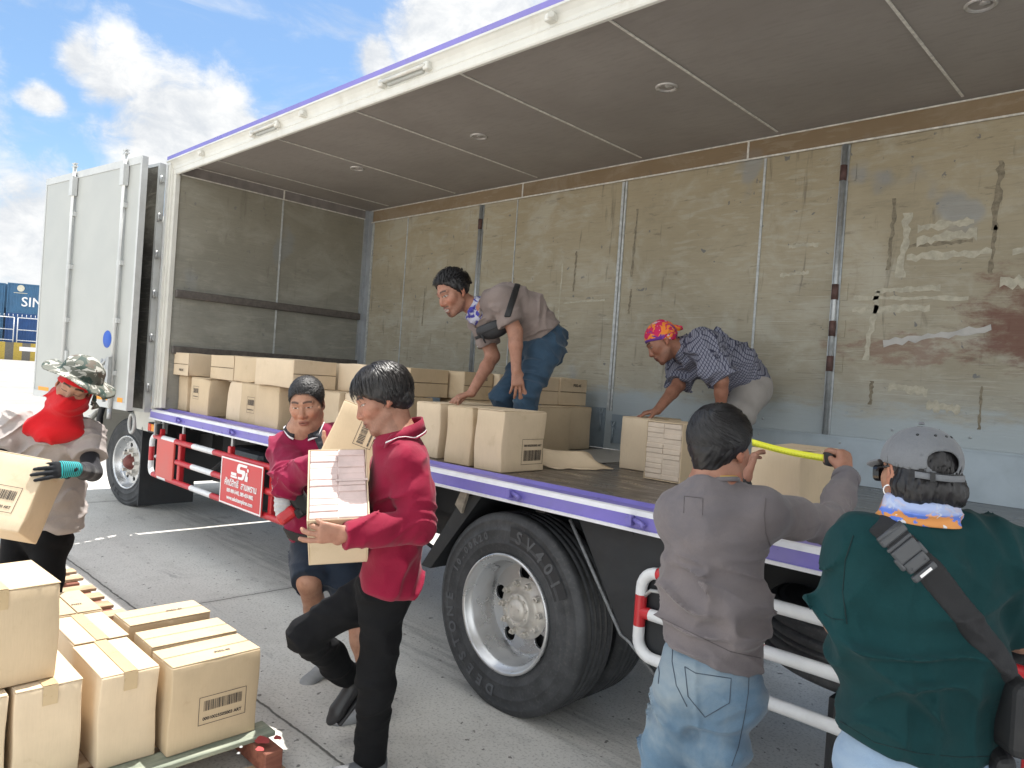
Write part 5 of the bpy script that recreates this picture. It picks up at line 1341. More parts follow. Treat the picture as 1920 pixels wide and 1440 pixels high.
def cloth(name, col, var=.14, rough=.85, weave=900, bump=.18, sheen=.15, fade=None, nscale=5, wrk=.25, wscale=14):
    m, q, bs = new_mat(name); v = q.new('ShaderNodeTexCoord').outputs['Object']
    n = q.noise(v, nscale, 6, .62, .3); w = q.noise(v, weave * .35, 2, .5); wr = q.noise(v, wscale, 4, .55, .8)
    c = q.mix(q.ramp(n, .3, .7), tuple(x * (1 - var) for x in col), tuple(min(1, x * (1 + var)) for x in col))
    c = q.mix(q.math('MULTIPLY', q.ramp(w, .4, .65), .18), c, tuple(x * .7 for x in col))
    if fade:
        fcol, lo, hi = fade; ff = q.noise(v, 2.6, 5, .6, .5); c = q.mix(q.math('MULTIPLY', q.ramp(ff, lo, hi), .8), c, fcol)
    q.l.new(c, bs.inputs['Base Color']); bs.inputs['Roughness'].default_value = rough; bs.inputs['Specular IOR Level'].default_value = .2
    bs.inputs['Sheen Weight'].default_value = sheen; bs.inputs['Sheen Roughness'].default_value = .5
    b = q.new('ShaderNodeBump', Strength=bump, Distance=.0012); q.l.new(w, b.inputs['Height'])
    rg = q.n.new('ShaderNodeTexNoise'); rg.noise_type = 'RIDGED_MULTIFRACTAL'; q.l.new(q.scale(v, (1, 1, 1), (0, 0, 0), (.4, .7, .2)), rg.inputs['Vector']); rg.inputs['Scale'].default_value = wscale * .42; rg.inputs['Detail'].default_value = 3; rg.inputs['Distortion'].default_value = .6
    b2 = q.new('ShaderNodeBump', Strength=wrk, Distance=.014); q.l.new(q.math('ADD', wr, q.math('MULTIPLY', rg.outputs[0], .35)), b2.inputs['Height']); q.l.new(b.outputs[0], b2.inputs['Normal']); q.l.new(b2.outputs[0], bs.inputs['Normal'])
    return m
def hair_mat(name, col, rough=.42):
    m, q, bs = new_mat(name); v = q.new('ShaderNodeTexCoord').outputs['Object']
    n = q.noise(v, 60, 4, .6); c = q.mix(q.ramp(n, .3, .7), tuple(x * .6 for x in col), tuple(x * 1.5 for x in col)); q.l.new(c, bs.inputs['Base Color'])
    bs.inputs['Roughness'].default_value = rough; bs.inputs['Specular IOR Level'].default_value = .4
    b = q.new('ShaderNodeBump', Strength=.35, Distance=.002); q.l.new(q.noise(v, 120, 3, .6), b.inputs['Height']); q.l.new(b.outputs[0], bs.inputs['Normal'])
    return m

# ------------------------------------------------------------------ anatomy
class Head:
    """head frame: c = centre between the ears, f forward, u up, r the person's right; s scale"""
    def __init__(s, c, f, u, sc=1.0):
        s.c = np.asarray(c, float); s.f = nz(f); s.u = perp(u, s.f); s.r = np.cross(s.f, s.u); s.s = sc
    def p(s, r, f, u): return s.c + s.s * (s.r * r + s.f * f + s.u * u)
    def loc(s, P): d = (np.asarray(P) - s.c) / s.s; return d @ s.r, d @ s.f, d @ s.u
    def axes(s): return (s.r, s.f, s.u)
    def sculpt(s, F, jaw=1.0, mouth=0.0, cheek=1.0, ears=True):
        k = s.s; A = s.axes(); p = s.p
        F.ell(p(0, -.012, .042), np.array([.077, .097, .086]) * k, A, .02)
        F.ell(p(0, .030, -.020), np.array([.066 * jaw, .068, .082]) * k, A, .03)
        F.ell(p(0, .034, -.070), np.array([.050 * jaw, .056, .050]) * k, A, .025)
        F.cap(p(0, .080, -.104), p(0, .072, -.098), .020 * k, k=.02 * k)
        for sg in (-1, 1):
            F.cap(p(.052 * sg * jaw, .008, -.060), p(.024 * sg, .074, -.100), .017 * k, .016 * k, k=.022 * k)
            F.cap(p(.052 * sg, .055, -.010), p(.040 * sg, .076, -.026), .018 * k * cheek, .017 * k * cheek, k=.022 * k)
            F.cap(p(.012 * sg, .090, .034), p(.045 * sg, .076, .032), .011 * k, .010 * k, k=.014 * k)
        for sg in (-1, 1):
            F.ell(p(.032 * sg, .104, .010), np.array([.019, .017, .012]) * k, A, .012 * k, 'sub')
            F.ell(p(.032 * sg, .0775, .010), np.array([.016, .0135, .0125]) * k, A, .004 * k)
            F.cap(p(.019 * sg, .0885, .0165), p(.045 * sg, .0795, .0155), .0042 * k, k=.006 * k)
            F.cap(p(.020 * sg, .0885, .0025), p(.044 * sg, .0795, .003), .0035 * k, k=.006 * k)
        F.cap(p(0, .088, .022), p(0, .112, -.026), .0085 * k, .0125 * k, k=.012 * k)
        F.cap(p(0, .110, -.030), p(0, .104, -.036), .0105 * k, .009 * k, k=.010 * k)
        for sg in (-1, 1): F.ell(p(.0145 * sg, .101, -.033), np.array([.0085, .011, .0085]) * k, A, .008 * k)
        for sg in (-1, 1): F.ell(p(.0075 * sg, .109, -.043), np.array([.0035, .005, .004]) * k, A, .004 * k, 'sub')
        F.ell(p(0, .090, -.064), np.array([.030, .018, .020]) * k, A, .014 * k)
        F.ell(p(0, .1005, -.0605), np.array([.022, .0095, .0060]) * k, A, .005 * k)
        F.ell(p(0, .0985, -.0735 - mouth * .012), np.array([.019, .0095, .0068]) * k, A, .005 * k)
        F.ell(p(0, .109, -.0668 - mouth * .006), np.array([.024, .012, .0018 + mouth * .0065]) * k, A, .003 * k, 'sub')
        if ears:
            for sg in (-1, 1):
                B = (nz(s.r * sg * .95 - s.f * .35), nz(s.f + sg * s.r * .35), s.u)
                F.ell(p(.080 * sg, -.010, -.002), np.array([.008, .018, .032]) * k, B, .006 * k)
                F.ell(p(.0865 * sg, -.004, .003), np.array([.006, .009, .017]) * k, B, .004 * k, 'sub')
                F.cap(p(.079 * sg, .001, -.028), p(.077 * sg, .003, -.032), .008 * k, k=.005 * k)
    def face_col(s, base, brow=(.012, .009, .008), lip=(.20, .065, .05), eyeopen=1.0, stub=0.0, goatee=0.0, hairline=None, teeth=0.0, lid=None):
        base = np.array(base)
        def fn(V):
            r, f, u = s.loc(V); n = len(V); col = np.tile(base, (n, 1)); near = (np.abs(r) < .12) & (np.abs(f) < .16) & (u > -.16) & (u < .16)
            a = np.abs(r)
            def mixin(m, c, w=1.0):
                mm = (np.clip(m, 0, 1) * near * w)[:, None]; col[:] = col * (1 - mm) + np.array(c) * mm
            front = f > .04
            # warmer cheeks, nose, ears
            mixin(np.exp(-((a - .045) / .022) ** 2 - ((u + .025) / .022) ** 2) * front, base * np.array([1.15, .88, .82]), .7)
            mixin(np.exp(-(a / .016) ** 2 - ((u + .030) / .016) ** 2) * (f > .09), base * np.array([1.15, .85, .8]), .8)
            mixin((a > .076) * (np.abs(f + .01) < .035) * 1.0, base * np.array([1.1, .82, .75]), .7)
            # brows
            by = .036 + .004 * np.cos((a - .030) * 60) - .10 * np.maximum(a - .040, 0)
            mixin(np.clip(1.6 - np.abs(u - by) / .0040, 0, 1) * (a > .011) * (a < .052) * (f > .055), brow, .92)
            # eyes
            if eyeopen > 0:
                ex, ey = (a - .032) / .0155, (u - .0095) / (.0062 * eyeopen); e = ex ** 2 + ey ** 2
                mixin(np.clip((1.25 - e) * 5, 0, 1) * (f > .068), (.50, .47, .44), .9)
                ii = ((a - .032) / .0062) ** 2 + ((u - .0095) / .0062) ** 2; mixin(np.clip((1.2 - ii) * 4, 0, 1) * np.clip((1.25 - e) * 5, 0, 1) * (f > .068), (.014, .008, .006))
                mixin(np.clip(1.4 - np.abs(np.sqrt(np.maximum(e, 0)) - 1.15) / .22, 0, 1) * (u > .009) * (f > .06) * (a < .052), (.015, .010, .010), .85)
            else:
                mixin(np.clip(1.5 - np.abs(u - (.0035 + 9 * (a - .032) ** 2)) / .0022, 0, 1) * (np.abs(a - .032) < .0165) * (f > .06), (.015, .010, .010), .9)
            # lips
            mixin(np.clip(1.3 - np.sqrt((a / .024) ** 2 + ((u + .067) / .013) ** 2), 0, .35) * 3 * (f > .075), lip, .85)
            mixin(np.clip(1.3 - np.abs(u + .0668) / .0018, 0, 1) * (a < .024) * (f > .075), (.05, .015, .012), .8)
            if teeth: mixin(np.clip(1.3 - np.sqrt((a / .019) ** 2 + ((u + .069) / (.0075)) ** 2), 0, .3) * 4 * (f > .075), (.62, .58, .52), teeth)
            nzv = vnoise(V * 330)
            if stub: mixin(np.clip((-.045 - u) / .02, 0, 1) * (f > .0) * (.4 + .9 * nzv), (.03, .026, .024), stub)
            if goatee:
                g = np.clip(1.4 - np.sqrt((a / .022) ** 2 + ((u + .098) / .020) ** 2), 0, 1) * (f > .05); mus = np.clip(1.3 - np.abs(u + .050) / .006, 0, 1) * (a < .028) * (f > .08)
                mixin(np.maximum(g, mus) * (.45 + .8 * nzv), (.014, .011, .010), goatee)
            if hairline is not None: mixin(hairline(r, f, u), (.012, .010, .010), .95)
            return col
        return fn

def strands(hd, n, root, flow, length, w, rng, lift=.004, seg=6, mb=None, curl=0.0, base=.012):
    """tapered hair locks on the head surface; root(rng)->local (r,f,u) direction on unit skull, flow(local dir)->tangent"""
    mb = mb or MB(); R = np.array([.080, .100, .089]); C = np.array([0, -.012, .042])
    for _ in range(n):
        d = root(rng)
        if d is None: continue
        d = nz(d); L = length * rng.uniform(.6, 1.15); pts = []; lf = lift * rng.uniform(.3, 1.3)
        side = rng.uniform(-1, 1)
        for i in range(seg + 1):
            t = i / seg
            loc = C + R * d * (1 + (lf * (.35 + .9 * math.sin(math.pi * t) - .25 * t) + base) / .09)
            pts.append(hd.p(*loc))
            fl = np.asarray(flow(d), float) + side * .25 * np.array([d[1], -d[0], .3 * rng.uniform(-1, 1)]) * curl
            fl = fl - d * (fl @ d); fl = fl / (np.linalg.norm(fl) + 1e-9); d = nz(d + fl * (L / seg) / .09)
        P = np.array(pts); prev = None; Lq = []; Rq = []
        for i in range(seg + 1):
            t = P[min(i + 1, seg)] - P[max(i - 1, 0)]; nrm = nz(P[i] - hd.c); b = nz(np.cross(t, nrm)); ww = w * (1 - (i / seg) ** 2) * .5 + .0003
            Lq.append(P[i] - b * ww); Rq.append(P[i] + b * ww)
        mid = [P[i] + nz(P[i] - hd.c) * w * .22 for i in range(seg + 1)]
        mb.add(Lq + mid + Rq, [(i, i + 1, seg + 2 + i, seg + 1 + i) for i in range(seg)] + [(seg + 1 + i, seg + 2 + i, 2 * seg + 3 + i, 2 * seg + 2 + i) for i in range(seg)], 0, True)
    return mb

def hand(F, wrist, d, pn, thumb, curl=(.3, .35, .4, .45), s=1.0, spread=.10, thumb_dir=None, thumb_curl=.3, k=.006, first=None):
    """hand grown from the wrist: d finger direction, pn palm normal (palm side), thumb = +1/-1 side along d x pn"""
    wrist = np.asarray(wrist, float); d = nz(d); pn = perp(pn, d); sd = np.cross(d, pn) * thumb        # towards the thumb
    P0 = wrist + d * .012 * s; PK = wrist + d * .085 * s
    F.ecap(wrist - d * .01 * s, PK, sd, (.026 * s, .017 * s), (.038 * s, .0125 * s), k=.012, end=.7)
    tips = []
    lens = ((.042, .026, .020), (.046, .029, .021), (.042, .027, .020), (.033, .020, .018)); off = (.028, .0095, -.0095, -.027)
    for i in range(4):
        b = PK + sd * off[i] * s * .95 - d * (.004 + .006 * abs(i - 1)) * s; dirn = nz(d + sd * spread * (1.5 - i)); c = 0.0; r = (.0092 if i < 3 else .0080) * s
        pts = [b]; cc = curl[i]
        for j, l in enumerate(lens[i]):
            c += cc * (1.0, 1.1, .8)[j]; dd = dirn * math.cos(c) + pn * math.sin(c); pts.append(pts[-1] + dd * l * s)
        F.cap(wrist + d * .04 * s + sd * off[i] * .6 * s, b, .010 * s, r * 1.08, k=.010)
        F.cap(pts[0], pts[1], r * 1.06, r, k=.004); F.cap(pts[1], pts[2], r * 1.02, r * .93, k=.003); F.cap(pts[2], pts[3], r * .94, r * .82, k=.003); tips.append(pts[3])
    tb = wrist + d * .026 * s + sd * .026 * s + pn * .006 * s; td = nz(thumb_dir) if thumb_dir is not None else nz(d * .62 + sd * .70 + pn * .35)
    t1 = tb + td * .036 * s; dd = nz(td * math.cos(thumb_curl) + nz(d * .7 - sd * .5 + pn * .4) * math.sin(thumb_curl)); t2 = t1 + dd * .030 * s; t3 = t2 + nz(dd + .25 * (d - sd * .4)) * .024 * s
    F.cap(wrist + d * .012 * s + sd * .012 * s, tb, .015 * s, .0155 * s, k=.012); F.cap(tb, t1, .0150 * s, .0115 * s, k=.010); F.cap(t1, t2, .0112 * s, .0105 * s, k=.004); F.cap(t2, t3, .0104 * s, .0085 * s, k=.003); tips.append(t3)
    return tips
def nails(col, tips, tone=(.46, .24, .18)):
    def fn(V):
        c = col(V)
        for t in tips:
            m = np.linalg.norm(V - t, axis=1) < .009; c[m] = c[m] * .6 + np.array(tone) * .4
        return c
    return fn
def bounds(pts, m): P = np.array([np.asarray(p, float) for p in pts]); return P.min(0) - m, P.max(0) + m
# ================================================================== PEOPLE
def vb(px, py):
    """local right, up, forward for the line of sight through a pixel"""
    f = nz(at(px, py, 1) - cO); u = perp(cU, f); return np.cross(f, u), u, f
def vd(px, py, r, u, f):
    a, b, c = vb(px, py); return nz(a * r + b * u + c * f)
def mid(a, b, t=.5): return np.asarray(a) * (1 - t) + np.asarray(b) * t
SK = {'tan': (.38, .205, .135), 'brown': (.325, .162, .108), 'dark': (.285, .135, .088), 'light': (.40, .215, .14)}

def shoe(name, ankle, toe_dir, mat, parent, L=.27, sole=None, h=.075):
    d = perp(toe_dir, Z_) if abs(nz(toe_dir)[2]) < .25 else nz(toe_dir); s_ = nz(np.cross(d, Z_)); up = np.cross(s_, d); a = np.asarray(ankle, float) - up * .055
    lo, hi = bounds([a - d * .12, a + d * .24, a + up * .1, a - up * .06], .06)
    F = Field(lo, hi, .006)
    F.ecap(a - d * .05 + up * .0, a + d * .15 - up * .012, s_, (.038, .045), (.046, .030), k=.02); F.cap(a + up * .03 - d * .02, a + up * .06 - d * .01, .046, .044, k=.03)
    F.ell(a + d * .165 - up * .018, (.055, .042, .026), (d, s_, up), k=.03); F.cut(a - up * .045, -up)
    o = F.build(name, [mat], parent)
    m = MB(); m.rbox(a + d * .055 - up * .050, d, s_, up, (L, .088, .018), .008); m.build('shoe_sole', sole or mat, o)
    return o

seam_dark = simple('dark_denim_seam', (.045, .06, .085), .9)
def onfield(F, px, py, d0, d1):
    """first point of a cloth surface met along the sight line through a pixel"""
    ds = np.linspace(d0, d1, 500); P = np.array([at(px, py, d) for d in ds]); v = F.sample(P)
    inside = (P > [a[1] for a in F.ax]).all(1) & (P < [a[-2] for a in F.ax]).all(1); ok = (v < .0012) & inside
    if not ok.any(): return None
    i = int(np.argmax(ok)); return P[i]
def seamline(pix, F, d0, d1, par, mat, r=.0013, nm='seam'):
    pts = []
    for i in range(len(pix) - 1):
        for t in np.linspace(0, 1, 8)[:-1]:
            q = onfield(F, pix[i][0] * (1 - t) + pix[i + 1][0] * t, pix[i][1] * (1 - t) + pix[i + 1][1] * t, d0, d1)
            if q is not None: pts.append(q)
    q = onfield(F, *pix[-1], d0, d1)
    if q is not None: pts.append(q)
    if len(pts) > 2: m = MB(); m.tube(pts, r, 5); m.build(nm, mat, par)

def collar_strip(pts_in, pts_out, mat, name, parent, th=.004, over=None):
    m = MB(); n = len(pts_in)
    if over is not None: pts_in = over.push_out(pts_in, .004); pts_out = over.push_out(pts_out, .007)
    m.add(list(pts_in) + list(pts_out), [(i, i + 1, n + i + 1, n + i) for i in range(n - 1)], 0, True)
    o = m.build(name, mat, parent); md = o.modifiers.new('thick', 'SOLIDIFY'); md.thickness = th; md.offset = 0
    return o

def band_on(F, base, p, n, width, off, side=None, h=None):
    """strap that lies on a garment: the slab |(x-p).n| < width/2 of the garment surface pushed out by off"""
    G = Field.__new__(Field); G.ax = base.ax; G.h = base.h
    X = G.ax[0][:, None, None]; Y = G.ax[1][None, :, None]; Z = G.ax[2][None, None, :]; n = nz(n)
    d = np.abs((X - p[0]) * n[0] + (Y - p[1]) * n[1] + (Z - p[2]) * n[2]) - width / 2
    G.F = np.maximum(np.maximum(base.F - off, -(base.F + .010)), d).astype(np.float32)
    if side is not None:
        for (q, m_) in side:
            m_ = nz(m_); G.F = np.maximum(G.F, ((X - q[0]) * m_[0] + (Y - q[1]) * m_[1] + (Z - q[2]) * m_[2]).astype(np.float32))
    return G

def hair_cap(hd, th, cuts, mat, name, parent, bump=.004, h=.0045, extra=None, str_dir=None, R=(.079, .099, .088), k=.012):
    """hair mass over the skull cut off along hairline planes given in head coordinates"""
    s = hd.s; lo, hi = bounds([hd.p(0, 0, 0)], .19 * s); F = Field(lo, hi, h)
    F.ell(hd.p(0, -.012, .042), (np.array(R) + th) * s, hd.axes(), k=.02)
    if extra: extra(F)
    for (q, n) in cuts:
        n = np.array(n, float); F.cut(hd.p(*q), hd.r * n[0] + hd.f * n[1] + hd.u * n[2], k=k)
    sd = str_dir or (lambda r, f, u: (np.arctan2(r, -f) * 9, u * 10, f * 3))
    def w(P):
        r, f, u = hd.loc(P); a = np.stack(sd(r, f, u), 1); return bump * (vnoise(a * 3.1) - .5) * 2 + bump * .7 * (vnoise(a * 7.3 + 3) - .5)
    F.warp(w); return F.build(name, [mat], parent)

m_hair = hair_mat('black_hair', (.011, .010, .011)); m_hairg = hair_mat('black_hair_lit_streaks', (.016, .014, .014), .36)

# ---------------------------------------------------------------- 1  grey-brown long sleeved shirt, seen from behind, measuring a box
def person_grey():
    D = 2.3
    hd = Head(at(1350, 842, 2.30), vd(1350, 830, .52, -.12, .85), vd(1350, 830, .08, .99, .02), .97)
    neck = at(1338, 912, 2.27); Ls = at(1276, 962, 2.33); Rs = at(1424, 960, 2.22)
    Re = at(1556, 985, 2.42); Rw = at(1588, 892, 2.60); Le = at(1310, 1020, 2.62); Lw = at(1390, 908, 2.78)
    chest = at(1342, 985, 2.29); waist = at(1338, 1130, 2.27); hip = at(1330, 1245, 2.25)
    rd = nz(Rs - Ls); pants = [at(1286, 1285, 2.27), at(1232, 1500, 2.24), at(1222, 1800, 2.28)]; pantsR = [at(1366, 1290, 2.22), at(1326, 1500, 2.16), at(1330, 1800, 2.2)]
    # body
    lo, hi = bounds([hd.c + Z_ * .1, neck, Ls, Rs, Re, Rw, Le, Lw, pants[2], pantsR[2]], .16); lo[2] = 0.0
    hr = vd(1580, 870, -.25, .75, .35)
    B = Field(lo, hi, .011, [bounds([hd.c], .13), bounds([Rw + hr * .08], .09), bounds([Lw + Z_ * .06], .10)], .0034)
    hd.sculpt(B); B.cap(hd.p(0, -.03, -.06), neck + Z_ * .0, .058, .066, k=.03)
    B.echain([neck, chest, waist, hip], rd, [(.08, .06), (.14, .09), (.12, .08), (.13, .09)], k=.05)
    for a, e, w in ((Ls, Le, Lw), (Rs, Re, Rw)): B.chain([mid(a, chest, .2), a, e, w], [.05, .05, .040, .027], .02)
    tips = hand(B, Rw, vd(1585, 865, -.12, .93, .30), vd(1585, 865, -.80, -.15, .55), 1, curl=(1.05, 1.1, 1.15, 1.15), s=1.02, spread=.05, thumb_dir=vd(1585, 865, -.55, .55, .40), thumb_curl=.7)
    tips += hand(B, Lw, vd(1405, 870, .16, .93, .25), vd(1405, 870, .85, -.10, .50), -1, curl=(.35, .45, .5, .55), s=1.0, spread=.04, thumb_dir=vd(1405, 860, .32, .93, -.10), thumb_curl=.1)
    for q in (pants, pantsR): B.chain([q[0], q[1], q[2]], [.07, .05, .04], .03)
    me = B.build('person', [m_skin], None, nails(hd.face_col(SK['brown']), tips), org=(hip[0], hip[1], 0))
    tag(me, 'person in a faded grey long sleeved shirt, back turned, holding a yellow tape', 'person')
    # shirt
    S = Field(bounds([neck, Ls, Rs, Re, Rw, Le, Lw, hip], .2)[0], bounds([neck, Ls, Rs, Re, Rw, Le, Lw, hip], .2)[1], .0062)
    S.echain([neck - Z_ * .035, mid(neck, chest, .55), chest, waist, hip], rd, [(.070, .058), (.142, .092), (.153, .110), (.146, .112), (.154, .130)], k=.06, end=.5, sq=2.2)
    S.cap(neck + Z_ * .012, neck - Z_ * .05, .073, .10, k=.03)
    for a, e, w in ((Ls, Le, Lw), (Rs, Re, Rw)):
        S.cap(mid(neck, a, .35) - Z_ * .025, a, .054, .076, k=.05); S.chain([a, mid(a, e, .5), e, mid(e, w, .55), w], [.070, .061, .055, .046, .040], .03, end=-.004)
    S.cut_near(neck + Z_ * .022 - cF * .01, Z_ + cF * .25, .085); S.ell(neck + Z_ * .045 + cF * .02, (.060, .060, .040), None, .012, 'sub')
    hemn = nz(-Z_ * 1.0 - rd * .20)
    back = -cF
    def w(P):
        z = (P - waist) @ Z_; low = np.clip(1.1 - np.abs(z + .02) / .24, 0.15, 1); arm = np.clip(1.2 - np.linalg.norm(P - Rs, axis=1) / .24, 0, 1)
        f1 = folds(P, [(Z_ + .35 * rd, .34), (Z_ - .10 * rd, .28)], 11, .020, 1.0, 2.1) * low
        f2 = folds(P, [(nz(Z_ * .8 + rd * .7), .22)], 12, .016, 5.0, 2.1) * np.clip(arm + .25, 0, 1)
        el = np.clip(1.25 - np.linalg.norm(P - Re, axis=1) / .15, 0, 1); f3 = folds(P, [(nz(Rw - Re) * .5 + nz(Re - Rs), .3)], 22, .011, 2.0, 1.8) * el
        return f1 + f2 + f3 + .006 * (vnoise(P * 9) - .5)
    S.warp(w); S.cut(at(1338, 1222, 2.25), hemn, .006)
    sh = S.build('shirt', [cloth('faded_grey_jersey', (.160, .138, .138), .14, weave=800, nscale=3.5, fade=((.108, .102, .116), .42, .70))], me)
    gs = simple('grey_stitch', (.085, .072, .075), .9)
    seamline([(1436, 934), (1433, 965), (1436, 1000), (1446, 1028)], S, 1.8, 2.5, sh, gs, .0016, 'sleeve_seam'); seamline([(1238, 1158), (1300, 1188), (1370, 1222), (1436, 1236)], S, 1.8, 2.5, sh, gs, .0013, 'hem_stitch'); seamline([(1282, 962), (1283, 930), (1318, 934), (1317, 966)], S, 1.8, 2.5, sh, gs, .0010, 'back_patch_stitch')
    # neck rib and yellow necklace
    ring = [neck + Z_ * .018 + (nz(rd) * math.cos(a) * .070 + perp(cF, Z_) * math.sin(a) * .066) + Z_ * (-.014 * math.sin(a)) for a in np.linspace(math.pi * .9, math.pi * 2.1, 22)]
    m = MB(); m.tube(ring, .0075, 8); m.build('neck_rib', bpy.data.materials['faded_grey_jersey'], sh)
    m = MB(); m.tube([q + Z_ * .009 - nz(q - neck) * .005 for q in ring], .0028, 6); m.build('necklace', simple('gold_cord', (.55, .34, .06), .35, .4), me)
    # cuff rib, watch
    for a, e, ww in ((Re, Rw, .047),):
        d = nz(e - a); m = MB(); m.lathe([(ww - .006, -.03), (ww, -.028), (ww + .001, -.004), (ww - .006, 0)], e - d * .004, d, X_, 24); m.build('cuff', bpy.data.materials['faded_grey_jersey'], sh)
    d = nz(Lw - Le); m = MB(); m.lathe([(.030, -.010), (.036, -.008), (.036, .010), (.030, .012)], Lw + d * .006, d, X_, 24); m.rbox(Lw + d * .006 + vd(1400, 890, .2, -.1, -.97) * .034, perp(Z_, d), d, np.cross(perp(Z_, d), d), (.03, .03, .01), .004); m.build('watch', m_black, me)
    # jeans
    pl, ph = bounds(pants + pantsR + [hip], .17); pl[2] = -.02
    J = Field(pl, ph, .0065)
    J.ecap(hip - Z_ * -.02, mid(pants[0], pantsR[0]) - Z_ * .01, rd, (.140, .115), (.142, .12), k=.05)
    for q, sg in ((pants, -1), (pantsR, 1)): J.echain([q[0] + Z_ * .0, mid(q[0], q[1], .5), q[1], q[2]], rd, [(.076, .100), (.070, .082), (.062, .068), (.058, .064)], k=.03)
    J.cap(mid(hip, pants[0], .6) - cF * .05, pants[0] - cF * .03, .075, .08, k=.05); J.cap(mid(hip, pantsR[0], .6) - cF * .05, pantsR[0] - cF * .03, .075, .08, k=.05)
    J.cut(np.array([0, 0, .03]), -Z_)
    def wj(P):
        z = P[:, 2]; c0 = mid(pants[0], pantsR[0]); cr = np.clip(1.2 - np.abs(z - (c0[2] - .12)) / .22, .2, 1)
        seam = -.006 * np.exp(-(((P - c0) @ rd) / .006) ** 2) * ((P - c0) @ cF < 0)
        return folds(P, [(Z_ + .5 * rd, .35), (Z_ - .5 * rd, .35)], 9, .016, 3.0, 1.8) * cr + folds(P, [(Z_, .4)], 15, .010, 8.0) * np.clip(1.1 - np.abs(z - .12) / .18, 0, 1) + seam
    J.warp(wj)
    jm = cloth('faded_blue_denim', (.105, .170, .240), .14, weave=900, nscale=4, fade=((.27, .31, .325), .46, .66), bump=.3)
    jn = J.build('jeans', [jm], me)
    seamline([(1284, 1250), (1304, 1262), (1371, 1272), (1368, 1318), (1322, 1345), (1290, 1306), (1284, 1250)], J, 1.9, 2.5, jn, seam_dark, nm='back_pocket')
    seamline([(1231, 1218), (1236, 1262), (1234, 1282)], J, 1.9, 2.5, jn, seam_dark, nm='back_pocket')
    seamline([(1236, 1188), (1262, 1212), (1330, 1232), (1400, 1248)], J, 1.9, 2.5, jn, seam_dark, nm='waist_seam')
    seamline([(1262, 1195), (1260, 1240), (1268, 1285), (1288, 1325)], J, 1.9, 2.5, jn, seam_dark, nm='centre_seam')
    seamline([(1405, 1255), (1403, 1300), (1396, 1345), (1385, 1400), (1372, 1436)], J, 1.9, 2.5, jn, seam_dark, nm='side_seam')
    for q in (pants, pantsR): shoe('shoe', np.array([q[2][0], q[2][1], .075]), perp(cF, Z_), m_black, me)
    # hair: thick, black, whorl at the crown
    cr = np.array([.05, -.55, .83]); cr /= np.linalg.norm(cr)
    def sd(r, f, u):
        v = np.stack([r / .08, (f + .012) / .10, (u - .042) / .09], 1); c = v @ cr; e1 = perp([1, 0, 0], cr); e2 = np.cross(cr, e1); an = np.arctan2(v @ e1, v @ e2) + c * .8
        return an * 5, c * 1.2, c * 0
    hair_cap(hd, .015, [((0, .070, .06), (0, 1, -.55)), ((0, .016, .0), (0, .95, -1.0)), ((0, -.06, -.088), (0, -.25, -1))], m_hair, 'hair', me, .003, extra=lambda F: F.cap(hd.p(0, -.055, -.02), hd.p(0, -.048, -.070), .062 * hd.s, .048 * hd.s, k=.03), str_dir=sd)
    rng = random.Random(5)
    def root(rg):
        for _ in range(30):
            d = nz([rg.gauss(0, 1), rg.gauss(-.4, 1), rg.gauss(.35, .8)])
            if d[1] - .9 * d[2] < .25 and d[2] > -.75 and d[1] < .80 and (d[1] < .3 or d[2] > .35): return d
    def flow(d):
        t = d - cr * (d @ cr); t = nz(t) ; sw = np.cross(cr, t); w_ = max(0, (d @ cr)); return t + sw * w_ * .9
    hb = strands(hd, 1700, root, flow, .075, .0055, rng, .005, 7, base=.0125); strands(hd, 60, root, flow, .06, .0014, rng, .008, 7, mb=hb, base=.013, curl=.8); hb.build('hair_locks', m_hair, me)
    return me
pg = person_grey()
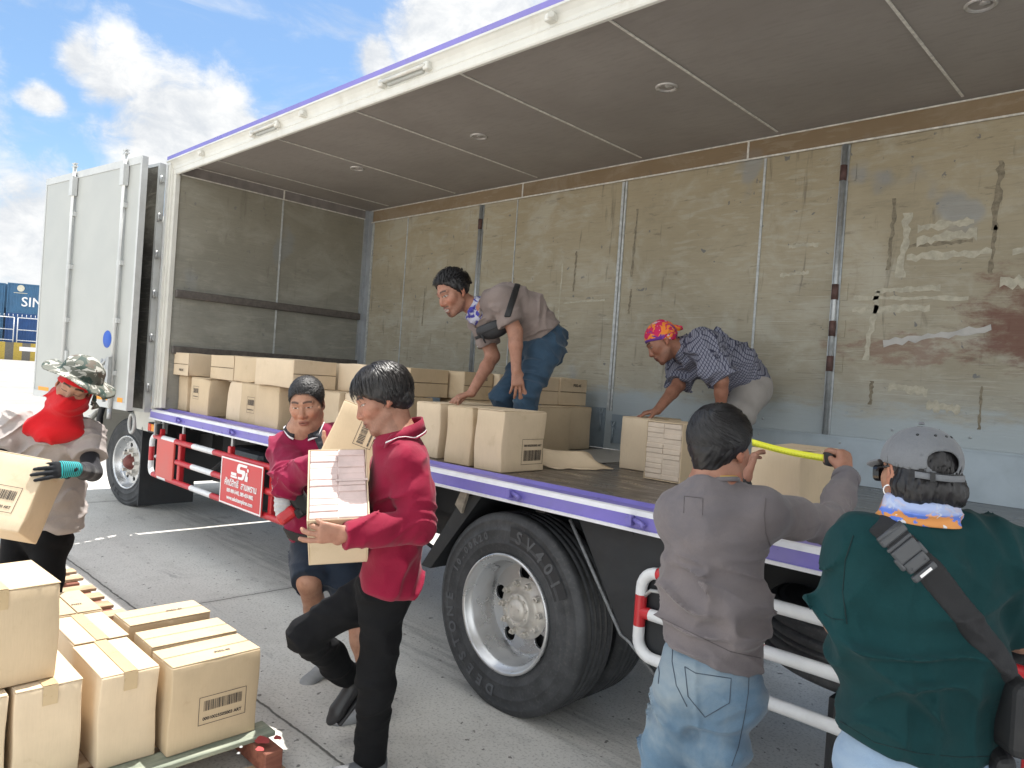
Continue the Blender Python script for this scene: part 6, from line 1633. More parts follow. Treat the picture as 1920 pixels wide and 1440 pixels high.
# ---------------------------------------------------------------- 2  dark green T-shirt, grey cap, seen from behind
def person_green():
    hd = Head(at(1722, 892, 1.74), vd(1722, 884, -.50, -.04, .86), vd(1722, 884, .03, 1, .02), .87)
    neck = at(1722, 968, 1.72); Ls = at(1622, 1030, 1.75); Rs = at(1856, 1036, 1.72)
    Le = at(1578, 1165, 1.80); Re = at(1912, 1190, 1.76); Lw = at(1610, 1190, 2.05); Rw = at(1880, 1180, 1.95)
    chest = at(1726, 1085, 1.75); waist = at(1722, 1230, 1.75); hip = at(1718, 1390, 1.75); rd = nz(Rs - Ls)
    LL = [at(1645, 1430, 1.76), at(1640, 1700, 1.76)]; RR = [at(1795, 1440, 1.74), at(1790, 1710, 1.74)]
    foot = [np.array([q[1][0], q[1][1], .08]) for q in (LL, RR)]
    lo, hi = bounds([hd.c + Z_ * .12, Ls, Rs, Le, Re, Lw, Rw] + foot, .15); lo[2] = 0
    B = Field(lo, hi, .011, [bounds([hd.c], .13), bounds([Lw], .12)], .0036)
    hd.sculpt(B); B.cap(hd.p(0, -.03, -.06), neck, .055, .064, k=.03); B.echain([neck, chest, waist, hip], rd, [(.08, .06), (.14, .09), (.13, .09), (.14, .10)], k=.05)
    for a, e, w, sg in ((Ls, Le, Lw, -1), (Rs, Re, Rw, 1)):
        B.chain([mid(a, chest, .2), a, e, w], [.05, .05, .040, .027], .02); hand(B, w, vd(1720, 1190, .25 * -sg, .10, .95), vd(1720, 1190, -sg, -.2, .2), -sg, curl=(.3, .4, .45, .5))
    for q, ft in ((LL, foot[0]), (RR, foot[1])): B.chain([q[0], q[1], ft], [.075, .052, .04], .03)
    me = B.build('person', [m_skin], None, hd.face_col(SK['tan']), org=(hip[0], hip[1], 0))
    tag(me, 'person in a dark green T-shirt and grey cap, black strap across the back', 'person')
    lo, hi = bounds([neck + Z_ * .03, Ls, Rs, Le, Re, hip], .2)
    S = Field(lo, hi, .006)
    S.echain([neck - Z_ * .080, mid(neck, chest, .55), chest, waist, hip + Z_ * .03], rd, [(.080, .066), (.156, .096), (.166, .116), (.166, .126), (.174, .138)], k=.06, end=.45, sq=2.2)
    for a, e in ((Ls, Le), (Rs, Re)): S.cap(mid(neck, a, .3) - Z_ * .035, a, .052, .075, k=.05); S.cap(a, a + (e - a) * .95, .070, .070, k=.035, end=0)
    S.cap(neck - Z_ * .062, neck - Z_ * .09, .080, .11, k=.03)
    hemn = nz(-Z_ - rd * .12)
    def w(P):
        low = np.clip(1.15 - np.abs((P - waist) @ Z_ + .03) / .24, .22, 1); a1 = np.clip(1.2 - np.linalg.norm(P - at(1590, 1110, 1.75), axis=1) / .22, 0, 1); a2 = np.clip(1.2 - np.linalg.norm(P - at(1860, 1110, 1.73), axis=1) / .2, 0, 1)
        return folds(P, [(Z_ + .55 * rd, .26), (Z_ - .5 * rd, .26)], 8.5, .018, 2.0, 2.1) * low + folds(P, [(nz(rd + .25 * Z_), .25)], 10, .015, 6.0, 1.6) * np.clip(a1 + a2, 0, 1) + folds(P, [(rd, .18)], 8, .009, 9.0, 2.1) + .008 * (vnoise(P * 8) - .5)
    S.warp(w); S.cut(at(1722, 1408, 1.72), hemn, .006)
    mg = cloth('dark_green_jersey', (.0042, .034, .037), .18, weave=1000, bump=.16, sheen=.04, nscale=4)
    sh = S.build('t_shirt', [mg], me)
    gs = simple('green_stitch', (.002, .016, .018), .9)
    seamline([(1600, 1004), (1585, 1050), (1580, 1110), (1588, 1170)], S, 1.3, 2.0, sh, gs, .0014, 'sleeve_seam'); seamline([(1575, 1352), (1640, 1392), (1720, 1412), (1800, 1420), (1860, 1418)], S, 1.3, 2.0, sh, gs, .0011, 'hem_stitch'); seamline([(1545, 1150), (1560, 1160), (1582, 1162)], S, 1.3, 2.0, sh, gs, .0010, 'cuff_stitch')
    # strap from the left shoulder across the back, with its buckle
    p0, p1 = at(1672, 1000, 1.66), at(1865, 1225, 1.62); n = nz(np.cross(p1 - p0, cF))
    G = band_on(S, S, p0, n, .062, .006, [(chest, cF), (at(1900, 1268, 1.64), nz(p1 - p0)), (at(1652, 985, 1.66), -nz(p1 - p0))])
    ms = simple('black_webbing', (.014, .014, .016), .8, var=.2, nscale=200, bump=.2, bscale=400)
    st = G.build('shoulder_strap', [ms], me)
    d = nz(p1 - p0); o = at(1686, 1018, 1.585); nn = -cF; nn = perp(nn, d); s_ = np.cross(d, nn); m = MB()
    mb_ = simple('grey_plastic_buckle', (.055, .058, .064), .35, var=.1)
    for dd, w_, l_ in ((-.020, .066, .018), (.000, .064, .010), (.022, .060, .034), (.052, .054, .026), (.078, .060, .016)): m.rbox(o + d * dd, s_, d, nn, (w_, l_, .013 if dd != .0 else .008), .004, 0)
    m.tube([o - d * .030 + s_ * .032, o - d * .030 - s_ * .032], .006, 8)
    for sg in (-1, 1): m.rbox(o + d * .036 + s_ * sg * .030, s_, d, nn, (.010, .030, .012), .004)
    for sg in (-1, 1): m.lathe([(.003, 0), (.001, .001)], o + d * .056 + s_ * sg * .018 + nn * .0075, nn, s_, 8)
    m.build('buckle', mb_, st)
    m = MB(); m.rbox(o + d * .078 + nn * .009, s_, d, nn, (.030, .006, .001), .0); m.build('buckle_tag', m_signwhite, st)
    # sling bag at the hip
    m = MB(); bc = at(1893, 1330, 1.62); m.rbox(bc, rd, Z_, np.cross(rd, Z_), (.05, .17, .14), .022, seg=3, jit=.01); m.rbox(bc - Z_ * .14 - rd * .01, rd, Z_, np.cross(rd, Z_), (.05, .09, .08), .02, seg=3, jit=.01); m.tube([bc + Z_ * .08, mid(bc, p1, .6), p1 + nn * -.01], .02, 8); tag(m.build('sling_bag', m_black, None, tuple(bc)), 'black sling bag hanging at the right side of the green shirted person', 'bag')
    # buff round the neck
    lo, hi = bounds([neck], .14); N_ = Field(lo, hi, .0042); nu = nz(hd.u * .6 + Z_ * .4)
    N_.ecap(neck + Z_ * .030, neck - Z_ * .012, rd, (.074, .080), (.084, .086), k=.02);     N_.warp(lambda P: folds(P, [(Z_ + .15 * rd, .18)], 20, .010, 4.0, 1.3) + .006 * (vnoise(P * 22) - .5)); N_.cut(neck - Z_ * .012, -Z_, .006); N_.cut(neck + Z_ * .044, Z_ + .08 * rd, .006)
    mbf, q, bs = new_mat('patterned_neck_buff'); v = q.new('ShaderNodeTexCoord').outputs['Object']
    a = q.noise(q.scale(v, (1, 1, 1.2)), 26, 3, .5, .8); b = q.noise(q.scale(v, (1, 1, 1), (3, 1, 2)), 34, 3, .5, .8); zz = q.sep(v)[2]
    c = q.mix(q.ramp(a, .48, .50), (.10, .19, .62), (.64, .27, .08)); c = q.mix(q.ramp(b, .585, .60), c, (.62, .62, .66)); c = q.mix(q.ramp(zz, neck[2] + .012, neck[2] + .026, 0, .85), c, (.40, .47, .66)); q.l.new(c, bs.inputs['Base Color']); bs.inputs['Roughness'].default_value = .85
    N_.build('neck_buff', [mbf], me)
    # hair below the cap
    hair_cap(hd, .002, [((0, .03, .0), (0, 1, -.1)), ((0, 0, -.082), (0, 0, -1))], m_hair, 'hair', me, .006, extra=lambda F: F.cap(hd.p(-.03, -.05, -.035), hd.p(.03, -.05, -.035), .054, .054, k=.03))
    rng = random.Random(9)
    def root(rg):
        d = nz([rg.gauss(0, 1), -abs(rg.gauss(.8, .5)), rg.uniform(-.7, -.32)]); return d if d[1] < .2 else None
    strands(hd, 500, root, lambda d: np.array([0, -.2, -1]), .05, .005, rng, .003, 5, base=.006).build('hair_locks', m_hair, me)
    # cap
    k = 1.0; lo, hi = bounds([hd.p(0, .03, .05)], .22); C = Field(lo, hi, .0042); A = hd.axes()
    C.ell(hd.p(0, -.012, .040), np.array([.083, .100, .082]), A, k=.01); tilt = nz(hd.u * .97 + hd.f * -.24)
    C.cut(hd.p(0, -.012, .022), -tilt, k=.004)
    C.ell(hd.p(0, -.012, .030), np.array([.0765, .0935, .0735]), A, .004, 'sub')
    # rear opening over the strap
    C.ell(hd.p(0, -.115, .034), np.array([.036, .05, .024]), A, .004, 'sub')
    C.warp(lambda P: (lambda r, f, u: .0035 * np.exp(-(((np.arctan2(r, -(f + .012)) * 6 / (2 * math.pi) + .0) % 1 - .5) / .03) ** 2) * 0 + .0016 * np.exp(-(((np.arctan2(r, f + .012) * 6 / (2 * math.pi)) % 1 - .5) / .025) ** 2))(*hd.loc(P)))
    mc = cloth('washed_grey_cap', (.165, .172, .185), .08, weave=700, bump=.25, nscale=6)
    cp = C.build('cap', [mc], me)
    m = MB()
    def bp(ang, up, rr=(.0970, .1170)): return hd.p(rr[0] * math.sin(ang), -.012 - rr[1] * math.cos(ang), up + .235 * -(.012 + rr[1] * math.cos(ang)) * 0)
    ring = [bp(a, .004 - .020 * math.cos(a)) for a in np.linspace(-.75, .75, 22)]; ring2 = [bp(a, .020 - .020 * math.cos(a)) for a in np.linspace(-.75, .75, 22)]
    m.add(ring + ring2, [(i, i + 1, 23 + i, 22 + i) for i in range(21)], 0, True); ob = m.build('cap_strap', mc, cp); md = ob.modifiers.new('thick', 'SOLIDIFY'); md.thickness = .003
    m = MB()
    pb = bp(-.36, -.008); m.rbox(pb + nz(pb - hd.c) * .003, hd.r, hd.u, hd.f, (.012, .022, .004), .002); m.build('strap_buckle', m_black, cp)
    m = MB()
    for aa, uu in ((-.75, .085), (.25, .092), (.55, .085), (-.18, .096)):
        dq = np.array([math.sin(aa) * .6, -math.cos(aa) * .62, .55]); dq /= np.linalg.norm(dq); pq = hd.p(*(np.array([0, -.012, .040]) + dq * np.array([.0957, .1152, .0945]))); nq = nz(pq - hd.p(0, -.012, .04)); m.lathe([(.0034, 0), (.003, .0012), (.001, .0014)], pq, nq, hd.r, 10)
    m.build('cap_eyelets', m_black, cp)
    m = MB(); pq = hd.p(0, -.012, .142); m.lathe([(.007, -.002), (.006, .003), (.001, .0045)], pq, hd.u, hd.r, 12); m.build('cap_button', mc, cp)
    lo, hi = bounds([hd.p(0, .13, .03)], .14); V_ = Field(lo, hi, .004)
    V_.ell(hd.p(0, .105, .036), (.070, .080, .008), (hd.r, nz(hd.f - hd.u * .12), nz(hd.u + hd.f * .12)), k=.003); V_.ell(hd.p(0, .0, .03), (.08, .10, .05), A, .004, 'sub'); V_.build('cap_peak', [mc], cp)
    # sunglasses and earring
    m = MB()
    for sg in (-1, 1): m.tube([hd.p(.083 * sg, -.01, .020), hd.p(.078 * sg, .06, .016), hd.p(.066 * sg, .092, .010)], .003, 6); m.rbox(hd.p(.038 * sg, .104, .004), nz(hd.r - hd.f * .35 * sg), hd.u, nz(hd.f + hd.r * .35 * sg), (.058, .040, .006), .012, seg=3)
    m.tube([hd.p(-.012, .112, .01), hd.p(.012, .112, .01)], .003, 6)
    m.build('sunglasses', simple('black_gloss_plastic', (.01, .01, .012), .1), me)
    m = MB(); c_ = hd.p(-.083, -.004, -.046); m.tube([c_ + (hd.u * math.sin(a) + nz(hd.f * .8 - hd.r * .6) * math.cos(a)) * .012 for a in np.linspace(0, 2 * math.pi, 20)], .0022, 6, caps=False); m.build('earring', simple('white_metal_ring', (.75, .72, .70), .25, .6), me)
    # jeans
    lo, hi = bounds([hip] + LL + RR + foot, .17); lo[2] = -.02; J = Field(lo, hi, .0075)
    J.ecap(hip, mid(LL[0], RR[0]), rd, (.160, .128), (.168, .132), k=.05)
    for q, ft in ((LL, foot[0]), (RR, foot[1])): J.echain([q[0], q[1], ft], rd, [(.095, .115), (.082, .085), (.072, .08)], k=.03)
    J.cut(np.array([0, 0, .03]), -Z_); J.warp(lambda P: folds(P, [(Z_ + .4 * rd, .35), (Z_ - .4 * rd, .35)], 9, .013, 5.0))
    J.build('jeans', [cloth('light_blue_denim', (.20, .30, .44), .12, weave=900, fade=((.34, .42, .50), .45, .7), bump=.3)], me)
    for ft in foot: shoe('shoe', ft, perp(cF, Z_), m_black, me)
    return me
pgreen = person_green()

# ---------------------------------------------------------------- the box being measured and the tape
carton_b('box at the deck edge with crumpled open flaps, measured by the grey shirted person', -1.355, -1.148, 2.815, 3.185, D0, ZD + .322, rz=-.01, group=G4, tape=False, flaptilt=.03)
def tape():
    m = MB(); a, b = at(1410, 829, 2.77), at(1546, 859, 2.66); n = 26; w = .0125; top = []; bot = []
    for i in range(n + 1):
        t = i / n; p = mid(a, b, t) - Z_ * .006 * math.sin(math.pi * t); u = nz(cU * .97 + cF * .1); top.append(p + u * w); bot.append(p - u * w)
    m.add(top + bot, [(i, i + 1, n + 2 + i, n + 1 + i) for i in range(n)], 0, True)
    o = m.build('tape_measure', simple('yellow_tape_steel', (.72, .72, .04), .35, var=.03), None, tuple(mid(a, b))); md = o.modifiers.new('thick', 'SOLIDIFY'); md.thickness = .0008
    tag(o, 'yellow tape measure blade stretched across the box between two hands', 'tape measure')
    k = MB()
    for i in range(110):
        t = (i + .5) / 110; p = mid(a, b, t) - Z_ * .006 * math.sin(math.pi * t) - cF * .0016; u = nz(cU * .97 + cF * .1); s_ = nz(b - a); L = .010 if i % 5 == 0 else .0055
        k.add([p - u * (w - .001) - s_ * .0003, p - u * (w - .001) + s_ * .0003, p - u * (w - .001 - L) + s_ * .0003, p - u * (w - .001 - L) - s_ * .0003], [(0, 1, 2, 3)])
    k.build('tape_ticks', m_ink, o)
    k = MB(); k.rbox(at(1553, 861, 2.655), nz(b - a), cU, cF, (.03, .05, .035), .010, seg=3); k.build('tape_case', m_black, o)
tape()
# ---------------------------------------------------------------- 3  long haired person in the red polo, in profile, carrying the packets
m_redpolo = cloth('crimson_polo', (.205, .005, .028), .12, weave=900, bump=.18, sheen=.10, nscale=4)
m_redpolo2 = cloth('crimson_polo_knit', (.200, .006, .038), .12, weave=900, bump=.18, sheen=.10, nscale=4)
m_blacktr = cloth('black_trousers', (.0045, .0048, .006), .3, weave=900, bump=.12, sheen=.0)
m_strapk = simple('black_strap', (.012, .012, .013), .7, var=.2)
m_wtrim = simple('white_trim', (.72, .70, .72), .8, var=.05)

def person_carrier():
    hd = Head(at(719, 750, 2.95), vd(719, 750, -.90, -.36, -.14), vd(719, 750, -.32, .94, .05), 1.0)
    neck = at(752, 815, 2.95); Ns = at(764, 866, 2.85); Fs = at(738, 858, 3.10)
    Ne = at(786, 985, 2.79); Nw = at(650, 1001, 2.67); Fe = at(712, 975, 3.16); Fw = at(690, 990, 2.93)
    chest = at(752, 900, 2.97); waist = at(738, 1010, 2.98); hip = at(733, 1098, 2.98); fd = vd(740, 900, -.93, 0, -.35); rd = np.cross(fd, Z_); rd = nz(Fs - Ns)
    NL = [at(722, 1110, 2.93), at(706, 1275, 2.99), at(694, 1425, 3.10)]; FL = [at(712, 1105, 3.06), at(570, 1190, 3.02), at(650, 1262, 3.34)]
    na = NL[2].copy(); na[2] = .085
    lo, hi = bounds([hd.p(0, 0, .14), Ns, Fs, Ne, Nw, Fe, Fw, NL[1], na, FL[1], FL[2], Nw + fd * .15], .12); lo[2] = 0
    B = Field(lo, hi, .011, [bounds([hd.c], .13), bounds([Nw + fd * .07], .10)], .0032)
    hd.sculpt(B, jaw=.94, cheek=1.15); B.cap(hd.p(0, -.03, -.055), neck - Z_ * .02, .052, .060, k=.03); B.cap(hd.p(0, .035, -.085), neck + fd * .02, .030, .045, k=.03)
    B.echain([neck, chest, waist, hip], rd, [(.08, .06), (.14, .085), (.13, .08), (.13, .085)], k=.05)
    for a, e, w in ((Ns, Ne, Nw), (Fs, Fe, Fw)): B.chain([mid(a, chest, .2), a, e, w], [.045, .045, .038, .026], .02)
    tips = hand(B, Nw, vd(610, 990, -.93, .10, -.05), vd(610, 990, .12, .30, .95), 1 if True else -1, curl=(.30, .45, .55, .6), s=1.08, spread=.13, thumb_dir=vd(600, 975, -.70, .62, .20), thumb_curl=.15)
    tips += hand(B, Fw, vd(690, 990, -.8, .1, -.5), vd(690, 990, -.2, .2, -1), 1, curl=(.3, .4, .4, .4))
    B.chain([NL[0], NL[1], na], [.07, .05, .04], .03); B.chain(FL, [.07, .05, .04], .03)
    sun = SK['brown']
    me = B.build('person', [m_skin], None, nails(hd.face_col(np.array(sun) * 1.02, eyeopen=.55, stub=.25, lip=(.20, .075, .055)), tips), org=(hip[0], hip[1], 0))
    tag(me, 'person with long black hair in a crimson polo walking left with the open packet box', 'person')
    lo, hi = bounds([neck, Ns, Fs, Ne, Nw, Fe, Fw, hip], .2); S = Field(lo, hi, .0058)
    S.echain([neck - Z_ * .03, mid(neck, chest, .5), chest, waist, hip + Z_ * .01], rd, [(.070, .062), (.140, .096), (.150, .108), (.148, .104), (.162, .126)], k=.05, end=.5, sq=2.2)
    S.cap(neck + Z_ * .01, neck - Z_ * .05, .068, .10, k=.03)
    S.cap(mid(neck, Ns, .4) - Z_ * .025, Ns, .050, .066, k=.05); S.chain([Ns, mid(Ns, Ne, .5), Ne, mid(Ne, Nw, .5), Nw], [.066, .062, .056, .050, .040], .03, end=-.006)
    S.cap(mid(neck, Fs, .4) - Z_ * .02, Fs, .056, .072, k=.05); S.chain([Fs, mid(Fs, Fe, .5), Fe, mid(Fe, Fw, .6), Fw], [.074, .066, .058, .050, .043], .03, end=-.006)
    S.cut_near(neck + Z_ * .02 + fd * .02, Z_ * .9 + fd * .45, .09)
    def w(P):
        low = np.clip(1.1 - np.abs((P - waist) @ Z_ + .08) / .28, .15, 1); arm = np.clip(1.3 - np.linalg.norm(P - Ne, axis=1) / .18, 0, 1)
        return folds(P, [(nz(fd + .2 * Z_), .16)], 9, .012, 3.0, 2.0) * low + folds(P, [(nz(Nw - Ne) + .5 * Z_, .3), (nz(Ns - Ne), .3)], 13, .010, 1.0, 2.0) * arm + folds(P, [(Z_ + .6 * fd, .3)], 9, .011, 7.0, 2.1) + .005 * (vnoise(P * 9) - .5)
    S.warp(w); S.cut(at(728, 1112, 2.95), -Z_ + .10 * fd, .006); sh = S.build('polo_shirt', [m_redpolo], me)
    # collar with a white tipped edge, strap over the far shoulder
    side = nz(np.cross(fd, Z_)); up = Z_
    def ring(rw, rf, dz, tilt=.42, a0=-2.5, a1=2.5, n=26): return [neck - fd * .012 - fd * math.cos(a) * rf * 1.0 + side * math.sin(a) * rw + up * (dz + tilt * rf * math.cos(a)) for a in np.linspace(a0, a1, n)]
    r0 = ring(.066, .070, .045); r1 = ring(.082, .086, -.008); r2 = ring(.0835, .0875, -.0125); r3 = ring(.086, .090, -.019)
    collar_strip(r0, r1, m_redpolo, 'collar', sh, over=S); collar_strip(r1, r2, m_wtrim, 'collar_trim', sh, over=S); collar_strip(r2, r3, m_redpolo, 'collar_edge', sh, over=S)
    G = band_on(S, S, mid(neck, Fs, .55), nz(np.cross(nz(Z_ * .9 + fd * -.1), fd) * .5 + nz(Fs - Ns) * 1.0 + fd * -.05), .034, .004, [(chest - Z_ * .08, -Z_)]); G.build('shoulder_strap', [m_strapk], me)
    # pocket seam on the chest, shoulder seam
    # trousers
    lo, hi = bounds([hip] + NL[:2] + [na] + FL, .17); lo[2] = -.02; J = Field(lo, hi, .0065)
    J.ecap(hip + Z_ * .05, mid(NL[0], FL[0]), rd, (.132, .105), (.138, .108), k=.05)
    J.echain([NL[0], mid(NL[0], NL[1], .5), NL[1], na], rd, [(.080, .092), (.072, .080), (.066, .072), (.062, .068)], k=.03)
    J.echain([FL[0], FL[1]], rd, [(.080, .094), (.062, .066)], k=.03); J.cap(FL[1], FL[2], .066, .055, k=.03, end=.0)
    J.cut_near(na - Z_ * .03, -Z_, .2)
    J.warp(lambda P: folds(P, [(Z_ + .4 * fd, .3), (Z_ - .4 * fd, .3)], 9, .008, 2.0) + folds(P, [(nz(FL[1] - FL[2]), .3)], 12, .007, 6.0) * np.clip(1.2 - np.linalg.norm(P - FL[1], axis=1) / .25, 0, 1)); J.build('trousers', [m_blacktr], me)
    ms = simple('dusty_grey_shoe', (.12, .125, .135), .6, var=.2)
    shoe('shoe', na, nz(fd * np.array([1, 1, 0])), ms, me); sd = nz(FL[2] - FL[1]); shoe('shoe', FL[2] + sd * .02, nz(fd * .62 - Z_ * .75), simple('black_shoe', (.02, .02, .022), .5), me)
    # hair: long mop over ears and nape, colour lifted slightly for the sunlit streaks
    hair_cap(hd, .020, [((0, .088, .055), (0, 1, -.25)), ((0, .030, -.004), (0, .72, -.85)), ((0, -.05, -.075), (0, -.2, -1))], m_hairg, 'hair', me, .004, extra=lambda F: (F.ell(hd.p(0, -.055, -.015), np.array([.072, .066, .072]) * hd.s, hd.axes(), k=.03)), str_dir=lambda r, f, u: (r * 70, f * 70, u * 9))
    rng = random.Random(21)
    def root(rg):
        for _ in range(40):
            d = nz([rg.gauss(0, 1), rg.gauss(0, 1), rg.gauss(.5, .9)])
            if d[2] > -.55 and (d[1] < .05 or d[2] > .45 + .25 * max(0, d[1])) : return d
    def flow(d): return np.array([d[0] * .6, .35 * (1 if d[1] > .05 else -.25), -1.0])
    hb = strands(hd, 1500, root, flow, .072, .0045, rng, .007, 7, base=.019, curl=.7); hb.build('hair_locks', m_hairg, me)
    rng = random.Random(4)
    def rootf(rg):
        return nz([rg.uniform(-.75, .75), .72, .62 + rg.uniform(-.06, .1)])
    fb = strands(hd, 170, rootf, lambda d: np.array([d[0] * .3, .35, -1.0]), .046, .0045, rng, .006, 6, base=.016, curl=.9); fb.build('fringe', m_hairg, me)
    return me
pc = person_carrier()

# ---------------------------------------------------------------- 4  short haired person in the red polo, facing the camera, holding a leaning box
def person_stocky():
    hd = Head(at(576, 756, 3.85), vd(577, 752, -.26, -.36, -.90), vd(577, 752, -.14, .96, -.33), 1.03)
    neck = at(572, 800, 3.88); Rs = at(538, 836, 3.88); Ls = at(626, 820, 3.92)
    Re = at(541, 900, 3.66); Rw = at(618, 860, 3.44); Le = at(665, 890, 3.72); Lw = at(690, 900, 3.45)
    chest = at(580, 860, 3.92); waist = at(588, 930, 3.92); hip = at(602, 1000, 3.92); rd = nz(Ls - Rs)
    RL = [at(588, 1030, 3.92), at(580, 1092, 3.72), at(612, 1228, 4.06)]; LL = [at(632, 1030, 3.88), at(668, 1140, 3.72), at(700, 1318, 3.60)]
    ra = RL[2].copy(); la = LL[2].copy(); la[2] = .085; ra[2] = max(ra[2], .10)
    lo, hi = bounds([hd.p(0, 0, .13), Rs, Ls, Re, Rw, Le, Lw, ra, la, RL[1]], .13); lo[2] = 0
    B = Field(lo, hi, .012, [bounds([hd.c], .14), bounds([Rw + vd(640, 840, .5, .8, 0) * .07], .09)], .0036)
    hd.sculpt(B, jaw=1.12, cheek=1.15); B.cap(hd.p(0, -.02, -.06), neck - Z_ * .01, .066, .078, k=.03); B.ell(hd.p(0, .03, -.095), np.array([.052, .045, .028]) * hd.s, hd.axes(), k=.03)
    B.echain([neck, chest, waist, hip], rd, [(.09, .07), (.15, .10), (.15, .11), (.14, .11)], k=.05)
    for a, e, w in ((Rs, Re, Rw), (Ls, Le, Lw)): B.chain([mid(a, chest, .2), a, e, w], [.05, .05, .042, .029], .02)
    tips = hand(B, Rw, vd(630, 845, .60, .78, .06), vd(630, 845, .2, -.1, .95), 1, curl=(.10, .12, .12, .15), s=1.05, spread=.07, thumb_dir=vd(620, 840, -.35, .9, .1), thumb_curl=.1)
    hand(B, Lw, vd(690, 900, .5, .2, .8), vd(690, 900, -.2, .2, .9), -1)
    for q, a in ((RL, ra), (LL, la)): B.chain([q[0], q[1], mid(q[1], a, .35), a], [.085, .058, .056, .038], .03)
    me = B.build('person', [m_skin], None, nails(hd.face_col(SK['tan'], eyeopen=.45, hairline=lambda r, f, u: np.clip((.010 - np.maximum((f - .076) - .42 * (u - .078), .9 * (f - .025) - .55 * u)) / .012, 0, 1) * .8, lip=(.22, .08, .06)), tips), org=(hip[0], hip[1], 0))
    tag(me, 'person with cropped hair in a red polo and shorts, holding a leaning barcoded box', 'person')
    lo, hi = bounds([neck, Rs, Ls, Re, Rw, Le, Lw, hip], .2); S = Field(lo, hi, .0065)
    S.echain([neck - Z_ * .055, mid(neck, chest, .5), chest, waist, hip + Z_ * .02], rd, [(.075, .066), (.152, .108), (.160, .128), (.164, .138), (.165, .138)], k=.05, end=.5)
    for a, e, w in ((Rs, Re, Rw), (Ls, Le, Lw)): S.cap(mid(neck, a, .4) - Z_ * .02, a, .056, .080, k=.05); S.chain([a, mid(a, e, .5), e, mid(e, w, .55), w], [.074, .069, .066, .056, .044], .03, end=-.012)
    S.cut_near(neck + Z_ * .015, Z_ * .9 - cF * .4, .09)
    S.warp(lambda P: folds(P, [(Z_ + .4 * rd, .3), (nz(rd + .5 * Z_), .3)], 9, .013, 4.0, 2.0) + folds(P, [(nz(Re - Rs), .3), (nz(Rw - Re), .3)], 13, .013, 8.0, 2.0) * np.clip(1.3 - np.linalg.norm(P - Re, axis=1) / .2, 0, 1))
    S.cut(hip - Z_ * .06, -Z_, .006); sh = S.build('polo_shirt', [m_redpolo2], me)
    fd = vd(577, 800, -.2, -.1, -.97); side = nz(np.cross(fd, Z_))
    def ring(rw, rf, dz, tilt=.5, a0=-2.75, a1=2.75, n=26): return [neck - fd * .01 - fd * math.cos(a) * rf + side * math.sin(a) * rw + Z_ * (dz + tilt * rf * math.cos(a)) for a in np.linspace(a0, a1, n)]
    mcol = simple('black_collar_knit', (.016, .016, .02), .85); r0 = ring(.078, .082, .040); r1 = ring(.098, .102, -.006); r2 = ring(.102, .106, -.013)
    collar_strip(r0, r1, mcol, 'collar', sh, over=S); collar_strip(r1, r2, m_wtrim, 'collar_trim', sh, over=S)
    p = at(606, 835, 3.8); G = band_on(S, S, at(604, 830, 3.8), nz(vd(600, 830, .90, .36, 0)), .058, .006, [(hip, -Z_)]); G.build('shoulder_strap', [cloth('grey_black_strap', (.045, .05, .058), .1)], me)
    G = band_on(S, S, hip - Z_ * .01, nz(Z_ + .1 * rd), .05, .008); G.build('waist_belt', [m_strapk], me)
    lo, hi = bounds([hip] + RL[:2] + LL[:2], .16); J = Field(lo, hi, .0075)
    J.ecap(hip - Z_ * .02, mid(RL[0], LL[0]), rd, (.165, .14), (.165, .14), k=.05)
    for q in (RL, LL): J.cap(q[0], q[1] + (q[1] - q[0]) * .02, .115, .092, k=.03, end=0)
    J.warp(lambda P: folds(P, [(Z_, .3)], 10, .010)); J.build('shorts', [cloth('navy_denim_shorts', (.012, .020, .035), .25, bump=.3)], me)
    ms = simple('grey_canvas_shoe', (.26, .27, .28), .8, var=.15)
    shoe('shoe', la, nz(vd(650, 1350, -.95, 0, -.2) * np.array([1, 1, 0])), ms, me, L=.29); shoe('shoe', ra, nz(vd(620, 1250, -.6, 0, -.6) * np.array([1, 1, 0]) - Z_ * .35), ms, me)
    hair_cap(hd, .008, [((0, .076, .078), (0, 1, -.42)), ((0, .025, .0), (0, .9, -.55)), ((0, -.05, -.035), (0, -.1, -1))], m_hair, 'hair', me, .0035)
    rng = random.Random(8)
    def root(rg):
        for _ in range(30):
            d = nz([rg.gauss(0, 1), rg.gauss(0, 1), rg.gauss(.3, .9)]); f, u = -.012 + .108 * d[1], .042 + .097 * d[2]
            if max((f - .076) - .42 * (u - .078), .9 * (f - .025) - .55 * u, -.03 - u) < .003: return d
    strands(hd, 1800, root, lambda d: np.array([d[0] * .5, .7, .3]), .018, .0022, rng, .003, 3, base=.0075).build('hair_stubble', m_hair, me)
    # bag and gloves hanging at the hip
    bc = at(540, 935, 3.66); r, u, f = vb(540, 935)
    m = MB(); m.rbox(bc + r * .055 - u * .01, nz(r * .8 + u * .5), nz(u * .8 - r * .5), f, (.085, .16, .06), .02, seg=3); m.rbox(bc + r * .05 - u * .075, nz(r * .8 + u * .5), nz(u * .8 - r * .5), -f, (.035, .05, .075), .01, 0)
    tag(m.build('waist_bag', m_strapk, None, tuple(bc)), 'black strapped bag hanging at the hip of the short haired person', 'bag')
    m = MB(); m.rbox(bc - r * .005 - u * .135 * .6 - f * .01, nz(r * .7 + u * .5), nz(u * .7 - r * .5), f, (.10, .065, .05), .022, seg=3); m.build('red_pouch', m_red, bpy.data.objects[[o.name for o in bpy.data.objects if o.name.startswith('waist_bag')][-1]])
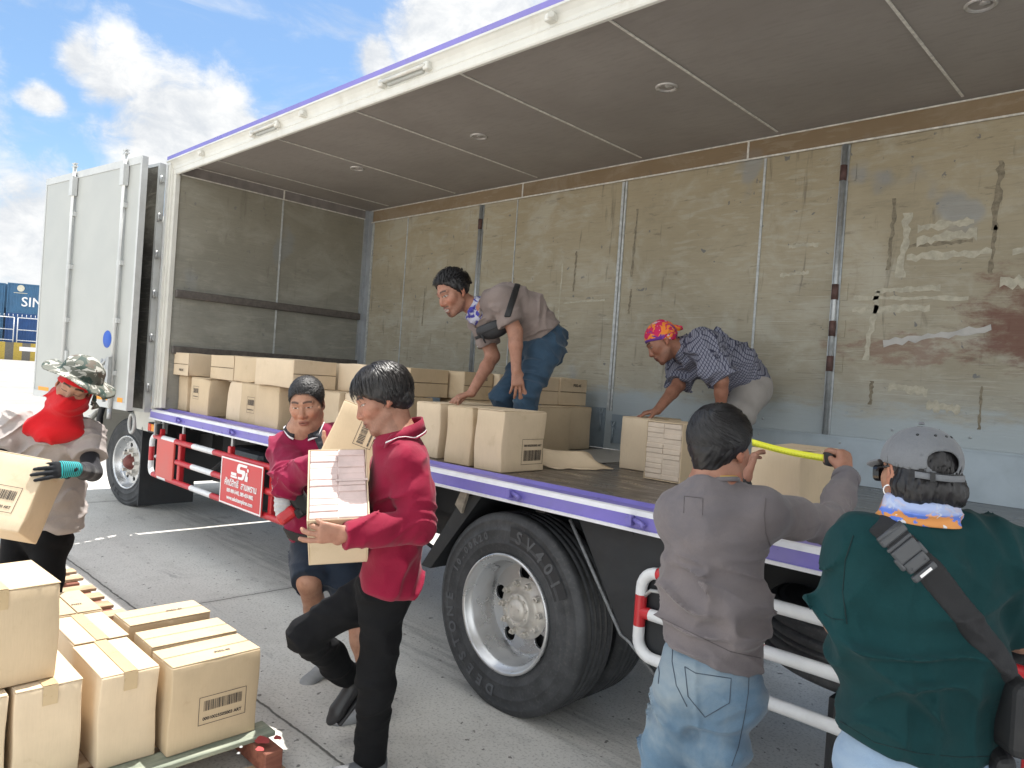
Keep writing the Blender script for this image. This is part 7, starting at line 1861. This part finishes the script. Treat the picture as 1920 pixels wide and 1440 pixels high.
    gf = Field(*bounds([bc], .14), .005); gf.ell(bc - r * .03 + u * .03, (.040, .085, .035), (nz(r * .9 + u * .3), nz(u * .9 - r * .3), f)); gf.ell(bc - r * .035 - u * .04, (.032, .06, .03), (r, u, f), k=.02)
    gf.warp(lambda P: .005 * np.sin(((P - bc) @ u) * 260) * .5 + .006 * (vnoise(P * 30) - .5)); go = gf.build('work_gloves', [cloth('grey_knit_glove', (.42, .44, .46), .15, bump=.3)], None, org=tuple(bc)); tag(go, 'bundle of grey knitted work gloves hanging by the waist bag', 'gloves')
    # the leaning box
    ww = vd(673, 835, .925, -.38, -.06); up = perp(vd(673, 835, .38, .925, .22), ww); nn = np.cross(up, ww)
    if nn @ cF > 0: nn = -nn
    fc = at(676, 833, 3.36); c = fc - nn * .105
    carton('leaning box with a sideways barcode held by the short haired person in red', c, (.30, .21, .345), ww, -nn, up, tape=False, marks=(('-y', .12, .085, .006, .050, False, math.pi / 2),))
    return me
ps = person_stocky()
# ---------------------------------------------------------------- 5  man in the grey polo bending on the truck bed
def person_bending():
    hd = Head(at(851, 549, 4.62), vd(851, 549, -.72, -.40, -.57), vd(851, 549, -.46, .86, -.10), 1.06)
    neck = at(898, 583, 4.68); Ns = at(940, 560, 4.52); Fs = at(900, 596, 4.82)
    Ne = at(966, 622, 4.50); Nw = at(968, 694, 4.48); Fe = at(924, 668, 4.78); Fw = at(884, 737, 4.62)
    t1 = at(945, 570, 4.68); t2 = at(985, 590, 4.72); hip = at(1022, 640, 4.76); rd = nz(Fs - Ns); rd = nz(Fs - Ns + .0)
    NL = [at(1022, 655, 4.70), at(986, 742, 4.55), at(984, 850, 4.62)]; FL = [at(1004, 658, 4.86), at(945, 742, 4.76), at(955, 852, 4.80)]
    na, fa = [np.array([q[2][0], q[2][1], ZD + .085]) for q in (NL, FL)]
    lo, hi = bounds([hd.p(0, 0, .13), neck, Ns, Fs, Ne, Nw, Fe, Fw, t2, hip, na, fa, NL[1], FL[1], Nw - Z_ * .12, at(855, 750, 4.6)], .13); lo[2] = ZD
    B = Field(lo, hi, .012, [bounds([hd.c], .13), bounds([Nw - Z_ * .08], .10), bounds([at(868, 746, 4.6)], .10)], .0036)
    hd.sculpt(B, mouth=.8, cheek=1.1); B.cap(hd.p(0, -.03, -.055), neck, .054, .062, k=.03)
    B.echain([neck, t1, t2, hip], rd, [(.08, .06), (.13, .085), (.12, .08), (.12, .09)], k=.05)
    B.chain([mid(Ns, t1, .3), Ns, Ne, mid(Ne, Nw, .35), Nw], [.05, .056, .045, .042, .029], .02); B.chain([mid(Fs, t1, .3), Fs, Fe, mid(Fe, Fw, .3), Fw], [.05, .056, .045, .042, .029], .02)
    tips = hand(B, Nw, vd(970, 715, .10, -.98, -.15), vd(970, 715, -.30, -.05, .95), 1, curl=(.22, .25, .28, .35), s=1.08, spread=.16, thumb_dir=vd(960, 715, -.55, -.80, .15), thumb_curl=.2)
    tips += hand(B, Fw, vd(870, 742, -.93, -.28, -.15), vd(870, 742, -.25, -.95, .10), -1, curl=(.35, .5, .55, .6), s=1.06, spread=.12, thumb_dir=vd(870, 745, -.60, -.70, -.35), thumb_curl=.2)
    B.chain([NL[0], NL[1], na], [.08, .055, .04], .03); B.chain([FL[0], FL[1], fa], [.08, .055, .04], .03)
    me = B.build('person', [m_skin], None, nails(hd.face_col(SK['brown'], eyeopen=.75, goatee=.85, stub=.25, teeth=.9, lip=(.22, .08, .065)), tips), org=(hip[0], hip[1], ZD))
    tag(me, 'smiling person in a grey polo and blue jeans bending over boxes on the truck', 'person')
    lo, hi = bounds([neck, Ns, Fs, Ne, Fe, t2, hip], .2); S = Field(lo, hi, .0062); dn = nz(hip - neck)
    S.echain([neck + dn * .04, mid(neck, t1, .6), t1, t2, hip - dn * .01], rd, [(.075, .068), (.150, .105), (.162, .122), (.160, .128), (.168, .138)], k=.05, end=.5)
    S.cap(neck + dn * .005, neck + dn * .06, .068, .10, k=.03)
    for a, e in ((Ns, Ne), (Fs, Fe)): S.cap(mid(neck, a, .4) + dn * .03, a, .056, .078, k=.05); S.cap(a, a + (e - a) * .72, .080, .074, k=.035, end=0)
    S.cut_near(neck - dn * .012, -dn + .3 * Z_, .09); hn = nz(dn * .75 - Z_ * .55)
    belly = perp(-Z_, dn)
    S.warp(lambda P: folds(P, [(dn + .3 * Z_, .28), (nz(dn + .6 * rd), .28)], 9.5, .014, 2.0, 2.0) * np.clip(1.3 - np.linalg.norm(P - t2, axis=1) / .28, .2, 1) + folds(P, [(nz(Z_ - .4 * dn), .3)], 11, .012, 5.0, 2.0) + .005 * (vnoise(P * 9) - .5))
    S.cut(at(1016, 628, 4.74), hn, .006)
    mp = cloth('warm_grey_polo', (.205, .165, .150), .10, weave=800, bump=.16, sheen=.08)
    sh = S.build('polo_shirt', [mp], me)
    for a, e in ((Ns, Ne), (Fs, Fe)):
        d = nz(e - a); p = a + (e - a) * .72; m = MB(); m.lathe([(.070, -.030), (.0755, -.026), (.0755, -.004), (.070, 0)], p, d, X_, 30); m.build('sleeve_band', m_strapk, sh)
        m = MB(); m.lathe([(.0758, -.018), (.0764, -.017), (.0764, -.012), (.0758, -.011)], p, d, X_, 30); m.build('sleeve_stripe', m_wtrim, sh)
    # collar, buff
    fdv = perp(hd.f, dn); side = nz(np.cross(fdv, -dn)); ax = -dn
    def ring(rw, rf, dz, a0=-2.6, a1=2.6, n=24): return [neck - fdv * math.cos(a) * rf + side * math.sin(a) * rw + ax * (dz + .30 * rf * math.cos(a)) for a in np.linspace(a0, a1, n)]
    collar_strip(ring(.066, .068, .030), ring(.086, .090, -.010), mp, 'collar', sh, over=S)
    N_ = Field(*bounds([neck], .15), .0045); N_.ecap(neck + ax * .055 + fdv * .012, neck + ax * .000, side, (.070, .076), (.084, .088), k=.02); N_.cut(neck + ax * .062, ax); N_.warp(lambda P: folds(P, [(ax, .2)], 16, .009, 1.0) + .005 * (vnoise(P * 25) - .5))
    mb2, q, bs = new_mat('blue_white_buff'); v = q.new('ShaderNodeTexCoord').outputs['Object']; a_ = q.noise(v, 22, 3, .5, .7); q.l.new(q.mix(q.ramp(a_, .47, .53), (.055, .05, .30), (.45, .46, .55)), bs.inputs['Base Color']); bs.inputs['Roughness'].default_value = .9
    N_.build('neck_buff', [mb2], me)
    # chest bag and strap
    p = at(962, 560, 4.5); G = band_on(S, S, p, nz(vd(960, 560, .93, -.30, 0)), .040, .006, [(at(957, 600, 4.6), -Z_), ]); G.build('bag_strap', [m_strapk], me)
    bc = at(928, 617, 4.56); r, u, f = vb(928, 617); xa = nz(r * .93 + u * .36); ya = nz(u * .93 - r * .36)
    lo, hi = bounds([bc], .2); K = Field(lo, hi, .005); K.ell(bc, (.105, .058, .045), (xa, ya, f), k=.01); K.cap(bc + xa * .085 + ya * .022, bc - xa * .085 + ya * .022, .030, k=.03); K.cut(bc + ya * .052, ya); bg = K.build('chest_bag', [simple('black_nylon', (.016, .017, .020), .55, var=.2, bump=.1, bscale=300)], None, org=tuple(bc))
    tag(bg, 'black chest bag hanging under the bending person in the grey polo', 'bag')
    m = MB(); m.tube([bc - xa * .08 + ya * .004 - f * .043, bc - f * .048 + ya * .006, bc + xa * .07 + ya * .008 - f * .040], .003, 6); m.rbox(bc - xa * .11 - ya * .01 - f * .01, xa, ya, f, (.05, .02, .012), .004); m.tube([bc - xa * .09 - f * .03, bc - xa * .085 - ya * .06 - f * .03], .006, 6); m.build('bag_zip', m_strapk, bg)
    # jeans
    lo, hi = bounds([hip, na, fa] + NL[:2] + FL[:2], .17); lo[2] = ZD - .02; J = Field(lo, hi, .0065)
    J.ecap(hip + vd(1020, 640, -.2, .5, 0) * .02, mid(NL[0], FL[0]), rd, (.150, .120), (.158, .125), k=.05); J.cap(hip, NL[0], .115, .11, k=.05); J.cap(hip, FL[0], .115, .11, k=.05)
    for q, a in ((NL, na), (FL, fa)): J.echain([q[0], mid(q[0], q[1], .5), q[1], a], rd, [(.080, .098), (.070, .080), (.062, .068), (.056, .062)], k=.03)
    J.cut(np.array([0, 0, ZD + .03]), -Z_); kn = mid(NL[1], FL[1])
    J.warp(lambda P: folds(P, [(nz(NL[1] - NL[0]) + .4 * rd, .3), (nz(NL[1] - NL[0]) - .4 * rd, .3)], 10, .013, 2.0) + folds(P, [(Z_, .3)], 13, .011, 6.0) * np.clip(1.3 - np.linalg.norm(P - kn, axis=1) / .2, 0, 1))
    J.build('jeans', [cloth('mid_blue_denim', (.030, .060, .098), .2, weave=900, nscale=4, fade=((.085, .135, .18), .5, .7), bump=.3)], me)
    for a in (na, fa): shoe('shoe', a, nz(vd(950, 800, -.9, 0, -.3) * np.array([1, 1, 0])), m_black, me)
    hair_cap(hd, .012, [((0, .082, .075), (0, 1, -.40)), ((0, .022, .005), (0, .9, -.6)), ((0, -.05, -.06), (0, -.2, -1))], m_hair, 'hair', me, .005)
    rng = random.Random(13)
    def root(rg):
        for _ in range(30):
            d = nz([rg.gauss(0, 1), rg.gauss(0, 1), rg.gauss(.5, .8)])
            if d[2] > -.35 and (d[1] < .7 and (d[1] < .15 or d[2] > .5)): return d
    strands(hd, 900, root, lambda d: np.array([d[0] * .5, .8 if d[2] > .5 else -.5, -.2]), .034, .0035, rng, .012, 4, base=.010, curl=.6).build('hair_locks', m_hair, me)
    return me
pb_ = person_bending()

# ---------------------------------------------------------------- 6  man in the bandana and checked shirt bending further in
def person_bandana():
    hd = Head(at(1243, 641, 4.78), vd(1243, 641, -.80, -.56, -.20), vd(1243, 641, -.46, .87, .10), 1.02)
    neck = at(1275, 655, 4.80); Ns = at(1322, 652, 4.62); Fs = at(1284, 672, 4.96)
    Ne = at(1352, 714, 4.50); Nw = at(1352, 775, 4.56); Fe = at(1272, 722, 4.88); Fw = at(1232, 770, 4.70)
    t1 = at(1325, 662, 4.82); t2 = at(1372, 690, 4.88); hip = at(1408, 728, 4.92); rd = nz(Fs - Ns)
    NL = [at(1404, 738, 4.82), at(1372, 812, 4.62), at(1385, 890, 4.76)]; FL = [at(1396, 738, 4.98), at(1350, 815, 4.86), at(1365, 890, 4.96)]
    na, fa = [np.array([q[2][0], q[2][1], ZD + .085]) for q in (NL, FL)]
    lo, hi = bounds([hd.p(0, 0, .13), neck, Ns, Fs, Ne, Nw, Fe, Fw, t2, hip, na, fa, at(1205, 780, 4.7)], .13); lo[2] = ZD
    B = Field(lo, hi, .012, [bounds([hd.c], .13), bounds([at(1220, 776, 4.68)], .09)], .0036)
    hd.sculpt(B, cheek=1.05); B.cap(hd.p(0, -.03, -.055), neck, .052, .060, k=.03)
    B.echain([neck, t1, t2, hip], rd, [(.08, .06), (.13, .085), (.12, .08), (.12, .09)], k=.05)
    B.chain([mid(Ns, t1, .3), Ns, Ne, mid(Ne, Nw, .35), Nw], [.05, .054, .044, .040, .028], .02); B.chain([mid(Fs, t1, .3), Fs, Fe, mid(Fe, Fw, .3), Fw], [.05, .054, .044, .041, .028], .02)
    tips = hand(B, Fw, vd(1222, 775, -.93, -.20, -.25), vd(1222, 775, -.05, -1, .0), 1, curl=(.25, .3, .35, .45), s=1.02, spread=.08, thumb_curl=.3)
    hand(B, Nw, vd(1352, 790, -.1, -.99, 0), vd(1352, 790, -.8, 0, .6), 1)
    B.chain([NL[0], NL[1], na], [.07, .05, .04], .03); B.chain([FL[0], FL[1], fa], [.07, .05, .04], .03)
    me = B.build('person', [m_skin], None, nails(hd.face_col(SK['dark'], eyeopen=.45, stub=.3, lip=(.17, .06, .05)), tips), org=(hip[0], hip[1], ZD))
    tag(me, 'person in a colourful bandana and checked shirt bending down on the truck floor', 'person')
    lo, hi = bounds([neck, Ns, Fs, Ne, Fe, t2, hip], .2); S = Field(lo, hi, .0062); dn = nz(hip - neck)
    S.echain([neck + dn * .04, mid(neck, t1, .6), t1, t2, hip + dn * .01], rd, [(.078, .070), (.155, .115), (.168, .135), (.168, .142), (.172, .142)], k=.05, end=.5)
    S.cap(neck + dn * .005, neck + dn * .06, .068, .10, k=.03)
    for a, e in ((Ns, Ne), (Fs, Fe)): S.cap(mid(neck, a, .4) + dn * .03, a, .058, .084, k=.05); S.cap(a, a + (e - a) * .88, .088, .080, k=.035, end=0)
    S.cut_near(neck - dn * .012, -dn + .3 * Z_, .09); hn = nz(dn * .9 - Z_ * .35)
    S.warp(lambda P: folds(P, [(dn + .3 * Z_, .28), (nz(dn + .6 * rd), .28)], 9.5, .016, 3.0, 2.0) + folds(P, [(nz(Z_ - .4 * dn), .3)], 11, .014, 6.0, 2.0) + .006 * (vnoise(P * 9) - .5))
    S.cut(at(1412, 730, 4.9), hn, .006)
    # checked cloth: pale ground with navy lines laid along the body
    mch, q, bs = new_mat('blue_grey_check'); v = q.new('ShaderNodeTexCoord').outputs['Object']
    wv = q.new('ShaderNodeTexNoise'); q.l.new(v, wv.inputs['Vector']); wv.inputs['Scale'].default_value = 9
    vm = q.new('ShaderNodeVectorMath', operation='MULTIPLY_ADD'); q.l.new(wv.outputs['Color'], vm.inputs[0]); vm.inputs[1].default_value = (.007, .007, .007); q.l.new(v, vm.inputs[2])
    def dotn(vec):
        nd = q.new('ShaderNodeVectorMath', operation='DOT_PRODUCT'); q.l.new(vm.outputs[0], nd.inputs[0]); nd.inputs[1].default_value = tuple(vec); return nd.outputs['Value']
    c = (.20, .205, .255)
    up_ = np.cross(rd, dn)
    for vec, per, wd in ((dn, .0150, .24), (nz(rd + .75 * up_), .0150, .22)):
        fr = q.math('FRACT', q.math('DIVIDE', dotn(vec), per)); l = q.math('LESS_THAN', q.math('ABSOLUTE', q.math('SUBTRACT', fr, .5)), wd / 2); c = q.mix(q.math('MULTIPLY', l, .9), c, (.022, .024, .055))
    q.l.new(c, bs.inputs['Base Color']); bs.inputs['Roughness'].default_value = .88
    sh = S.build('checked_shirt', [mch], me)
    fdv = perp(hd.f, dn); side = nz(np.cross(fdv, -dn)); ax = -dn
    def ring(rw, rf, dz, a0=-2.7, a1=2.7, n=24): return [neck - fdv * math.cos(a) * rf + side * math.sin(a) * rw + ax * (dz + .25 * rf * math.cos(a)) for a in np.linspace(a0, a1, n)]
    collar_strip(ring(.064, .066, .034), ring(.088, .094, -.016), mch, 'collar', sh, over=S)
    G = band_on(S, S, at(1305, 690, 4.7), vd(1305, 690, .8, -.6, 0), .09, .003, [(at(1290, 668, 4.7), vd(1300, 680, -.6, .8, 0)), (at(1318, 706, 4.7), vd(1300, 680, .6, -.8, 0)), (t1, cF)]); G.build('chest_pocket', [mch], sh)
    lo, hi = bounds([hip, na, fa] + NL[:2] + FL[:2], .16); lo[2] = ZD - .02; J = Field(lo, hi, .007)
    J.cap(hip, NL[0], .125, .12, k=.05); J.cap(hip, FL[0], .125, .12, k=.05); J.ecap(hip, mid(NL[0], FL[0]), rd, (.15, .12), (.155, .125), k=.05)
    for q_, a in ((NL, na), (FL, fa)): J.echain([q_[0], mid(q_[0], q_[1], .5), q_[1], a], rd, [(.095, .115), (.088, .100), (.080, .085), (.070, .075)], k=.03)
    J.cut(np.array([0, 0, ZD + .03]), -Z_); J.warp(lambda P: folds(P, [(nz(NL[1] - NL[0]) + .4 * rd, .3)], 10, .012, 2.0))
    J.build('trousers', [cloth('light_grey_trousers', (.29, .27, .255), .08, bump=.2)], me)
    for a in (na, fa): shoe('shoe', a, nz(vd(1350, 850, -.9, 0, -.3) * np.array([1, 1, 0])), m_black, me)
    # bandana over the skull with a knot behind, dark hair edge below it
    lo, hi = bounds([hd.c], .2); K = Field(lo, hi, .0042); A = hd.axes(); K.ell(hd.p(0, -.012, .044), np.array([.091, .109, .096]), A, k=.01); K.cut(hd.p(0, .085, .055), nz(hd.u * -.85 + hd.f * .48), k=.004); K.cut(hd.p(0, -.09, -.03), nz(-hd.u * .9 - hd.f * .3), k=.004)
    K.cap(hd.p(.0, -.118, .030), hd.p(.01, -.15, .0), .018, .010, k=.015); K.cap(hd.p(0, -.118, .030), hd.p(-.02, -.148, .012), .015, .008, k=.012)
    K.warp(lambda P: folds(P, [(nz(hd.u + .3 * hd.f), .2)], 15, .007, 3.0))
    mbn, q, bs = new_mat('pink_orange_bandana'); v = q.new('ShaderNodeTexCoord').outputs['Object']; a_ = q.noise(v, 15, 3, .55, 1.2); b_ = q.noise(q.scale(v, (1, 1, 1), (4, 2, 7)), 19, 2, .5, 1.0); d_ = q.noise(q.scale(v, (1, 1, 1), (1, 8, 3)), 24, 2, .5)
    c = q.mix(q.ramp(a_, .50, .53), (.52, .012, .085), (.72, .22, .025)); c = q.mix(q.ramp(b_, .60, .63), c, (.15, .03, .22)); c = q.mix(q.ramp(d_, .655, .67), c, (.62, .45, .50)); q.l.new(c, bs.inputs['Base Color']); bs.inputs['Roughness'].default_value = .8
    K.build('bandana', [mbn], me)
    K = Field(lo, hi, .0042); K.ell(hd.p(0, -.012, .044), np.array([.093, .111, .097]), A, k=.01); K.cut(hd.p(0, .085, .068), nz(hd.u * .85 - hd.f * .48), k=.003); K.cut(hd.p(0, .085, .050), nz(hd.u * -.85 + hd.f * .48), k=.003); K.cut(hd.p(0, -.09, -.03), nz(-hd.u * .9 - hd.f * .3), k=.004); K.build('bandana_band', [cloth('purple_band', (.10, .03, .20), .3)], me)
    return me
pbd = person_bandana()

# ---------------------------------------------------------------- 7  woman in the sun hat with a red face scarf carrying a box
def person_hat():
    hd = Head(at(139, 727, 3.88), vd(139, 727, -.22, -.34, -.92), vd(139, 727, .44, .87, -.16), .98)
    neck = at(108, 792, 3.92); Rs = at(36, 800, 3.92); Ls = at(158, 812, 3.98)
    Le = at(174, 886, 3.84); Lw = at(137, 880, 3.50); Re = at(-18, 880, 3.75); Rw = at(20, 985, 3.45)
    chest = at(100, 850, 3.96); waist = at(98, 920, 3.98); hip = at(95, 985, 3.98); rd = nz(Ls - Rs)
    LL = [at(92, 1000, 3.96), at(86, 1130, 3.92)]; RL = [at(40, 1000, 3.98), at(20, 1130, 3.96)]; la, ra = [np.array([q[1][0], q[1][1], .13 + .085]) for q in (LL, RL)]
    lo, hi = bounds([hd.p(0, 0, .13), Rs, Ls, Le, Lw, Re, Rw, la, ra], .13); lo[2] = .1
    B = Field(lo, hi, .012, [bounds([hd.c], .13)], .0038)
    hd.sculpt(B, jaw=.92); B.cap(hd.p(0, -.02, -.05), neck, .048, .055, k=.03); B.echain([neck, chest, waist, hip], rd, [(.07, .05), (.12, .08), (.11, .08), (.13, .09)], k=.05)
    for a, e, w in ((Ls, Le, Lw), (Rs, Re, Rw)): B.chain([mid(a, chest, .2), a, e, w], [.04, .042, .034, .024], .02)
    B.chain([LL[0], LL[1], la], [.08, .055, .04], .03); B.chain([RL[0], RL[1], ra], [.08, .055, .04], .03)
    me = B.build('person', [m_skin], None, hd.face_col(SK['tan'], eyeopen=0), org=(hip[0], hip[1], .13))
    tag(me, 'person in a camouflage sun hat with a red scarf over the face carrying a box', 'person')
    lo, hi = bounds([neck, Rs, Ls, Le, Re, hip], .2); S = Field(lo, hi, .0062)
    S.echain([neck - Z_ * .04, mid(neck, chest, .5), chest, waist, hip - Z_ * .0], rd, [(.07, .06), (.145, .10), (.155, .118), (.155, .120), (.165, .135)], k=.05, end=.5)
    for a, e in ((Ls, Le), (Rs, Re)): S.cap(mid(neck, a, .4) - Z_ * .02, a, .052, .070, k=.05); S.cap(a, a + (e - a) * .62, .074, .072, k=.035, end=0)
    S.warp(lambda P: folds(P, [(Z_ + .5 * rd, .28), (Z_ - .5 * rd, .28)], 10, .016, 3.0, 2.0) + folds(P, [(nz(Le - Ls), .3)], 13, .010, 6.0, 2.0) + .005 * (vnoise(P * 9) - .5))
    S.cut(at(100, 1000, 3.96), -Z_ + .1 * rd, .006)
    mw = cloth('taupe_cotton_shirt', (.34, .305, .29), .08, weave=800, bump=.15, sheen=.05)
    sh = S.build('shirt', [mw], me)
    # trousers
    lo, hi = bounds([hip, la, ra, LL[1], RL[1]], .16); lo[2] = .1; J = Field(lo, hi, .0075); J.ecap(hip, mid(LL[0], RL[0]), rd, (.15, .115), (.155, .12), k=.05)
    for q, a in ((LL, la), (RL, ra)): J.echain([q[0], q[1], a], rd, [(.090, .105), (.072, .078), (.062, .068)], k=.03)
    J.warp(lambda P: folds(P, [(Z_ + .3 * rd, .3)], 10, .010, 2.0)); J.build('trousers', [m_blacktr], me)
    for a in (la, ra): shoe('shoe', a, nz(-cF * np.array([1, 1, 0])), m_black, me)
    # black arm sleeves and the gloves
    msl = cloth('black_arm_sleeve', (.012, .012, .016), .2, bump=.1); 
    for a, e, w in ((Ls, Le, Lw), (Rs, Re, Rw)):
        lo, hi = bounds([a, e, w], .1); K = Field(lo, hi, .006); K.chain([mid(a, e, .5), e, mid(e, w, .4), w], [.050, .042, .040, .031], .03); K.warp(lambda P: folds(P, [(nz(w - e), .3)], 12, .006)); K.build('arm_sleeve', [msl], me)
    K = Field(*bounds([Lw, at(95, 885, 3.5)], .13), .0042)
    hand(K, Lw, vd(110, 882, -.80, .02, -.60), vd(110, 882, -.60, -.10, .80), 1, curl=(.25, .35, .4, .5), s=1.06, spread=.10, thumb_dir=vd(100, 870, -.62, .72, -.10), k=.006); K.build('glove', [cloth('black_work_glove', (.014, .016, .020), .3, bump=.3)], me)
    d = vd(120, 881, -.80, .02, -.60)
    mgl, q, bs = new_mat('teal_striped_cuff'); v = q.new('ShaderNodeTexCoord').outputs['Object']
    nd = q.new('ShaderNodeVectorMath', operation='DOT_PRODUCT'); q.l.new(v, nd.inputs[0]); nd.inputs[1].default_value = tuple(d); fr = q.math('FRACT', q.math('DIVIDE', nd.outputs['Value'], .0095)); q.l.new(q.mix(q.math('GREATER_THAN', fr, .42), (.012, .02, .025), (.02, .36, .38)), bs.inputs['Base Color']); bs.inputs['Roughness'].default_value = .8
    K = Field(*bounds([Lw], .12), .0042); K.ecap(Lw - d * .02, Lw + d * .062, np.cross(d, vd(110, 882, -.4, -.1, .9)), (.036, .032), (.043, .022), k=.01); K.build('glove_cuff', [mgl], me)
    # red scarf: forehead band, face mask and the cowl on the shoulders
    mr = cloth('red_cotton_scarf', (.50, .010, .016), .10, bump=.14, sheen=.10, weave=800)
    lo, hi = bounds([hd.c, neck], .24); K = Field(lo, hi, .0048); A = hd.axes()
    K.ell(hd.p(0, .020, -.055), np.array([.078, .092, .088]), A, k=.03); K.cap(hd.p(0, -.01, -.09), neck - Z_ * .01, .072, .085, k=.05); K.cap(hd.p(0, .098, -.012), hd.p(0, .085, -.085), .034, .036, k=.03)
    K.ell(neck + vd(100, 800, -.05, -.35, -.9) * .055 - Z_ * .015, (.125, .078, .078), (rd, perp(cF, rd), np.cross(rd, perp(cF, rd))), k=.06); K.cap(hd.p(0, -.055, .0), hd.p(0, -.05, -.06), .078, .070, k=.03)
    K.cut_near(hd.p(0, .10, -.020), nz(hd.u * 1.0 - hd.f * .10), .150, k=.004)
    K.warp(lambda P: folds(P, [(nz(hd.u + .3 * hd.r), .22), (nz(Z_ - .6 * rd), .25)], 10, .014, 4.0, 2.0) + .004 * (vnoise(P * 12) - .5)); K.build('red_scarf', [mr], me)
    K = Field(*bounds([hd.c], .2), .0045); K.ell(hd.p(0, -.012, .040), np.array([.083, .103, .095]), A, k=.01); K.cut(hd.p(0, .09, .030), nz(-hd.u * .9 + hd.f * .12), k=.004); K.cap(hd.p(.0, -.08, -.04), hd.p(0, -.07, .02), .07, .07, k=.03); K.warp(lambda P: folds(P, [(nz(hd.u + .5 * hd.r), .2)], 15, .006, 2.0)); K.build('red_headband', [mr], me)
    # bucket hat, crown pushed back, brim drooping at the sides
    mh, q, bs = new_mat('camouflage_hat_cloth'); v = q.new('ShaderNodeTexCoord').outputs['Object']; a_ = q.noise(q.scale(v, (1, 1, 1.6)), 13, 4, .55, 1.2); b_ = q.noise(q.scale(v, (1, 1, 1), (3, 8, 1)), 16, 3, .5, .8); d_ = q.noise(q.scale(v, (1, 1, 1), (7, 2, 5)), 20, 3, .5, .6)
    c = q.mix(q.ramp(a_, .46, .48), (.36, .355, .32), (.095, .10, .08)); c = q.mix(q.ramp(b_, .56, .58), c, (.02, .042, .032)); c = q.mix(q.ramp(d_, .60, .62), c, (.10, .08, .06)); q.l.new(c, bs.inputs['Base Color']); bs.inputs['Roughness'].default_value = .75
    hu = nz(hd.u * .93 - hd.f * .20 + hd.r * -.06 * 0); hf = perp(hd.f, hu); hr = np.cross(hf, hu)
    lo, hi = bounds([hd.c], .30); K = Field(lo, hi, .0052); cc = hd.p(0, -.018, .062)
    K.ell(cc + hu * .034, (.102, .122, .088), (hr, hf, hu), k=.02); K.ecap(cc + hu * .005, cc + hu * .065, hr, (.103, .120), (.092, .106), k=.02, end=.3)
    def brim(X, Y, Z):
        x, y, z = X - cc[0], Y - cc[1], Z - cc[2]; a = x * hr[0] + y * hr[1] + z * hr[2]; b = x * hf[0] + y * hf[1] + z * hf[2]; h = x * hu[0] + y * hu[1] + z * hu[2]
        rr = np.sqrt((a / .185) ** 2 + (b / .200) ** 2); surf = .012 - .050 * np.maximum(rr - .5, 0) ** 1.2 + .014 * np.sin(3 * np.arctan2(a, b) + 1.0) * rr ** 2
        return np.maximum(np.abs(h - surf) - .0042, (rr - 1) * .18)
    K.put(brim, cc - .22, cc + .22, .010); K.ell(cc - hu * .012, (.090, .108, .080), (hr, hf, hu), .006, 'sub')
    K.warp(lambda P: folds(P, [(nz(hu + .4 * hr), .3)], 12, .008, 1.0) * .7); ht = K.build('sun_hat', [mh], me)
    m = MB(); e = hd.p(-.115, -.03, -.05); m.tube([hd.p(-.10, -.01, .02), hd.p(-.115, -.02, -.03), e], [.006, .012, .010], 8); m.tube([e, e - Z_ * .02 + rd * .02, e - Z_ * .035 - rd * .005], [.016, .02, .004], 8); m.build('hat_tie', mh, ht)
    # the carried box
    ax = vd(60, 900, .868, -.25, -.428); az = perp(vd(60, 900, .42, .88, .20), ax); ay = np.cross(az, ax)
    if ay @ cF < 0: ay = -ay
    corner = at(97, 862, 3.42); c = corner - ax * .185 + ay * .105 - az * .175
    carton('tilted box with a barcode carried by the person in the sun hat', c, (.37, .21, .352), ax, ay, az, tape=True, marks=(('-y', .17, .12, .04, -.04, False, 0),))
    return me
ph_ = person_hat()
